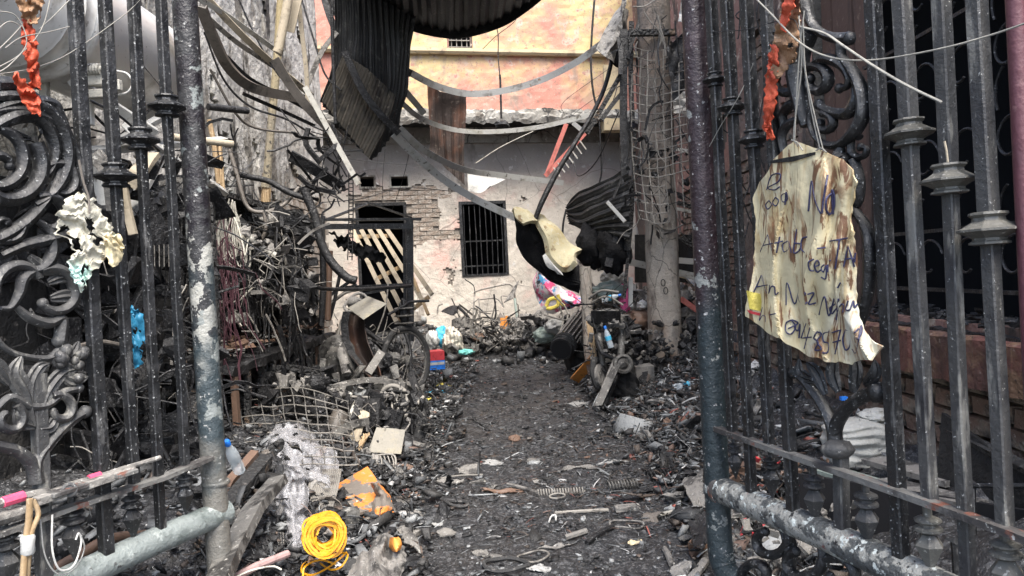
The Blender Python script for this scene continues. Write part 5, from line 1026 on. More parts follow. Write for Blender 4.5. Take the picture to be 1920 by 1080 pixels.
# wire racks seen between bars
wr_ = thing('wire_rack', U(300, 470, 3.2), 'small burnt wire rack hanging behind the inner left gate bars', 'rack')
for i in range(5): mb = MB(); mb.tube(up([(288 + i * 9, 368, 3.2), (290 + i * 9, 500, 3.2)]), .0025, 5); mb.build('rack_wire', K['ashwire'], wr_)
for y in (384, 450): mb = MB(); mb.tube(up([(284, y, 3.2), (332, y - 2, 3.2)]), .0025, 5); mb.build('rack_wire', K['ashwire'], wr_)
# bundle of grey cables
cb = thing('cable_bundle', U(430, 490, 4.6), 'drooping bundle of grey cable loops on the left wall', 'cable bundle')
for i in range(34):
    x0 = random.uniform(408, 440); sp = random.uniform(-30, 28); b = random.uniform(440, 505); d = 4.5 + random.uniform(-.08, .08)
    q = up([(x0 + sp * .1, random.uniform(372, 392), d), (x0 + sp * .6, 420, d), (x0 + sp, b - 20, d), (x0 + sp + random.uniform(-4, 12), b, d), (x0 + sp + 10, b - 30, d)])
    mb = MB(); mb.tube(cr(q, 5), .0048, 5); mb.build('cable', K['ropepale'], cb, True)
for i, (q, r, mt2, lb) in enumerate((
    ([(466, 444, 4.8), (488, 462, 4.8), (518, 480, 4.8)], .021, 'palepaint', 'white conduit stub bent out of the left wreckage'),
    ([(518, 480, 4.8), (540, 500, 4.9), (556, 520, 5.0), (600, 540, 5.2), (680, 542, 5.6), (770, 536, 6.2)], .014, 'char', 'long black pipe running from the conduit across the doorway'),
    ([(436, 325, 4.9), (470, 332, 5), (505, 340, 5), (540, 360, 5), (575, 372, 5)], .02, 'char', 'thick black pipe across the left wall wreckage'),
    ([(430, 280, 4.9), (445, 330, 4.9), (462, 385, 4.9), (490, 398, 4.9), (530, 385, 5.0), (560, 352, 5.1)], .014, 'browngrey', 'U-shaped brown pipe hanging in the left wreckage'),
    ([(495, 396, 4.9), (498, 430, 4.9), (490, 450, 4.9)], .012, 'browngrey', 'short vertical tail under the U-shaped pipe'),
    ([(570, 355, 5.0), (592, 410, 5.0), (602, 455, 5.0), (622, 492, 5.0), (650, 520, 5.0), (668, 526, 5.0)], .030, 'char', 'thick black beam curving down in front of the pale brick'),
    ([(605, 470, 5.6), (606, 540, 5.6), (602, 610, 5.6)], .024, 'char', 'black upright post beside the brick corner'),
    ([(618, 470, 5.8), (616, 540, 5.8), (614, 600, 5.8)], .026, 'brown', 'reddish-brown upright post beside the brick corner'),
    ([(640, 500, 5.9), (628, 560, 5.9), (618, 600, 5.9)], .014, 'char', 'thin black prop leaning beside the brown upright'))):
    mb = MB(); mb.tube(cr(up(q), 6), r, 9); solo(mb, 'bent_pipe' if i < 6 else 'post', K[mt2], lb, 'pipe' if i < 6 else 'post', None, True)
# black twisted frame in mid air left of the door
for i, (q, w_, lb) in enumerate((
    ([(545, 292, 5.2), (590, 318, 5.2), (640, 350, 5.3)], 22, 'widest black buckled plate hanging left of the doorway'),
    ([(578, 240, 5.2), (574, 270, 5.2), (600, 305, 5.2)], 9, 'black zigzag bar above the buckled plate'),
    ([(600, 300, 5.2), (630, 270, 5.2), (622, 235, 5.3)], 8, 'black bar reaching up right from the buckled plate'),
    ([(560, 330, 5.2), (585, 350, 5.2), (630, 362, 5.2)], 8, 'lower black bar under the buckled plate'),
    ([(600, 318, 5.2), (640, 345, 5.3), (645, 358, 5.3)], 6, 'short hooked bar at the buckled plate tip'),
    ([(512, 345, 5.1), (545, 358, 5.1), (590, 350, 5.1)], 9, 'black bar tying the buckled plate to the wall'))):
    mb = MB(); mb.strip(cr(up(q), 5), w_ * 5.2 / F, .02, ref=(fwd + Vector((.3, 0, .4))).normalized()); solo(mb, 'buckled_bar', K['char'], lb, 'bar', None)
tangle('burnt_tangle', (560, 230, 640, 380), 5.0, 5.6, 26, (.15, .5), (.005, .010), K['char'], 'burnt wires knotted round the buckled plate')
# cable tray hanging in front of the wall
tr_ = thing('cable_tray', U(658, 490, 6.0), 'narrow black ladder-like tray hanging before the doorway', 'tray')
for dx in (-4, 4): mb = MB(); mb.tube(cr(up([(658 + dx, 325, 6), (658 + dx, 420, 6), (656 + dx, 488, 6)]), 4), .005, 5); mb.build('side_rail', K['char'], tr_)
for i in range(22): mb = MB(); y = 330 + i * 7.2; mb.tube(up([(654, y, 6), (662, y, 6)]), .004, 4); mb.build('rung', K['char'], tr_)
rag('charred_cloth', lambda x, y, o: U(x, y, 6.3 - o), [(436, 622, 634), (448, 626, 652), (466, 640, 700), (476, 660, 724), (486, 690, 722), (492, 700, 712)], K['blackcloth'], 'black shrivelled cloth draped across the lower doorway bars', 'cloth', seed=7, off=0, amp=.1, edge=12)
# metal frame of the doorway
fr = thing('canopy_frame', U(700, 620, 7.4), 'blackened steel canopy frame standing before the doorway', 'frame')
for a, b, w_ in (((606, 412, 7.4), (790, 411, 7.4), 5), ((610, 425, 7.2), (775, 424, 7.2), 10), ((690, 380, 8), (770, 408, 7.4), 4), ((612, 412, 7.4), (690, 382, 8.0), 4), ((768, 412, 7.4), (770, 640, 7.4), 13), ((758, 424, 7.5), (760, 600, 7.5), 6), ((606, 405, 7.4), (604, 640, 7.4), 7), ((640, 540, 6.8), (772, 534, 6.8), 7), ((676, 552, 6.8), (772, 534, 6.8), 4), ((610, 560, 6.6), (660, 525, 6.6), 5), ((612, 575, 6.6), (668, 532, 6.6), 5)):
    mb = MB(); mb.bar(U(*a), U(*b), w_ * 7.3 / F, .03, ref=fwd); mb.build('frame_bar', K['iron'], fr)
# wooden slat pallet leaning in the doorway
pl = thing('slatted_rack', U(740, 610, 7.8), 'pale wooden slatted rack leaning across the dark doorway', 'rack')
for i in range(5):
    x = 662 + i * 15.5; mb = MB(); a = U(x, 432 - i * 1.2, 8.6); b = U(x + 82 + i * 1.0, 604 - i * 13, 7.6); mb.bar(a, b, .045, .024, ref=fwd); mb.build('slat', K['palewood'], pl)
for (a, b) in (((668, 444, 8.55), (734, 442, 8.55)), ((748, 600, 7.62), (805, 556, 7.62)), ((708, 522, 8.1), (768, 492, 8.1))):
    mb = MB(); mb.bar(U(*a), U(*b), .045, .03, ref=fwd); mb.build('cross_slat', K['wood'], pl)
mb = MB(); mb.bar(U(770, 510, 7.9), U(803, 590, 7.5), .03, .03, ref=fwd); mb.build('side_rail', K['wood'], pl)
# counter with debris on top and dark slots
ct = thing('burnt_counter', Vector((-1.8, 5.1, 0)), 'charred counter with open bays against the left wall, littered with ash', 'counter')
mb = MB(); mb.grid(lambda u, v: Vector((-2.2 + .68 * u + .02 * nz((v * 9, 2, 0)), 4.0 + 2.3 * v, .66 + .03 * nz((u * 4, v * 9, 0)) + .02 * nz((u * 9, v * 30, 0)))), 24, 80, .05); mb.build('counter_top', K['char'], ct)
for i in range(11):
    y = 4.05 + i * .22; mb = MB(); mb.bar((-1.56 + random.uniform(-.02, .02), y, .0), (-1.55, y + random.uniform(-.02, .02), .64), .03, .04); mb.build('upright', K['charwood' if i % 4 else 'brown'], ct)
mb = MB(); mb.box((-2.08, 5.15, .3), (.05, 2.3, .7)); mb.build('back_panel', K['sootshade'], ct)
tangle('hanging_shreds', (425, 440, 570, 640), 4.6, 5.8, 70, (.2, .6), (.004, .011), K['char'], 'charred shreds hanging over the burnt counter', up_bias=2.0)
# little bracket and bent tube above the counter
mb = MB(); mb.box(U(482, 548, 4.6), (.075, .02, .026)); solo(mb, 'small_bracket', K['ash'], 'small grey perforated bracket above the counter', 'bracket')
wire('bent_tube', [(472, 540, 4.5), (452, 560, 4.5), (436, 570, 4.5), (440, 590, 4.5), (452, 612, 4.5)], 0, .0075, K['ropepale'], 'pale bent tube hanging over the counter, next to the bracket', 'tube')
mb = MB()
for i in range(90):
    x = random.uniform(-2.1, -1.56); y = random.uniform(4.05, 6.2); k = random.uniform(.015, .05)
    mb.box((x, y, .70 + random.uniform(0, .06)), (k * 2, k * 1.2, k * .3), Matrix.Rotation(random.uniform(0, 6), 3, 'Z') @ Matrix.Rotation(random.uniform(-.5, .5), 3, 'X'), k * .2)
o = mb.build('roof_tile_shards', K['brown']); o['kind'] = 'stuff'; o['label'] = 'broken tile shards and ash on the burnt counter'
mb = MB()
for i in range(260):
    x = random.uniform(-2.1, -1.54); y = random.uniform(4.05, 6.2); k = random.uniform(.006, .022)
    mb.box((x, y, .69 + random.uniform(0, .07)), (k * 2, k * 1.2, k * .3), Matrix.Rotation(random.uniform(0, 6), 3, 'Z') @ Matrix.Rotation(random.uniform(-.9, .9), 3, 'X'), k * .2)
o = mb.build('ash_flakes', K['ash']); o['kind'] = 'stuff'; o['label'] = 'grey flakes scattered over the burnt counter'

# black cabinet carcass and shrivelled sheets on the wall above the counter
cbn = thing('charred_cabinet', Vector((-2.0, 5.6, .7)), 'charred cabinet carcass on the left wall above the counter, spilling black sheets', 'cabinet')
mb = MB(); mb.box((-2.13, 5.75, 1.25), (.1, 2.2, 1.1)); mb.build('back_panel', K['charmatte'], cbn)  # black backing board added to paint in the dark hollow
for y in (4.7, 5.3, 5.9, 6.6): mb = MB(); mb.box((-1.97, y, 1.2), (.3, .03, 1.1), Matrix.Rotation(random.uniform(-.06, .06), 3, 'X')); mb.build('upright', K['charwood'], cbn)
for z in (.95, 1.28, 1.66): mb = MB(); mb.box((-1.96, 5.65, z), (.32, 2.0, .03), Matrix.Rotation(random.uniform(-.05, .05), 3, 'X')); mb.build('shelf_board', K['charwood'], cbn)
for i, (pts, lb) in enumerate((([(478, 402, 5.2), (530, 412, 5.4), (572, 440, 5.4), (540, 462, 5.0)], 'black crumpled sheet jutting out highest from the charred cabinet'), ([(505, 440, 5.1), (556, 446, 5.3), (574, 470, 5.3), (520, 490, 5.0)], 'greenish-black sheet under the highest one at the cabinet'), ([(470, 490, 5.0), (520, 500, 5.1), (530, 560, 5.1), (480, 550, 4.9)], 'black hanging sheet low on the charred cabinet'), ([(440, 560, 4.6), (470, 556, 4.7), (478, 612, 4.7), (446, 616, 4.6)], 'narrow black flap hanging over the counter'), ([(560, 545, 6.2), (600, 560, 6.2), (604, 640, 6.0), (566, 640, 6.0)], 'slumped black sheet beside the upright posts'), ([(425, 545, 4.5), (440, 480, 4.5), (462, 490, 4.5), (452, 560, 4.5)], 'grey-black panel behind the cable bundle'))):
    A_, B_, C_, D_ = up(pts); mb = MB(); mb.grid(lambda u, v: A_.lerp(B_, u).lerp(D_.lerp(C_, u), v) + fwd * .22 * (abs(nz((u * 2.2, v * 1.6, i))) + .3 * nz((u * 7, v * 6, i))) + Vector((0, 0, .05 * nz((u * 4, v * 4, i + 9)))), 30, 30, .006, lambda u, v: nz((u * 3, v * 3, i + 4)) < .34); tag(mb.build('burnt_sheet', K['char'], smooth=True), lb, 'burnt sheet')
mb = MB(); mb.blob(U(512, 415, 5.1), .1, .08, .05, seed=5, amp=.15, sub=(14, 9)); solo(mb, 'lamp_dish', K['ash'], 'grey dish among the black sheets on the cabinet', 'dish', None, True)

# ---------------- burnt vehicles
def wheel(parent, c, ax, R_, tyre=.05, spokes=10, tmat='rubber', rimmat='engine', double=False):
    ax = ax.normalized(); a, b = frame_from(ax); mb = MB()
    pr = [(math.cos(t) * tyre * .5, math.sin(t) * tyre * .42) for t in np.linspace(0, 2 * math.pi, 9)[:-1]]
    ring = [c + (a * math.cos(t) + b * math.sin(t)) * (R_ - tyre * .45 + .004 * math.sin(t * 7)) for t in np.linspace(0, 2 * math.pi, 41)[:-1]]
    mb.sweep(ring, [(x, y) for x, y in pr], ref=ax, closed=True); ty = mb.build('tyre', K[tmat], parent, True)
    w = MB(); w.tube([c + (a * math.cos(t) + b * math.sin(t)) * (R_ - tyre) for t in np.linspace(0, 2 * math.pi, 37)[:-1]], .010, 6, closed=True); rm = w.build('rim', K[rimmat], parent, True)
    for i in range(spokes):
        t = 2 * math.pi * i / spokes; s = MB(); s.tube([c + ax * .02 * (-1) ** i + (a * math.cos(t + .3) + b * math.sin(t + .3)) * .03, c + (a * math.cos(t) + b * math.sin(t)) * (R_ - tyre)], .004, 4); s.build('spoke', K['ashwire'], rm)
    h = MB(); h.lathe(c - ax * .05, ax, [(.02, 0), (.045, .01), (.05, .03), (.035, .05), (.05, .07), (.045, .09), (.02, .1)], 14); h.build('hub', K['engine'], parent, True)
s1 = thing('burnt_scooter', G(720, 738), 'burnt-out scooter carcass with upright bare wheel left of the path', 'scooter')
wc = U(762, 676, 6.25); wheel(s1, wc, Vector((.82, -.55, .06)), .30, .055, 14)
ly = [588, 610, 640, 665, 690, 708]; lxl = [648, 643, 646, 656, 674, 694]; lxr = [684, 684, 690, 700, 712, 716]
mb = MB(); mb.grid(lambda u, v: U(np.interp(588 + 120 * v, ly, lxl) * (1 - u) + np.interp(588 + 120 * v, ly, lxr) * u, 588 + 120 * v, 5.72 + .16 * math.sin(u * 3.14) - .1 * v), 20, 34, .008)
mb.build('leg_shield', K['rust'], s1, True)
mb = MB(); mb.grid(lambda u, v: U(np.interp(588 + 100 * v, ly, lxl) - 5 + 14 * u, 584 + 100 * v, 5.66 + .02 * u), 4, 30, .01); mb.build('shield_rim', K['char'], s1, True)
mb = MB(); mb.blob(U(626, 676, 5.95), .155, .2, .17, seed=11, amp=.22, sub=(20, 14)); mb.build('seat_shell', K['ash'], s1, True)
mb = MB(); mb.grid(lambda u, v: U(598 + 66 * u + 6 * v, 652 + 12 * math.sin(u * 3) * -2 + 70 * v, 5.72 - .1 * math.sin(u * 3.1) * math.sin(v * 2 + .4)) , 20, 20, .006, lambda u, v: nz((u * 4, v * 4, 1)) < .22 and v < 1 - .6 * abs(u - .5)); mb.build('side_cowl', K['engine'], s1, True)
mb = MB(); mb.tube(up([(640, 655, 5.6), (650, 702, 5.5)]), .036, 12); mb.tube(up([(641, 662, 5.59), (643, 672, 5.58)]), .042, 12); mb.build('shock_absorber', K['ash'], s1, True)
for i in range(9): mb = MB(); mb.blob(U(random.uniform(700, 745), random.uniform(665, 715), random.uniform(5.7, 6.0)), random.uniform(.03, .08), random.uniform(.03, .06), random.uniform(.03, .07), seed=i + 3, amp=.3, sub=(10, 8)); mb.build('engine_casting', K['engine' if i % 2 else 'char'], s1)
for q, r in (([(652, 560, 6.1), (664, 600, 6.1), (672, 640, 6.0), (700, 690, 5.9)], .018), ([(672, 610, 6.1), (720, 645, 6.1), (748, 662, 6.2)], .022), ([(690, 650, 6.0), (726, 690, 5.9), (756, 700, 6.0)], .014), ([(620, 570, 6.1), (650, 548, 6.1), (700, 540, 6.2)], .012), ([(640, 600, 6.0), (632, 640, 5.9), (626, 700, 5.8)], .012), ([(728, 530, 6.3), (722, 580, 6.2), (700, 640, 6.1)], .007), ([(690, 730, 5.4), (705, 705, 5.6)], .016), ([(752, 606, 6.3), (768, 650, 6.25), (770, 700, 6.2)], .016)):
    mb = MB(); mb.tube(cr(up(q), 5), r, 8); mb.build('frame_tube', K['char' if r > .012 else 'ashwire'], s1, True)
mb = MB(); mb.blob(U(758, 585, 6.3), .05, .05, .11, seed=5, amp=.2, sub=(12, 10)); mb.build('headstock', K['char'], s1)
for y in (578, 592, 606): mb = MB(); mb.lathe(U(757, y, 6.3), Vector((0, 0, 1)), [(.07, -.008), (.085, 0), (.07, .008)], 16); mb.build('spring_coil', K['engine'], s1, True)
mb = MB(); mb.tube(cr(up([(728, 590, 6.2), (760, 572, 6.25), (770, 566, 6.3), (805, 564, 6.3)]), 5), .012, 8); mb.build('handlebar', K['char'], s1, True)
def plate(name, pts, th, mt2, label, cat, parent=None, amp=.012, n=10, crn=.0):
    A_, B_, C_, D_ = up(pts); mb = MB()
    mb.grid(lambda u, v: A_.lerp(B_, u).lerp(D_.lerp(C_, u), v) + fwd * amp * (nz((u * 2.5, v * 2.5, pts[0][0])) + .4 * nz((u * 8, v * 8, 2))), n, n, th, (lambda u, v: not ((u < crn or u > 1 - crn) and (v < crn or v > 1 - crn))) if crn else None)
    o = mb.build(name, mt2, parent, True)
    return o if parent else tag(o, label, cat)
plate('registration_plate', [(652, 578, 5.7), (690, 556, 5.8), (726, 570, 5.75), (682, 600, 5.6)], .004, K['ashplate'], 'scorched blank plate tilted on top of the burnt scooter', 'plate')
mb = MB(); W = cr([U(645, 575, 5.9), U(655, 560, 5.95), U(672, 550, 6.0), U(686, 556, 6.0), U(684, 570, 5.9), U(668, 580, 5.85), U(652, 584, 5.85), U(645, 575, 5.9)], 5); mb.tube(W, .012, 8); mb.blob(U(665, 566, 5.95), .07, .04, .04, seed=2, amp=.15, sub=(12, 8)); mb.build('instrument_housing', K['ash'], s1, True)
tangle('wreck_tangle', (600, 590, 760, 740), 5.9, 6.5, 40, (.1, .4), (.003, .009), K['char'], 'burnt wiring and cables in the scooter wreck')
tangle('wreck_tangle', (610, 600, 760, 740), 5.9, 6.4, 26, (.1, .3), (.003, .007), K['ashwire'], 'ash-coated wiring in the scooter wreck')
scraps('wreck_scraps', (590, 640, 780, 760), 5.9, 6.5, 120, (.015, .06), K['char'], 'charred pieces filling the scooter wreck', .4)
# second wreck, fallen, with luggage rack
s2 = thing('burnt_scooter', G(700, 850), 'collapsed scooter wreck with pale luggage rack hoop, in front of the first one', 'scooter')
for q, r, mt2 in (([(706, 776, 4.9), (712, 742, 5.0), (730, 724, 5.0), (752, 728, 5.0), (764, 745, 4.95), (758, 778, 4.85)], .0155, 'ashwire'), ([(695, 744, 5.0), (700, 772, 4.9), (725, 785, 4.8), (752, 784, 4.8), (772, 768, 4.85), (794, 744, 4.95)], .012, 'ashwire'), ([(700, 738, 5.1), (730, 732, 5.2), (770, 738, 5.2), (795, 746, 5.1)], .012, 'char'),
    ([(480, 770, 4.8), (520, 722, 5.0), (542, 738, 5.0), (512, 775, 4.8)], .012, 'ashwire'), ([(540, 740, 5.0), (600, 742, 5.0), (690, 745, 5.0)], .009, 'ashwire'), ([(520, 780, 4.8), (600, 786, 4.8), (640, 790, 4.7)], .007, 'ashwire'), ([(640, 765, 4.8), (658, 738, 4.9)], .013, 'palepaint'), ([(652, 786, 4.7), (668, 752, 4.8)], .013, 'palepaint'), ([(664, 750, 4.8), (690, 800, 4.7), (720, 850, 4.6)], .01, 'char'), ([(790, 750, 5), (796, 780, 5), (784, 830, 4.9), (760, 860, 4.8)], .02, 'char')):
    mb = MB(); mb.tube(cr(up(q), 6), r, 8); mb.build('frame_tube', K[mt2], s2, True)
for i in range(5): mb = MB(); x = 712 + i * 11; mb.tube(up([(x, 752, 5.0), (x + 3, 778, 4.85)]), .006, 6); mb.build('rack_bar', K['ashwire'], s2)
mb = MB(); mb.tube(cr(up([(782, 760, 5), (790, 790, 4.9), (782, 830, 4.8), (768, 850, 4.8)]), 6), .04, 10); mb.build('rear_tyre', K['rubber'], s2, True)
mb = MB(); mb.tube(up([(618, 822, 4.6), (640, 775, 4.7)]), .058, 12); mb.build('fuel_can', K['browngrey'], s2, True)
mb = MB(); mb.blob(U(745, 800, 4.9), .16, .15, .07, seed=9, amp=.35, sub=(14, 9)); mb.build('engine_block', K['char'], s2)
plate('bare_plate', [(706, 802, 4.45), (760, 806, 4.45), (752, 852, 4.35), (690, 848, 4.35)], .006, K['ashplate'], 'square scorched plate lying on the fallen scooter wreck', 'plate')
plate('wood_offcut', [(655, 818, 4.4), (680, 775, 4.6), (694, 780, 4.6), (664, 838, 4.4)], .03, K['palewood'], 'pale plank offcut leaning against the fallen scooter', 'plank')
plate('yellow_scrap', [(682, 815, 4.35), (694, 812, 4.35), (676, 846, 4.3), (670, 842, 4.3)], .012, K['wood'], 'small yellowish splinter next to the square plate', 'splinter')
scraps('wreck_bulk', (600, 748, 792, 860), 4.75, 5.2, 75, (.06, .15), K['char'], 'bulky charred casings heaped in the fallen scooter wreck', .5)
scraps('wreck_bulk', (590, 690, 790, 760), 5.5, 6.0, 55, (.05, .13), K['engine'], 'scorched casings between the two scooter wrecks', .5)
scraps('ash_bulk', (450, 700, 640, 800), 4.6, 5.4, 70, (.03, .09), K['ash'], 'grey scorched casings behind the crushed mesh', .5)
scraps('charred_bulk', (430, 690, 640, 830), 4.4, 5.4, 130, (.04, .12), K['char'], 'charred boards and casings behind the crushed mesh', .4)
for i, (q, w_, m2, lb) in enumerate((([(560, 800, 4.4), (600, 760, 4.6)], 18, 'ash', 'grey bar end rising from the heap behind the mesh'), ([(690, 700, 5.4), (716, 660, 5.5)], 16, 'ash', 'pale fork leg stub in the first scooter'), ([(600, 840, 4.2), (650, 800, 4.4), (690, 790, 4.5)], 12, 'engine', 'bent metal bar crossing the fallen scooter'), ([(770, 700, 5.3), (800, 780, 5.0)], 14, 'char', 'black bar leaning at the right flank of the wrecks'), ([(640, 720, 5.2), (700, 712, 5.2), (760, 722, 5.2)], 10, 'ash', 'level grey bar between the two scooter wrecks'), ([(470, 700, 4.7), (540, 690, 4.8), (600, 700, 4.9)], 12, 'charwood', 'charred rail along the counter front'))):
    mb = MB(); mb.strip(cr(up(q), 5), w_ * 5 / F, .03, ref=fwd); solo(mb, 'metal_bar', K[m2], lb, 'bar')
tangle('wreck_tangle', (620, 750, 800, 870), 4.7, 5.1, 55, (.1, .35), (.003, .008), K['char'], 'burnt wiring under the fallen scooter')
tangle('wreck_tangle', (560, 750, 790, 900), 4.5, 4.9, 45, (.08, .3), (.002, .005), K['ashwire'], 'ash-coated wires under the fallen scooter')
scraps('wreck_scraps', (600, 750, 800, 880), 4.7, 5.1, 190, (.012, .06), K['char'], 'charred pieces filling the fallen scooter wreck', .4)
scraps('ash_scraps', (430, 720, 790, 880), 4.2, 5.0, 130, (.01, .035), K['ash'], 'grey flakes among the fallen scooter parts', .4)
mb = MB()
for i in range(7):
    t = i / 6; mb.tube(cr(up([(692 + 42 * t, 855, 4.2), (694 + 44 * t, 868, 4.15), (690 + 44 * t, 885, 4.1)]), 3), .004, 5)
mb.tube(cr(up([(690, 856, 4.2), (735, 852, 4.2), (742, 870, 4.15), (736, 888, 4.1)]), 4), .006, 6); mb.tube(cr(up([(688, 862, 4.2), (712, 870, 4.15), (738, 872, 4.15)]), 4), .004, 6)
solo(mb, 'bent_basket', K['ashwire'], 'crushed little wire basket below the square plate', 'basket', None, True)
# ================================================================ foot of the house
# tall folding-chair frames
ch = thing('folding_chair', U(930, 640, 10.8), 'burnt-out folding chair frames leaning together against the house wall', 'chair')
for q, r, mt2 in (([(892, 636, 10.6), (888, 590, 10.8), (890, 555, 11), (896, 545, 11), (950, 533, 11), (962, 538, 11)], .014, 'ashwire'), ([(898, 560, 10.9), (902, 610, 10.7), (908, 640, 10.5)], .012, 'ashwire'), ([(962, 538, 11), (970, 580, 10.8), (978, 628, 10.5)], .014, 'ashwire'), ([(952, 556, 10.9), (940, 556, 10.9), (944, 575, 10.9)], .01, 'ashwire'), ([(965, 560, 10.8), (972, 610, 10.6), (982, 640, 10.4)], .02, 'greengrey'), ([(944, 600, 10.6), (958, 630, 10.4), (970, 642, 10.4)], .018, 'palegrey'), ([(905, 615, 10.6), (950, 612, 10.6), (966, 606, 10.6)], .01, 'ashwire'), ([(898, 562, 10.9), (930, 560, 10.9), (945, 576, 10.8)], .01, 'ashwire'), ([(900, 585, 10.8), (935, 582, 10.8)], .008, 'ashwire')):
    mb = MB(); mb.tube(cr(up(q), 5), r, 7); mb.build('frame_tube', K[mt2], ch, True)
mb = MB(); A_, B_, C_ = U(974, 524, 10.9), U(945, 568, 10.8), U(962, 560, 10.8); D_ = U(905, 625, 10.6)
mb.grid(lambda u, v: A_.lerp(U(952, 545, 10.8), v * .5 + 0 * u).lerp(A_.lerp(U(975, 545, 10.8), v), u) if False else A_.lerp(B_.lerp(C_, u), v), 6, 10, .02); mb.build('back_panel', K['ash'], ch)
mb = MB(); mb.grid(lambda u, v: U(938 - 24 * v + 6 * u, 585 + 40 * v + 8 * u, 10.6), 4, 8, .02); mb.build('seat_panel', K['ash'], ch)
mb = MB(); mb.grid(lambda u, v: U(938 + 16 * u, 596 + 18 * v, 10.55), 3, 3, .1); solo(mb, 'orange_box', K['orange'], 'small orange box between the chair frames', 'box')
wire('orange_strap', [(950, 592, 10.4), (948, 612, 10.4), (942, 636, 10.4), (950, 626, 10.4), (956, 608, 10.4)], 0, .02, K['orange'], 'orange strap draped over the chair frame feet', 'strap')
wire('cable', [(872, 524, 11.6), (888, 536, 11.4), (890, 556, 11.2)], 0, .008, K['char'], 'wire bent down from the window sill corner')
# burnt scooter by the wall
s3 = thing('burnt_scooter', U(860, 650, 10.4), 'small burnt scooter front leaning at the house wall', 'scooter')
mb = loft([(0, up([(826, 582, 10.4), (835, 576, 10.4), (848, 572, 10.4), (860, 574, 10.4)])), (1, up([(834, 586, 10.2), (842, 590, 10.2), (850, 592, 10.2), (858, 586, 10.2)]))], 14, 12, 0, 0, .01, .04, 2); mb.build('leg_shield', K['char'], s3, True)
mb = MB(); mb.grid(lambda u, v: U(850 + 34 * u, 600 + 18 * v - 6 * math.sin(u * 3), 10.3 - .1 * math.sin(u * 3)), 10, 8, .03); mb.build('fairing', K['ash'], s3, True)
for q, r in (([(820, 588, 10.3), (822, 574, 10.3), (830, 570, 10.3)], .012), ([(858, 574, 10.3), (874, 590, 10.3), (892, 616, 10.3)], .022), ([(862, 630, 10.1), (880, 620, 10.2), (894, 616, 10.2)], .018), ([(868, 634, 10), (874, 648, 9.9), (884, 662, 9.8)], .014), ([(892, 618, 10.2), (910, 636, 10.0), (926, 640, 10)], .016)):
    mb = MB(); mb.tube(cr(up(q), 5), r, 7); mb.build('frame_tube', K['ashwire' if r < .02 else 'char'], s3, True)
mb = MB(); mb.blob(U(890, 640, 10.0), .2, .2, .13, seed=8, amp=.4, sub=(14, 9)); mb.build('engine_block', K['char'], s3)
mb = MB(); mb.blob(U(895, 632, 9.85), .09, .08, .06, seed=3, amp=.3, sub=(10, 8)); mb.build('melted_lump', K['brown'], s3)
wheel(s3, U(893, 655, 9.9), Vector((.2, -1, .2)), .13, .05, 0)
tangle('wreck_tangle', (860, 595, 990, 655), 9.6, 10.8, 80, (.15, .6), (.006, .013), K['ashwire'], 'ash-pale metal tangle at the foot of the house wall')
tangle('wreck_tangle', (860, 600, 1000, 655), 9.8, 10.8, 60, (.15, .6), (.006, .018), K['char'], 'burnt metal tangle at the foot of the house wall')
scraps('wreck_scraps', (850, 615, 1010, 656), 9.4, 10.6, 170, (.02, .09), K['ash'], 'grey debris at the foot of the house wall', .4)
scraps('wreck_scraps', (980, 600, 1080, 640), 9.4, 10.6, 120, (.03, .12), K['char'], 'burnt debris right of the chair frames', .4)
mb = MB(); mb.blob(U(1000, 625, 10.2), .35, .3, .3, seed=23, amp=.5, sub=(24, 16)); solo(mb, 'debris_mound', K['ash'], 'grey mound of debris under the floral blanket', 'mound', None)
# sacks, box and litter left of the path
def cloth_lump(name, px, py, d, rx, ry, rz, mt2, label, cat, seed, amp=.35):
    mb = MB(); mb.blob(U(px, py, d), rx, ry, rz, seed=seed, amp=amp, sub=(30, 20), fs=2.2); return solo(mb, name, mt2, label, cat, None, True)
K['checksack'] = mat('pale_woven_sack', (.6, .57, .48), [('w', 7, .5, .85, (.36, .33, .28)), ('n', 9, .56, .68, (.35, .25, .2))], rough=.8, bump=((16, .6),), rnd=0)
K['flowered'] = mat('floral_blanket', (.7, .66, .66), [('n', 5, .5, .53, (.66, .08, .2)), ('n', 9, .555, .575, (.75, .3, .42)), ('n', 6.3, .585, .6, (.1, .35, .6), (1.3, 1, 1)), ('n', 3.1, .6, .62, (.05, .05, .06))], rough=.85, bump=((14, .5),), rnd=0)
cloth_lump('woven_sack', 848, 642, 9.6, .13, .14, .17, K['checksack'], 'pale woven sack standing by the wall', 'sack', 4)
cloth_lump('cyan_bag', 828, 632, 9.7, .10, .1, .13, K['sky'], 'cyan plastic bag behind the pale woven sack', 'bag', 9)
cloth_lump('white_bag', 812, 638, 9.6, .08, .09, .12, K['white'], 'white printed plastic bag on the red and blue box', 'bag', 12)
cloth_lump('teal_rag', 874, 660, 9.3, .10, .08, .035, K['teal'], 'teal rag on the ground beside the woven sack', 'rag', 15)
bxx = thing('drinks_box', U(818, 690, 8.3), 'red and blue cardboard box with white side stripe beside the wheel', 'box')
mb = MB(); c = U(817, 674, 8.3); rz_ = Matrix.Rotation(.25, 3, 'Z'); mb.box(c + Vector((0, 0, .05)), (.17, .2, .1), rz_); mb.build('red_top', K['red'], bxx)
mb = MB(); mb.box(c + Vector((0, 0, -.052)), (.172, .2, .1), rz_); mb.build('blue_base', K['blue'], bxx)
mb = MB(); mb.box(c + rz_ @ Vector((0, -.101, -.035)), (.16, .004, .03), rz_); mb.build('white_stripe', K['white'], bxx)
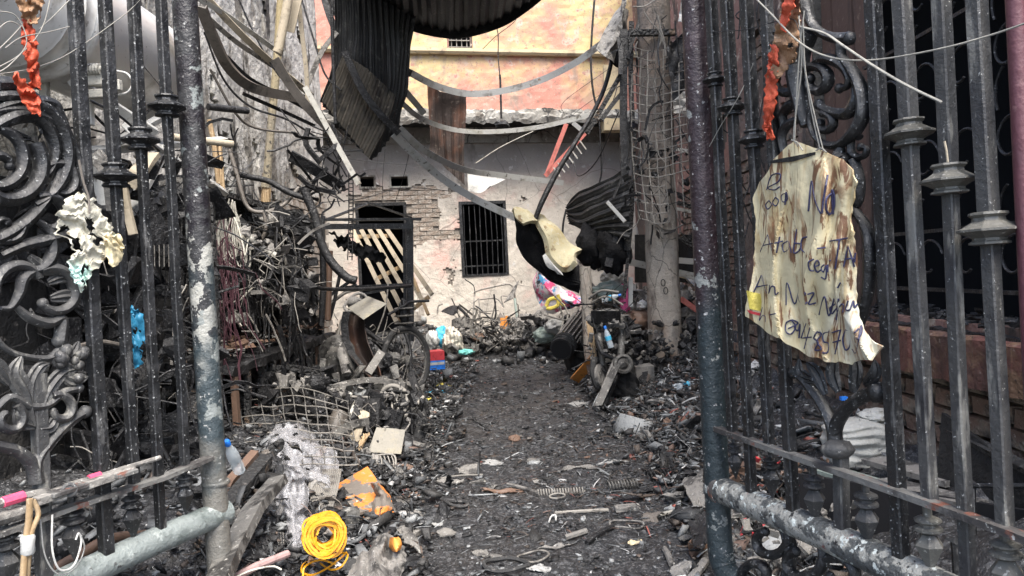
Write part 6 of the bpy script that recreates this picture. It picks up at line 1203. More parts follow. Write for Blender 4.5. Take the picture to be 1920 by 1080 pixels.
def flatrag(px, py, w, l, mt2, name, label, cat, seed, h=.02, rot=0, group=None, th=.003):
    c = G(px, py); mb = MB(); ca, sa = math.cos(rot), math.sin(rot)
    def fn(u, v):
        a = (u - .5) * w * (1 + .5 * nz((v * 3, seed, 0))); b = (v - .5) * l * (1 + .5 * nz((u * 3, seed + 4, 0)))
        x = c.x + a * ca - b * sa; y = c.y + a * sa + b * ca
        return Vector((x, y, hz(x, y) + h * .5 + h * (1.6 * abs(nz((u * 2.2, v * 2.2, seed))) + .25 * nz((u * 7, v * 7, seed)))))
    mb.grid(fn, 18, 18, th, lambda u, v: (u - .5) ** 2 + (v - .5) ** 2 + .18 * nz((u * 3, v * 3, seed + 7)) < .24); return solo(mb, name, mt2, label, cat, group, True)
flatrag(828, 726, .22, .22, K['lemon'], 'yellow_wrapper', 'yellow plastic wrapper flat on the path edge', 'wrapper', 3)
flatrag(820, 738, .28, .16, K['sky'], 'blue_wrapper', 'light blue wrapper in front of the yellow one', 'wrapper', 5)
flatrag(806, 752, .12, .1, K['lemon'], 'cream_wrapper', 'small cream scrap nearest of the bright wrappers', 'wrapper', 6)
flatrag(585, 676, .2, .1, K['blue'], 'blue_bag', 'bit of blue plastic behind the scooter wreck', 'bag', 8, .1)
# floral blanket
mb = loft([(0, up([(1003, 500, 9.2), (1004, 530, 9.2), (1012, 552, 9.2), (1030, 575, 9.1), (1060, 576, 9.1)])), (.5, up([(1012, 510, 9.0), (1026, 540, 8.9), (1044, 556, 8.9), (1066, 566, 8.9), (1088, 572, 8.9)])), (1, up([(1018, 508, 9.3), (1046, 538, 9.2), (1070, 550, 9.1), (1090, 556, 9.0), (1104, 562, 9.0)]))], 30, 50, 0, 0, .01, .1, 6)
solo(mb, 'floral_blanket', K['flowered'], 'pink and white floral blanket hanging over the wreckage below the mattress', 'blanket', None, True)
wire('yellow_loop', [(1024, 575, 8.7), (1030, 562, 8.7), (1044, 560, 8.7), (1046, 572, 8.7), (1034, 578, 8.7), (1024, 578, 8.7)], 0, .022, K['lemon'], 'yellow hose loop in front of the floral blanket, left one', 'hose')
wire('yellow_loop', [(1046, 552, 8.7), (1050, 566, 8.7), (1058, 574, 8.7)], 0, .02, K['lemon'], 'short yellow hose end in front of the floral blanket, right one', 'hose')
for i, q in enumerate(([(1050, 575, 8.6), (1056, 600, 8.6), (1050, 625, 8.5)], [(1020, 590, 8.6), (1060, 600, 8.5), (1076, 590, 8.5)], [(1040, 555, 8.6), (1062, 580, 8.6), (1064, 610, 8.5)])):
    wire('pale_rod', q, 0, .011, K['ashwire'], ['pale upright leg under the floral blanket', 'pale level bar under the floral blanket', 'pale slanting leg under the floral blanket'][i], 'rod')
flatrag(1010, 642, .45, .25, K['pinkc'], 'pink_cloth', 'pink cloth strip on the ground beside the cooling drum', 'cloth', 11, .04)
cloth_lump('green_bag', 1022, 628, 9.2, .14, .1, .1, K['greengrey'], 'grey-green cloth lump behind the pink strip', 'cloth', 21)
cloth_lump('tan_bag', 1040, 612, 9.0, .12, .1, .09, K['palegrey'], 'pale lump on top of the grey-green cloth', 'bag', 22)
# black finned drum
dr = thing('finned_drum', U(1065, 655, 7.8), 'black ribbed drum lying on its side right of the path', 'drum')
D0 = U(1052, 655, 7.5); D1 = U(1096, 596, 8.4); axd = (D1 - D0)
mb = MB(); mb.lathe(D0, axd, [(.10, 0), (.115, .0), (.115, .05), (.105, .06), (.1, axd.length)], 24); mb.build('drum_body', K['iron'], dr, True)
mb = MB(); mb.lathe(D0 - axd.normalized() * .004, axd, [(.0, 0), (.098, 0), (.098, .003)], 24); mb.build('drum_end', K['dark'], dr)
a_, b_ = frame_from(axd.normalized())
for i in range(16):
    t = 2 * math.pi * i / 16; o_ = (a_ * math.cos(t) + b_ * math.sin(t)) * .118; mb = MB(); mb.bar(D0 + axd.normalized() * .16 + o_, D0 + axd * .95 + o_, .016, .014); mb.build('fin', K['engine'], dr)
for k in (.05, .1, .14): mb = MB(); mb.lathe(D0 + axd.normalized() * k, axd, [(.112, 0), (.13, .006), (.13, .016), (.112, .022)], 24); mb.build('ring', K['iron'], dr, True)
# leaning timber post and yellow planks
mb = MB()
W = cr(up([(1096, 500, 6.7), (1100, 560, 6.7), (1104, 640, 6.7), (1112, 704, 6.6)]), 8); mb.tube(W, [.052, .058, .05, .05, .055, .045], 12)
solo(mb, 'timber_post', K['concrete'], 'weathered timber post standing under the mattress', 'post', None, True)
mb = MB(); mb.strip(up([(1104, 600, 6.5), (1115, 680, 6.4)]), .05, .02, ref=fwd); solo(mb, 'yellow_plank', K['wood'], 'narrow yellow plank leaning on the timber post', 'plank')
mb = MB(); mb.strip([G(1078, 712, .03), U(1115, 672, 6.45)], .09, .02, ref=fwd); solo(mb, 'yellow_plank', K['orange'], 'orange-yellow plank end lying at the foot of the timber post', 'plank')
# right-hand motorbike carcass, seen end on
s4 = thing('burnt_motorcycle', G(1150, 745), 'stripped motorcycle carcass standing end-on beside the blocks', 'motorcycle')
mb = MB(); mb.blob(U(1138, 598, 6.2), .17, .14, .085, seed=31, amp=.3, sub=(18, 12)); mb.build('seat_tray', K['ash'], s4)
mb = MB(); mb.grid(lambda u, v: U(1108 + 56 * u, 583 + 30 * v * (1 - .5 * abs(u - .5)), 6.0 + .1 * math.sin(u * 3)), 12, 8, .05); mb.build('tail_box', K['blackcloth'], s4, True)
for q, r, m2 in (([(1165, 600, 6.1), (1166, 640, 6.05), (1163, 680, 6.0)], .03, 'engine'), ([(1122, 610, 6.1), (1126, 650, 6.0), (1130, 684, 6.0)], .022, 'engine'), ([(1155, 675, 5.9), (1140, 712, 5.8), (1118, 768, 5.6)], .028, 'ash'), ([(1166, 682, 5.9), (1150, 720, 5.8), (1128, 768, 5.6)], .022, 'char'), ([(1150, 672, 5.9), (1130, 662, 5.9), (1120, 640, 6)], .018, 'char'), ([(1104, 560, 6.1), (1128, 545, 6.0), (1160, 548, 6.0)], .011, 'ashwire'), ([(1112, 566, 6.2), (1138, 556, 6.1), (1168, 572, 6.1)], .009, 'ashwire')):
    mb = MB(); mb.tube(cr(up(q), 5), r, 9); mb.build('frame_tube', K[m2], s4, True)
wheel(s4, U(1124, 702, 6.0), Vector((.85, -.5, .2)), .145, .06, 0, rimmat='engine')
mb = MB(); mb.lathe(U(1124, 705, 5.95), Vector((.85, -.5, .2)), [(.02, -.03), (.09, -.02), (.095, .02), (.03, .03)], 16); mb.build('brake_drum', K['ash'], s4, True)
mb = MB(); q0 = U(1166, 682, 5.85); mb.lathe(q0, Vector((.2, -1, .1)), [(.075, 0), (.078, .04), (.06, .045), (.045, .03), (.02, .05)], 20); mb.build('sprocket', K['engine'], s4, True)
mb = MB(); mb.blob(U(1168, 715, 6.0), .13, .12, .15, seed=14, amp=.35, sub=(16, 12)); mb.build('engine_block', K['charmatte'], s4)
mb = MB(); mb.grid(lambda u, v: U(1147 + 16 * u - 34 * v, 690 + 75 * v - 3 * u, 5.75 - .15 * v), 6, 16, .03); mb.build('swing_arm', K['engine'], s4)
tangle('wreck_tangle', (1105, 560, 1180, 720), 5.9, 6.3, 60, (.08, .3), (.003, .008), K['char'], 'burnt wiring on the motorcycle carcass')
scraps('wreck_scraps', (1105, 590, 1185, 740), 5.9, 6.3, 80, (.015, .05), K['ash'], 'grey fragments stuck on the motorcycle carcass', .5)
def bottle(p, ax, L, label, cap='blue', name='water_bottle', mt2='glass', band=True):
    ax = Vector(ax).normalized(); t = thing(name, p, label, 'bottle'); k = L / .22; mb = MB()
    mb.lathe(p, ax, [(.0, 0), (.028 * k, .002), (.031 * k, .012 * k), (.031 * k, .06 * k), (.028 * k, .07 * k), (.031 * k, .08 * k), (.031 * k, .13 * k), (.026 * k, .16 * k), (.012 * k, .195 * k), (.012 * k, .205 * k)], 18); mb.build('bottle_body', K[mt2], t, True)
    if band: mb = MB(); mb.lathe(p, ax, [(.032 * k, .082 * k), (.0325 * k, .125 * k)], 18); mb.build('paper_band', K['sky'], t, True)
    mb = MB(); mb.lathe(p, ax, [(.015 * k, .2 * k), (.0155 * k, .225 * k), (.012 * k, .232 * k), (0, .232 * k)], 14); mb.build('cap', K[cap], t, True); return t
bottle(U(1146, 652, 5.8), (-.25, 0, 1), .17, 'clear bottle with blue cap lodged in the motorcycle carcass')
bottle(U(1128, 563, 6.2), (1, -.2, .25), .16, 'clear bottle with blue cap lying on top of the motorcycle')
bottle(G(1262, 728, .04), (1, .1, .12), .22, 'clear bottle with blue cap on the rubble beside the column')
bottle(U(450, 884, 2.95), (-.04, -.55, .8), .17, 'clear bottle with bright blue cap pointing at the viewer near the left gate post', band=False)
# concrete blocks by the column
for i, (x, y, w_, h_, d, lb) in enumerate(((1206, 702, 35, 36, 6.35, 'upper of two grey concrete blocks stacked beside the column'), (1209, 734, 38, 32, 6.3, 'lower of two grey concrete blocks stacked beside the column'))):
    c = U(x, y, d); mb = MB(); mb.box(c, (w_ * d / F, .15, h_ * d / F), Matrix.Rotation(.1 - .15 * i, 3, 'Z'), .004); o = mb.build('concrete_block', K['block'], bev=.006); tag(o, lb, 'block')
# debris heap behind the motorcycle
scraps('rubble_heap', (1105, 540, 1300, 640), 7.2, 8.6, 330, (.04, .14), K['ash'], 'pale ash and rubbish heap behind the motorcycle', .45)
scraps('rubble_heap', (1150, 600, 1310, 740), 6.5, 7.6, 330, (.03, .11), K['char'], 'charred heap between motorcycle and column', .45)
scraps('rubble_heap', (1160, 620, 1310, 740), 6.4, 7.3, 240, (.015, .06), K['ash'], 'grey chips between motorcycle and column', .45)
mb = MB(); mb.blob(U(1215, 690, 8.0), .8, .6, .7, seed=40, amp=.25, sub=(40, 26)); solo(mb, 'debris_mound', K['charmatte'], 'large black debris mound behind the concrete column', 'mound')
cloth_lump('green_sheet', 1142, 545, 7.0, .16, .14, .09, K['greengrey'], 'grey-green plastic sheet on top of the heap behind the motorcycle', 'sheet', 31)
cloth_lump('white_bag', 1150, 522, 7.3, .12, .1, .09, K['white'], 'crumpled white bag at the top of the heap under the bundle', 'bag', 33)
cloth_lump('pink_rag', 1172, 560, 7.0, .06, .06, .12, K['pinkc'], 'pink rag hanging on the heap left of the column', 'rag', 34)
cloth_lump('brown_sack', 1195, 605, 7.0, .2, .16, .11, K['brown'], 'brown sack on the heap beside the column', 'sack', 35)
cloth_lump('white_bag', 1204, 572, 7.0, .05, .05, .04, K['white'], 'small white ball of plastic on the heap beside the column', 'bag', 36)
cloth_lump('white_bag', 1297, 688, 6.9, .14, .12, .12, K['white'], 'round whitish bag between the column and the right gate post', 'bag', 37)
mb = MB(); mb.grid(lambda u, v: U(1178 + 8 * u, 520 + 55 * v, 6.9), 3, 8, .02); solo(mb, 'white_board', K['white'], 'upright white slat on the heap', 'board')
for i, (a, b, w_, mt2, lb) in enumerate((((1176, 490, 7.4), (1310, 520, 7.2), 12, 'palepaint', 'higher pale beam running behind the column to the gate post'), ((1290, 520, 7.4), (1330, 560, 7.0), 10, 'palegrey', 'short pale beam left of the right gate post, lower'), ((1268, 488, 7.6), (1320, 492, 7.6), 11, 'whitepaint', 'white beam end right of the column, upper of three'), ((1268, 512, 7.5), (1320, 526, 7.5), 12, 'cream', 'cream beam end right of the column, middle of three'), ((1120, 505, 7.6), (1170, 488, 7.6), 9, 'charwood', 'charred beam sloping to the black bundle'), ((1270, 380, 8), (1310, 392, 8), 8, 'charwood', 'charred slat right of the column, highest'), ((1272, 440, 8), (1312, 470, 8), 14, 'charwood', 'charred beam crossing the brick behind the column'))):
    mb = MB(); mb.bar(U(*a), U(*b), w_ * 7.4 / F, .05, ref=fwd); solo(mb, 'fallen_beam', K[mt2], lb, 'beam')
mb = MB(); mb.grid(lambda u, v: U(1275 + 30 * u + 5 * v, 545 + 30 * u + 130 * v, 7.4 + .1 * math.sin(u * 9)), 10, 12, .01); solo(mb, 'black_sheet', K['charmatte'], 'black slack sheet between the column and the gate post', 'sheet', None, True)
mb = MB(); mb.grid(lambda u, v: U(1190 + 110 * u, 440 + 90 * v, 8.6 + .1 * math.sin(u * 9)), 10, 12, .01); solo(mb, 'black_sheet', K['charmatte'], 'black collapsed sheet behind the column, above the pale beams', 'sheet', None, True)
mb = MB(); mb.strip(up([(1276, 560, 7.0), (1302, 578, 7.0), (1330, 600, 7.0)]), .05, .02, ref=fwd); solo(mb, 'pink_board', K['redrail'], 'faded pink board edge right of the column', 'board')
# tyre-like rings by the column foot
for i, (x, y, r, lb) in enumerate(((1245, 752, .12, 'grey flattened hose ring on the rubble in front of the column'), (1222, 762, .09, 'smaller dark ring beside the flattened hose ring'))):
    c = G(x, y, .04); mb = MB(); mb.tube([c + Vector((r * math.cos(t), r * .8 * math.sin(t), .02 * math.sin(2 * t + i))) for t in np.linspace(0, 6.283, 25)[:-1]], .012, 7, closed=True); solo(mb, 'hose_ring', K['ash' if i == 0 else 'char'], lb, 'ring', None, True)
# ================================================================ foreground left
wm = thing('crushed_mesh', G(520, 830), 'crushed wire mesh panel arching over the litter behind the left gate post', 'mesh')
def wmp(i, j):
    u = i / 11; v = j / 9; x = 425 + 225 * u + 20 * v; y = 752 + 10 * u + 120 * v * (1 - .1 * u) - 28 * math.sin(u * 2.6 + .2) * (1 - v); 
    return U(x + 5 * nz((i, j, 0), .5, 2), y + 6 * nz((i, j, 3), .5, 4), 4.5 - 1.1 * v + .12 * math.sin(u * 6))
for i in range(12): mb = MB(); mb.tube(cr([wmp(i, j) for j in range(10)], 2), .0032, 5); mb.build('mesh_wire', K['engine'], wm)
for j in range(10): mb = MB(); mb.tube(cr([wmp(i, j) for i in range(12)], 2), .0032, 5); mb.build('mesh_wire', K['ashwire'], wm)
def film(name, rows, d0, d1, label, seed, amp=.1, mt2='film', nu=36, nv=46, holes=0, edge=8, sm=True):
    ys_ = [r[0] for r in rows]
    def fn(u, v):
        y = ys_[0] + (ys_[-1] - ys_[0]) * v; l = np.interp(y, ys_, [r[1] for r in rows]) + edge * nz((y / 12, seed, 0)); r = np.interp(y, ys_, [r[2] for r in rows]) + edge * nz((y / 12, seed + 5, 0)); x = l + (r - l) * u
        d = d0 + (d1 - d0) * v - amp * (math.sin(u * 3.14) - 1.0 * abs(nz((x / 34, y / 60, seed))) - .5 * abs(nz((x / 15, y / 34, seed))) + .08 * nz((x / 7, y / 9, seed)))
        return U(x, y + edge * nz((x / 12, 1, seed)), d)
    mb = MB(); mb.grid(fn, nu, nv, 0.0015, (lambda u, v: nz((u * 5, v * 5, seed)) < holes) if holes else None)
    return solo(mb, name, K[mt2], label, 'plastic', None, True)
film('clear_film', [(885, 538, 560), (900, 520, 575), (930, 515, 580), (960, 527, 572), (990, 528, 575), (1020, 532, 578), (1045, 545, 570)], 3.1, 2.7, 'clear plastic bag standing beside the yellow strap coil', 3, .09)
film('clear_film', [(820, 505, 560), (845, 492, 630), (870, 500, 636), (900, 560, 632), (915, 600, 625)], 3.7, 3.3, 'milky plastic film caught in the wire mesh', 6, .12, nu=50, holes=.35)
film('clear_film', [(795, 520, 560), (815, 505, 590), (835, 500, 600)], 4.0, 3.7, 'higher strip of milky film behind the mesh', 9, .12, holes=.3)
film('foil_scrap', [(735, 590, 604), (755, 586, 612), (780, 590, 608)], 4.6, 4.5, 'pale shiny scrap hanging on the fallen scooter frame', 11, .06, 'film')
mb = MB()
for i in range(16):
    x = 575 + i * 3.6; mb.tube(cr(up([(x + 10, 880, 3.4), (x + 4, 915, 3.25), (x - 6, 950, 3.1), (x - 9, 968, 3.05)]), 3), .0042, 5)
o = solo(mb, 'cable_hank', K['ashwire'], 'combed hank of ash-grey cable beside the clear bag', 'cable', None, True); o['kind'] = 'stuff'; 
for k_ in ('category',): del o[k_]
# orange flaked board
plate('flaked_board', [(628, 915, 3.55), (690, 878, 3.7), (735, 945, 3.35), (672, 968, 3.2)], .012, K['orangeboard'], 'charred board with orange paint flakes, tilted on the litter', 'board', amp=.03, n=20)
film('scorched_sheet', [(905, 695, 712), (930, 705, 730), (960, 690, 742), (975, 676, 700)], 3.4, 3.2, 'buckled grey sheet with orange traces right of the flaked board', 15, .08, 'orangeboard', edge=5)
# yellow strap coil
cy = thing('strap_coil', G(605, 1045), 'bright yellow plastic strap coil with a loose tail', 'strap coil')
c = U(610, 1006, 2.42); axc = (CAM + Vector((0.15, 0, -.35)) - c).normalized(); a_, b_ = frame_from(axc)
for i in range(46):
    r = .034 + .034 * (i % 9) / 9 + random.uniform(-.004, .004); o_ = axc * (-.10 + .105 * random.random()); t0 = random.uniform(0, 6.3); tl = Vector((random.gauss(0, .1), random.gauss(0, .1), random.gauss(0, .1)))
    aa = (a_ + tl).normalized(); bb = (b_ - tl * .7).normalized()
    W = [c + o_ + (aa * math.cos(t) + bb * math.sin(t)) * (r + .004 * math.sin(3 * t + i)) for t in np.linspace(t0, t0 + 6.1, 26)]
    mb = MB(); mb.strip(W, .0065, .0022, ref=axc); mb.build('strap_turn', K['yellow'], cy, False)
for q in ([(590, 1048, 2.6), (570, 1056, 2.5), (566, 1072, 2.45), (585, 1078, 2.45), (612, 1066, 2.5), (640, 1045, 2.55), (650, 1035, 2.55)], [(600, 1056, 2.55), (620, 1068, 2.5), (640, 1062, 2.5), (652, 1040, 2.55), (632, 1038, 2.6), (604, 1050, 2.6)], [(568, 1085, 2.42), (572, 1062, 2.45), (600, 1050, 2.5), (630, 1058, 2.5)], [(640, 980, 2.7), (648, 1000, 2.68), (644, 1012, 2.68), (636, 1004, 2.7)]):
    mb = MB(); mb.strip(cr(up(q), 6), .006, .002, ref=fwd); mb.build('loose_strap', K['yellow'], cy)
# charred timbers at the gate foot
mb = MB(); mb.strip(up([(522, 900, 2.85), (475, 955, 2.6), (430, 1040, 2.3), (400, 1110, 2.1)]), .07, .035, ref=Vector((-.25, 0, 1))); solo(mb, 'charred_beam', K['engine'], 'square charred beam lying beside the left gate post foot', 'beam')
mb = MB(); mb.strip(up([(500, 862, 3.1), (450, 920, 2.85), (415, 965, 2.7)]), .05, .05, ref=Vector((.2, 0, 1))); solo(mb, 'charred_beam', K['charwood'], 'thinner charred beam above the square one', 'beam')
mb = MB(); mb.strip(up([(478, 850, 3.2), (430, 905, 3.0), (415, 935, 2.9)]), .035, .03, ref=Vector((.2, 0, 1))); solo(mb, 'charred_beam', K['brown'], 'short brown timber nearest the blue-capped bottle', 'beam')
mb = MB(); mb.tube(up([(540, 1038, 2.5), (480, 1062, 2.4), (410, 1098, 2.3)]), .013, 9); solo(mb, 'pinkish_tube', K['redrail'] if False else mat('dusty_pink_tube', (.3, .2, .19), [('n', 20, .5, .66, (.15, .11, .1))]), 'dusty pink tube lying in front of the left gate post', 'tube')
wire('white_wire', [(425, 1090, 2.3), (470, 1070, 2.35), (510, 1062, 2.4), (528, 1068, 2.4)], 0, .003, K['ropepale'], 'thin white wire beside the dusty pink tube')
wire('black_wire', [(425, 935, 3.0), (470, 938, 2.95), (540, 935, 2.9)], 0, .0035, K['char'], 'thin black rod level above the square charred beam', 'rod')
# ribbed grille plate
rp = thing('ribbed_plate', G(480, 1015), 'small burnt ribbed grille half buried under the clear bag', 'grille')
for i in range(14): mb = MB(); mb.tube(up([(478 + i * 4, 975 + abs(i - 6) * 1.5, 2.85), (472 + i * 4.6, 1030 - i * .8, 2.7)]), .0022, 5); mb.build('rib', K['ash'], rp)
# crumpled cloth and stones in front
film('crumpled_bag', [(1000, 712, 726), (1020, 700, 752), (1045, 672, 762), (1070, 655, 758), (1100, 640, 740)], 2.75, 2.35, 'crumpled scorched bag with orange corner at the bottom edge', 21, .12, 'ash', nu=40, nv=40)
film('orange_scrap', [(1008, 732, 746), (1024, 730, 754), (1034, 736, 750)], 2.6, 2.55, 'orange melted scrap on the crumpled bag', 22, .06, 'orange', nu=10, nv=10, edge=4)
for i, (x, y, rx, ry, rz, mt2, lb) in enumerate(((690, 1062, .07, .06, .045, 'block', 'dark stone under the crumpled bag at the bottom edge'), (775, 970, .045, .035, .03, 'ash', 'smooth grey oval stone left of the path'), (762, 1000, .06, .05, .03, 'block', 'flat dark stone below the oval one'), (835, 1000, .04, .03, .02, 'block', 'small oval stone on the path edge'), (745, 880, .1, .04, .03, 'brown', 'brown buckled tin below the little basket'), (758, 735 + 100, .05, .04, .03, 'char', 'black lump near the square plate'), (660, 1068, .05, .04, .035, 'rubber', 'black rubber lump next to the crumpled bag'))):
    c = G(x, y, rz * .5); mb = MB(); mb.blob(c, rx, ry, rz, seed=i + 50, amp=.25, sub=(16, 11)); solo(mb, 'stone' if i in (0, 1, 2, 3) else 'debris_lump', K[mt2], lb, 'stone' if i < 4 else 'debris', None, i not in (4,))
flatrag(800, 985, .14, .05, K['palegrey'], 'flat_plate', 'flat pale strip of card beside the oval stones', 'card', 36, .012)

# ================================================================ pieces lying on the path
def stick(name, a, b, r, mt2, label, cat='rod', bend=0, n=7):
    A_ = G(*a, h=r); B_ = G(*b, h=r); m_ = (A_ + B_) / 2 + Vector((0, bend, 0)); m_.z = max(m_.z, hz(m_.x, m_.y) + r)
    mb = MB(); mb.tube(cr([A_, m_, B_], 6), r, n); return solo(mb, name, K[mt2], label, cat, None, True)
def spring(a, b, R_, r, turns, mt2, label, name='coil_spring'):
    A_ = G(*a, h=R_ * .9); B_ = G(*b, h=R_ * .9); ax = (B_ - A_); p, q = frame_from(ax.normalized()); N = turns * 12
    mb = MB(); mb.tube([A_ + ax * (i / N) + (p * math.cos(i * math.pi / 6) + q * math.sin(i * math.pi / 6)) * R_ for i in range(N + 1)], r, 5); return solo(mb, name, K[mt2], label, 'spring', None, True)
stick('shock_rod', (952, 908), (1008, 924), .010, 'ash', 'grey rod with crooked end leading into the middle coil spring', bend=.01)
spring((1008, 924), (1096, 920), .016, .0035, 17, 'ashwire', 'long coil spring lying in the middle of the path')
spring((1140, 912), (1196, 906), .022, .005, 10, 'engine', 'thicker coil spring right of the long one')
spring((1215, 893), (1265, 885), .027, .006, 8, 'char', 'black coil spring nearest the right gate post')
stick('shock_rod', (1262, 890), (1322, 872), .012, 'ash', 'rod running from the black spring to the gate post')
stick('metal_rod', (1040, 962), (1140, 956), .008, 'ashwire', 'thin straight rod lying level below the long spring')
stick('metal_rod', (1100, 1018), (1152, 986), .011, 'char', 'black bar slanting on the path, lower right of the middle')
stick('metal_rod', (1060, 1008), (1100, 995), .012, 'block', 'short dark bar left of the slanting black bar')
stick('metal_rod', (1260, 1060), (1246, 1028), .012, 'ash', 'grey stick pointing to the bottom edge near the right post')
stick('metal_rod', (1290, 1092), (1330, 1040), .016, 'ash', 'curved pipe at the foot of the right post', bend=-.02)
stick('metal_rod', (820, 898), (905, 890), .005, 'ashwire', 'thin pale rod lying across the left half of the path')
stick('metal_rod', (1230, 968), (1275, 955), .009, 'palepaint', 'pale wooden stick before the dark buckled plate')
stick('metal_rod', (1262, 972), (1296, 952), .007, 'palepaint', 'thinner pale stick beside the first pale stick')
mb = MB(); c = G(1176, 952, .02)
for dy in (-.018, .018): mb.box(c + Vector((0, dy, 0)), (.11, .01, .02), Matrix.Rotation(.1, 3, 'Z'))
for dx in (-.05, .05): mb.box(c + Vector((dx, 0, .001)), (.012, .03, .018), Matrix.Rotation(.1, 3, 'Z'))
solo(mb, 'metal_bracket', K['ash'], 'small rectangular metal frame on the path near the springs', 'bracket')
for i, (x, y, r, lb) in enumerate(((1045, 930, .032, 'thin ring beside the long spring'), (858, 945, .04, 'black rubber ring left of the path centre'), (1000, 1045, .05, 'broken wire ring near the bottom edge'), (950, 1062, .07, 'half-buried big black ring at the bottom edge'), (1175, 985, .06, 'faint grey hoop right of the slanting bar'))):
    c = G(x, y, .01); mb = MB(); W = [c + Vector((r * 1.2 * math.cos(t), r * .9 * math.sin(t), .008 * math.sin(3 * t + i))) for t in np.linspace(0, 6.283, 29)[:-1]]
    W = [Vector((p.x, p.y, hz(p.x, p.y) + .012)) for p in W]; mb.tube(W, .004 + .004 * (i in (1, 3)), 6, closed=True); solo(mb, 'ring', K[['ashwire', 'rubber', 'ashwire', 'rubber', 'ash'][i]], lb, 'ring', None, True)
flatrag(1084, 758, .2, .13, K['palegrey'], 'white_paper', 'white paper scrap on the path left of the motorcycle', 'paper', 41, .012)
for i, (x, y, w_, l_, mt2, lb) in enumerate(((1150, 868, .16, .08, 'palegrey', 'pale crumpled paper above the springs'), (1085, 878, .22, .06, 'ash', 'grey cardboard strip above the long spring'), (880, 880, .14, .18, 'ash', 'flattened clear wrapper on the left half of the path'), (845, 905, .14, .05, 'ash', 'narrow flattened wrapper left of the path centre'), (825, 855, .11, .035, 'palegrey', 'white sole-like scrap left of the path centre'), (900, 1040, .06, .1, 'ash', 'small grey rag near the bottom of the path'), (1040, 1030, .14, .035, 'ash', 'pale melted strip near the bottom of the path'), (1190, 1020, .05, .05, 'cream', 'yellowish paper bit at the lower right'), (1268, 822, .1, .08, 'palegrey', 'pale paper on the slope beside the gate post'), (815, 772, .1, .1, 'white', 'white paper bit under the scooter wheel'), (1235, 700, .08, .05, 'white', 'white scrap at the foot of the column'), (940, 925, .22, .05, 'brown', 'reddish-brown strip left of the grey rod'), (925, 868, .12, .08, 'palegrey', 'pale flake in the middle of the path'), (1010, 1070, .08, .07, 'palegrey', 'crumpled clear scrap at the bottom centre'))):
    flatrag(x, y, w_, l_, K[mt2], 'scrap', lb, 'scrap', 60 + i, .012, random.uniform(-.4, .4))
# white letter-shaped clip on the path
mb = MB(); mb.tube(cr([G(1029, 979, .012), G(1034, 968, .014), G(1042, 966, .014), G(1042, 976, .012)], 4), .004, 6); solo(mb, 'white_clip', K['white'], 'tiny white hooked clip on the dark ash', 'clip', None, True)
# buckled plates at the right gate post
for i, (pts, mt2, lb) in enumerate((([(1280, 905, 3.4), (1318, 880, 3.4), (1326, 955, 3.1), (1300, 950, 3.1)], 'ash', 'buckled dark plate leaning at the right gate post'), ([(1292, 975, 2.9), (1322, 960, 2.9), (1330, 1020, 2.7), (1300, 1030, 2.7)], 'char', 'curled black plate below the leaning one'), ([(1268, 790, 4.6), (1300, 770, 4.6), (1310, 800, 4.4), (1280, 815, 4.4)], 'brown', 'brown sheet scrap on the slope by the gate post'))):
    plate('buckled_plate', pts, .005, K[mt2], lb, 'plate', amp=.06, n=14)

# ================================================================ behind the right gate
cloth = MB()
def sackf(u, v):
    th = u * 2 * math.pi; c = U(1608, 832, 3.1); w = .125 + .01 * math.sin(v * 3.1); h = .22
    sq = 1 / max(abs(math.cos(th)) ** 3 + abs(math.sin(th)) ** 3, .01) ** (1 / 3)
    k = (math.sin(min(1, v * 4) * math.pi / 2) * math.sin(min(1, (1 - v) * 5) * math.pi / 2)) ** .5
    p = c + Vector((w * sq * k * math.cos(th), .1 * sq * k * math.sin(th), h * (v - .5)))
    return p + Vector((0, 1, 0)) * .004 * math.sin(v * 40 + 6 * nz((u * 5, v * 3, 0))) + Vector((.012 * nz((u * 8, v * 8, 2)), -.014 * nz((u * 7, v * 9, 5)), 0))
cloth.grid(sackf, 48, 60); solo(cloth, 'white_sack', K['sack'], 'bulging white plastic sack behind the right gate stem', 'sack', None, True)
cloth_lump('white_sack', 1640, 780, 3.1, .06, .06, .03, K['sack'], 'creased top flap of white plastic above the bulging sack', 'sack flap', 45)
mb = MB(); mb.box(U(1582, 747, 3.1), (.026, .02, .015)); solo(mb, 'bottle_top', K['blue'], 'small blue cap peeking over the white sack', 'cap')
for i, (a, b, w_, h_, mt2, lb) in enumerate((((1640, 862, 2.9), (1800, 905, 2.5), .12, .02, 'ash', 'grey weathered plank behind the right gate, upper'), ((1650, 905, 2.7), (1830, 950, 2.3), .1, .03, 'ash', 'grey weathered plank behind the right gate, lower'), ((1535, 880, 2.9), (1700, 930, 2.6), .11, .03, 'greengrey', 'pale blue-grey tray edge below the white sack'), ((1770, 800, 2.6), (1930, 880, 2.2), .035, .02, 'charwood', 'dark board edge sloping down at the far right'))):
    mb = MB(); mb.strip(up([a, b]), w_, h_, ref=Vector((0, 0, 1)) if i < 3 else fwd); solo(mb, 'plank' if i != 2 else 'tray', K[mt2], lb, 'plank' if i != 2 else 'tray')
mb = MB(); A_, B_, C_ = U(1775, 775, 2.6), U(1940, 895, 2.2), U(1765, 905, 2.55); mb.grid(lambda u, v: A_.lerp(C_, v).lerp(B_.lerp(U(1940, 960, 2.2), v), u), 4, 4, .02); solo(mb, 'leaning_board', K['charmatte'], 'black leaning panel with slanted top edge at the far right', 'panel')
mb = MB(); mb.tube(up([(1820, 911, 2.25), (1960, 911, 2.1)]), .008, 8); mb.tube(up([(1824, 911, 2.25), (1826, 1010, 2.2)]), .008, 8); solo(mb, 'table_frame', K['iron'], 'thin dark metal table edge at the far right', 'table frame')
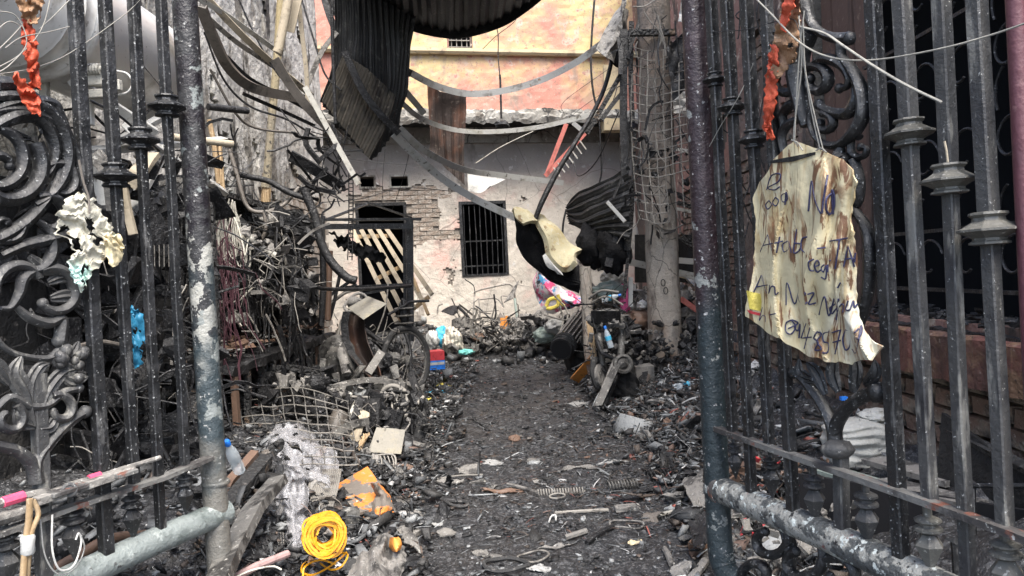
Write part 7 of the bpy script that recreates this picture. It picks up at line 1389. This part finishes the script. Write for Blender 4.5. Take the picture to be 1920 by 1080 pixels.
tb = thing('black_tub', U(1680, 1060, 2.6), 'large black hollow trunk under the planks behind the right gate', 'trunk')
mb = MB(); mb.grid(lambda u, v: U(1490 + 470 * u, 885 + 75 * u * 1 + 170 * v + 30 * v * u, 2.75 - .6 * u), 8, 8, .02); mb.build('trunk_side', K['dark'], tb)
mb = MB(); mb.grid(lambda u, v: U(1512 + 22 * v + 4 * u, 905 + 165 * u, 2.75 - .02 * v), 6, 3, .02); mb.build('trunk_corner', K['char'], tb)
mb = MB(); mb.bar(U(1790, 1010, 2.05), U(1796, 1100, 2.05), .02, .01); mb.bar(U(1770, 1006, 2.05), U(1800, 1020, 2.05), .02, .01); mb.build('hinge', K['iron'], tb)
mb = MB(); mb.blob(U(1552, 985, 2.4), .014, .03, .014, seed=4, amp=.1, sub=(12, 9)); mb.tube([U(1545, 970, 2.45), U(1570, 1010, 2.35)], .011, 9); solo(mb, 'pipe_end', K['ash'], 'grey pipe end showing above the right bottom rail', 'pipe', None, True)
scraps('litter', (1370, 860, 1560, 990), 2.9, 3.8, 200, (.01, .035), K['brown'], 'brown broken litter behind the right gate bars', .4)
scraps('red_litter', (1385, 850, 1500, 1060), 2.6, 3.5, 42, (.006, .02), K['red'], 'bits of red litter behind the right gate bars', .4)
scraps('litter', (1360, 940, 1620, 1080), 2.4, 3.0, 240, (.008, .03), K['ash'], 'grey broken litter below the right bottom rail', .4)
mb = MB()
for i in range(60):
    x = random.uniform(1380, 1500); y = random.uniform(0, 420); d = random.uniform(4.3, 4.9)
    mb.tube(cr(up([(x, y, d), (x + random.uniform(-20, 20), y + random.uniform(10, 60), d), (x + random.uniform(-30, 30), y + random.uniform(20, 120), d)]), 4), .004, 4)
o = mb.build('dry_twigs', K['char']); o['kind'] = 'stuff'; o['label'] = 'burnt twigs and wires on the wall behind the inner right bars'
# debris along the top of the red ledge
mb = MB()
for i in range(240):
    k = random.uniform(.008, .03); mb.box(RW.P(rs(random.uniform(1.4, 3.9)), .835 + random.uniform(0, .03), random.uniform(-.2, .02)), (k * 2, k, k * .5), Matrix.Rotation(random.uniform(0, 6), 3, 'Z') @ Matrix.Rotation(random.uniform(-.8, .8), 3, 'X'), k * .2)
o = mb.build('ledge_debris', K['char']); o['kind'] = 'stuff'; o['label'] = 'burnt bits lying on the window sill above the red ledge'

# ================================================================ rubble over the ground, piece by piece
def rotm(n, tilt):
    a = np.random.rand(n) * 6.283; t = np.random.randn(n) * tilt; b = np.random.rand(n) * 6.283
    ca, sa, ct, st, cb, sb = np.cos(a), np.sin(a), np.cos(t), np.sin(t), np.cos(b), np.sin(b)
    Rz = np.zeros((n, 3, 3)); Rz[:, 0, 0] = ca; Rz[:, 0, 1] = -sa; Rz[:, 1, 0] = sa; Rz[:, 1, 1] = ca; Rz[:, 2, 2] = 1
    Rx = np.zeros((n, 3, 3)); Rx[:, 0, 0] = 1; Rx[:, 1, 1] = ct; Rx[:, 1, 2] = -st; Rx[:, 2, 1] = st; Rx[:, 2, 2] = ct
    Rb = np.zeros((n, 3, 3)); Rb[:, 0, 0] = cb; Rb[:, 0, 1] = -sb; Rb[:, 1, 0] = sb; Rb[:, 1, 1] = cb; Rb[:, 2, 2] = 1
    return Rz @ Rx @ Rb
PAL = np.array([(.012, .012, .013), (.02, .02, .021), (.035, .034, .033), (.055, .057, .059), (.095, .1, .103), (.165, .172, .176), (.29, .3, .3), (.5, .5, .49), (.1, .075, .06), (.15, .1, .08), (.28, .09, .07), (.07, .055, .045)])
def scatter(name, X, Y, size, pal_w, tilt, kinds, label, lift=0.0, colj=.25):
    n = len(X); q = np.array([(-1, -1, -1), (1, -1, -1), (1, 1, -1), (-1, 1, -1), (-1, -1, 1), (1, -1, 1), (1, 1, 1), (-1, 1, 1)], float) * .5
    if kinds == 'curl':      # bent strip, 4 segments
        t = np.linspace(-.5, .5, 5); prof = np.array([(0, -1), (0, 1)]) * .5; base = []
        for i, tt in enumerate(t):
            for w in (-.5, .5): base.append((tt, w * .16, .5 * (.25 - tt * tt) * 1.4))
            for w in (.5, -.5): base.append((tt, w * .16, .5 * (.25 - tt * tt) * 1.4 - .05))
        base = np.array(base); F_ = []
        for i in range(4):
            for j in range(4): F_.append((i * 4 + j, i * 4 + (j + 1) % 4, (i + 1) * 4 + (j + 1) % 4, (i + 1) * 4 + j))
        F_ += [(0, 3, 2, 1), (16, 17, 18, 19)]; Fq = np.array(F_); V = np.repeat(base[None], n, 0)
        sc = np.stack([size * 2.2, size * np.random.uniform(.4, 1.8, n), size * np.random.uniform(-1.0, 1.6, n)], -1)
        V = V + np.random.randn(n, 20, 3) * .02
    else:
        Fq = np.array([(0, 3, 2, 1), (4, 5, 6, 7), (0, 1, 5, 4), (1, 2, 6, 5), (2, 3, 7, 6), (3, 0, 4, 7)]); V = np.repeat(q[None], n, 0) + np.random.randn(n, 8, 3) * (.16 if kinds == 'chip' else .1)
        if kinds == 'chip': sc = np.stack([size * np.random.uniform(.6, 1.5, n), size * np.random.uniform(.4, 1.0, n), size * np.random.uniform(.08, .4, n)], -1)
        elif kinds == 'lump': sc = np.stack([size * np.random.uniform(.6, 1.2, n), size * np.random.uniform(.5, 1.0, n), size * np.random.uniform(.4, .8, n)], -1)
        else: sc = np.stack([size * np.random.uniform(1.5, 4, n), size * .14, size * .12], -1)
    V = V * sc[:, None, :]; V = np.einsum('nij,nkj->nki', rotm(n, tilt), V)
    Z = H(X, Y) + lift * np.random.rand(n) + sc[:, 2] * .25
    V = V + np.stack([X, Y, Z], -1)[:, None, :]
    k = V.shape[1]; Q = (np.arange(n)[:, None, None] * k + Fq[None]).reshape(-1, 4)
    ci = np.random.choice(len(PAL), n, p=np.array(pal_w) / np.sum(pal_w)); c = PAL[ci] * np.random.uniform(1 - colj, 1 + colj, (n, 1))
    o = np_mesh(name, V.reshape(-1, 3), Q, K['rubble'], np.repeat(c, k, 0)); o['kind'] = 'stuff'; o['label'] = label; return o
def place(n, ylo, yhi, mode, p=1.3):
    Y = ylo + (yhi - ylo) * np.random.rand(n) ** p
    if mode == 'path': X = np.random.normal(.15, .55, n)
    elif mode == 'all': X = np.random.uniform(-1, 1, n) * (.75 * Y + .3)
    elif mode == 'left': X = -.50 - np.abs(np.random.normal(0, .6, n)) + np.random.exponential(.05, n)
    elif mode == 'right': X = .78 + np.abs(np.random.normal(0, .45, n)) - np.random.exponential(.07, n)
    ok = (X > -2.1) & (X < np.where(Y < 5.2, 1.53, 2.15)) & ~((X > 1.05) & (Y < 2.9))
    return X[ok], Y[ok]
WD = [9, 11, 12, 11, 9, 6, 3, 1.0, .8, .4, .1, 2]; WL = [9, 11, 11, 10, 9, 6, 4, 1.6, 2, 1, .4, 3]; WR = [7, 8, 9, 9, 9, 8, 6, 2.6, 4, 3, 1.0, 4]
X, Y = place(26000, 1.9, 12.5, 'all', 1.5); s_ = np.random.lognormal(-4.75, .45, len(X)) * np.clip(Y / 4, .8, 2); scatter('ash_chips', X, Y, s_, WD, .25, 'chip', 'fine dark ash chips over the alley floor')
X, Y = place(6500, 2.0, 12, 'path', 1.2); s_ = np.random.lognormal(-4.4, .5, len(X)); scatter('path_chips', X, Y, s_, WD, .15, 'chip', 'flattened trodden chips along the path')
X, Y = place(4500, 2.0, 7.5, 'path', 1.1); X = X * 1.3; s_ = np.random.lognormal(-4.3, .5, len(X)); scatter('curled_flakes', X, Y, s_, WL, .5, 'curl', 'curled burnt flakes and shavings on the path')
X, Y = place(6500, 2.0, 9, 'left', 1.2); s_ = np.random.lognormal(-3.9, .55, len(X)); scatter('left_rubble', X, Y, s_, WL, .6, 'chip', 'burnt rubble of the left heap', .05)
X, Y = place(3000, 2.0, 8, 'left', 1.2); s_ = np.random.lognormal(-3.9, .5, len(X)); scatter('left_curls', X, Y, s_, WL, .8, 'curl', 'curled burnt scraps of the left heap', .07)
X, Y = place(7000, 2.3, 9.5, 'right', 1.2); s_ = np.random.lognormal(-3.9, .55, len(X)); scatter('right_rubble', X, Y, s_ * 1.1, WR, .6, 'chip', 'broken brick and ash rubble of the right heap', .05)
X, Y = place(4500, 2.3, 8, 'right', 1.2); s_ = np.random.lognormal(-3.8, .5, len(X)); scatter('right_curls', X, Y, s_, WR, .8, 'curl', 'curled burnt scraps of the right heap', .07)
X, Y = place(1500, 2.0, 8, 'all', 1.4); s_ = np.random.lognormal(-4.0, .4, len(X)); scatter('splinters', X, Y, s_, WL, .3, 'stick', 'splinters and wire ends over the alley floor', .02)
X, Y = place(2500, 8.6, 12.4, 'all', 1.0); ok = np.abs(X) < 3; X, Y = X[ok], Y[ok]; s_ = np.random.lognormal(-3.2, .5, len(X)); scatter('far_rubble', X, Y, s_, WL, .5, 'lump', 'rubble along the foot of the house', .06)
X = np.random.normal(.55, .45, 1800); Y = np.random.uniform(3.0, 4.9, 1800); s_ = np.random.lognormal(-4.1, .45, 1800); scatter('brown_flakes', X, Y, s_, [1, 2, 3, 4, 6, 6, 5, 2, 8, 7, 1, 6], .3, 'curl', 'brownish paper ash on the right half of the path')
tangle('mesh_tangle', (1172, 40, 1300, 420), 6.3, 6.55, 46, (.12, .5), (.003, .008), K['char'], 'burnt wires snarled in the mesh round the upper column', up_bias=.6)
scraps('mesh_scraps', (1176, 240, 1300, 440), 6.35, 6.5, 34, (.02, .07), K['char'], 'charred scraps caught in the mesh on the column', .2)
scraps('column_foot_scraps', (1180, 640, 1320, 760), 6.2, 6.5, 110, (.02, .08), K['char'], 'black debris piled at the foot of the column', .4)
# larger individual fragments on the heaps and the path
base = []
for k in range(8):
    mb = MB()
    if k < 4: mb.blob((0, 0, 0), .045, .035, .018, seed=k + 70, amp=.6, sub=(9, 6))
    else: mb.grid(lambda u, v: Vector((.09 * (u - .5), .06 * (v - .5) + .01 * math.sin(u * 5 + k), .02 * math.sin(u * 3 + k) + .012 * nz((u * 3, v * 3, k)))), 5, 4, .004)
    o = mb.build('burnt_fragment', K['char'], None, origin=(0, 0, 0)); base.append(o.data); bpy.data.objects.remove(o)
FM = [K['char'], K['ash'], K['engine'], K['browngrey'], K['brown'], K['charwood']]
bm_ = {}
for bi, me in enumerate(base):
    for mi, mm in enumerate(FM):
        m2 = me.copy(); m2.materials[0] = mm; bm_[(bi, mi)] = m2
zones = (('left', 130, 'lying in the litter heap left of the path', 'in the left litter heap'), ('right', 110, 'lying on the slope right of the path', 'on the right slope'), ('path', 70, 'trodden into the path', 'trodden into the path'))
for zn, n, lb, gp in zones:
    X, Y = place(n, 2.3, 7.5, zn, 1.3)
    for x, y in zip(X, Y):
        kb, km = random.randrange(8), random.choice([0, 0, 1, 1, 2, 3, 4, 5]); o = bpy.data.objects.new('burnt_fragment', bm_[(kb, km)]); COL.objects.link(o)
        k = random.uniform(.4, 1.5) * (.6 if zn == 'path' else 1); o.scale = (k, k * random.uniform(.6, 1.3), k); o.location = (x, y, hz(x, y) + .008 + (.02 if zn != 'path' else 0)); t_ = .8 if zn != 'path' else .2
        o.rotation_euler = (random.gauss(0, t_), random.gauss(0, t_), random.uniform(0, 6.3)); ds = ('jet-black', 'ash-grey', 'dull metallic', 'grey-brown', 'reddish-brown', 'cracked charred')[km] + (' rough lump ' if kb < 4 else ' thin curled piece '); sz = 'large' if k > 1.15 else ('mid-sized' if k > .75 else 'small'); tag(o, sz + ' ' + ds + lb, 'debris', sz + ' ' + ds + gp)
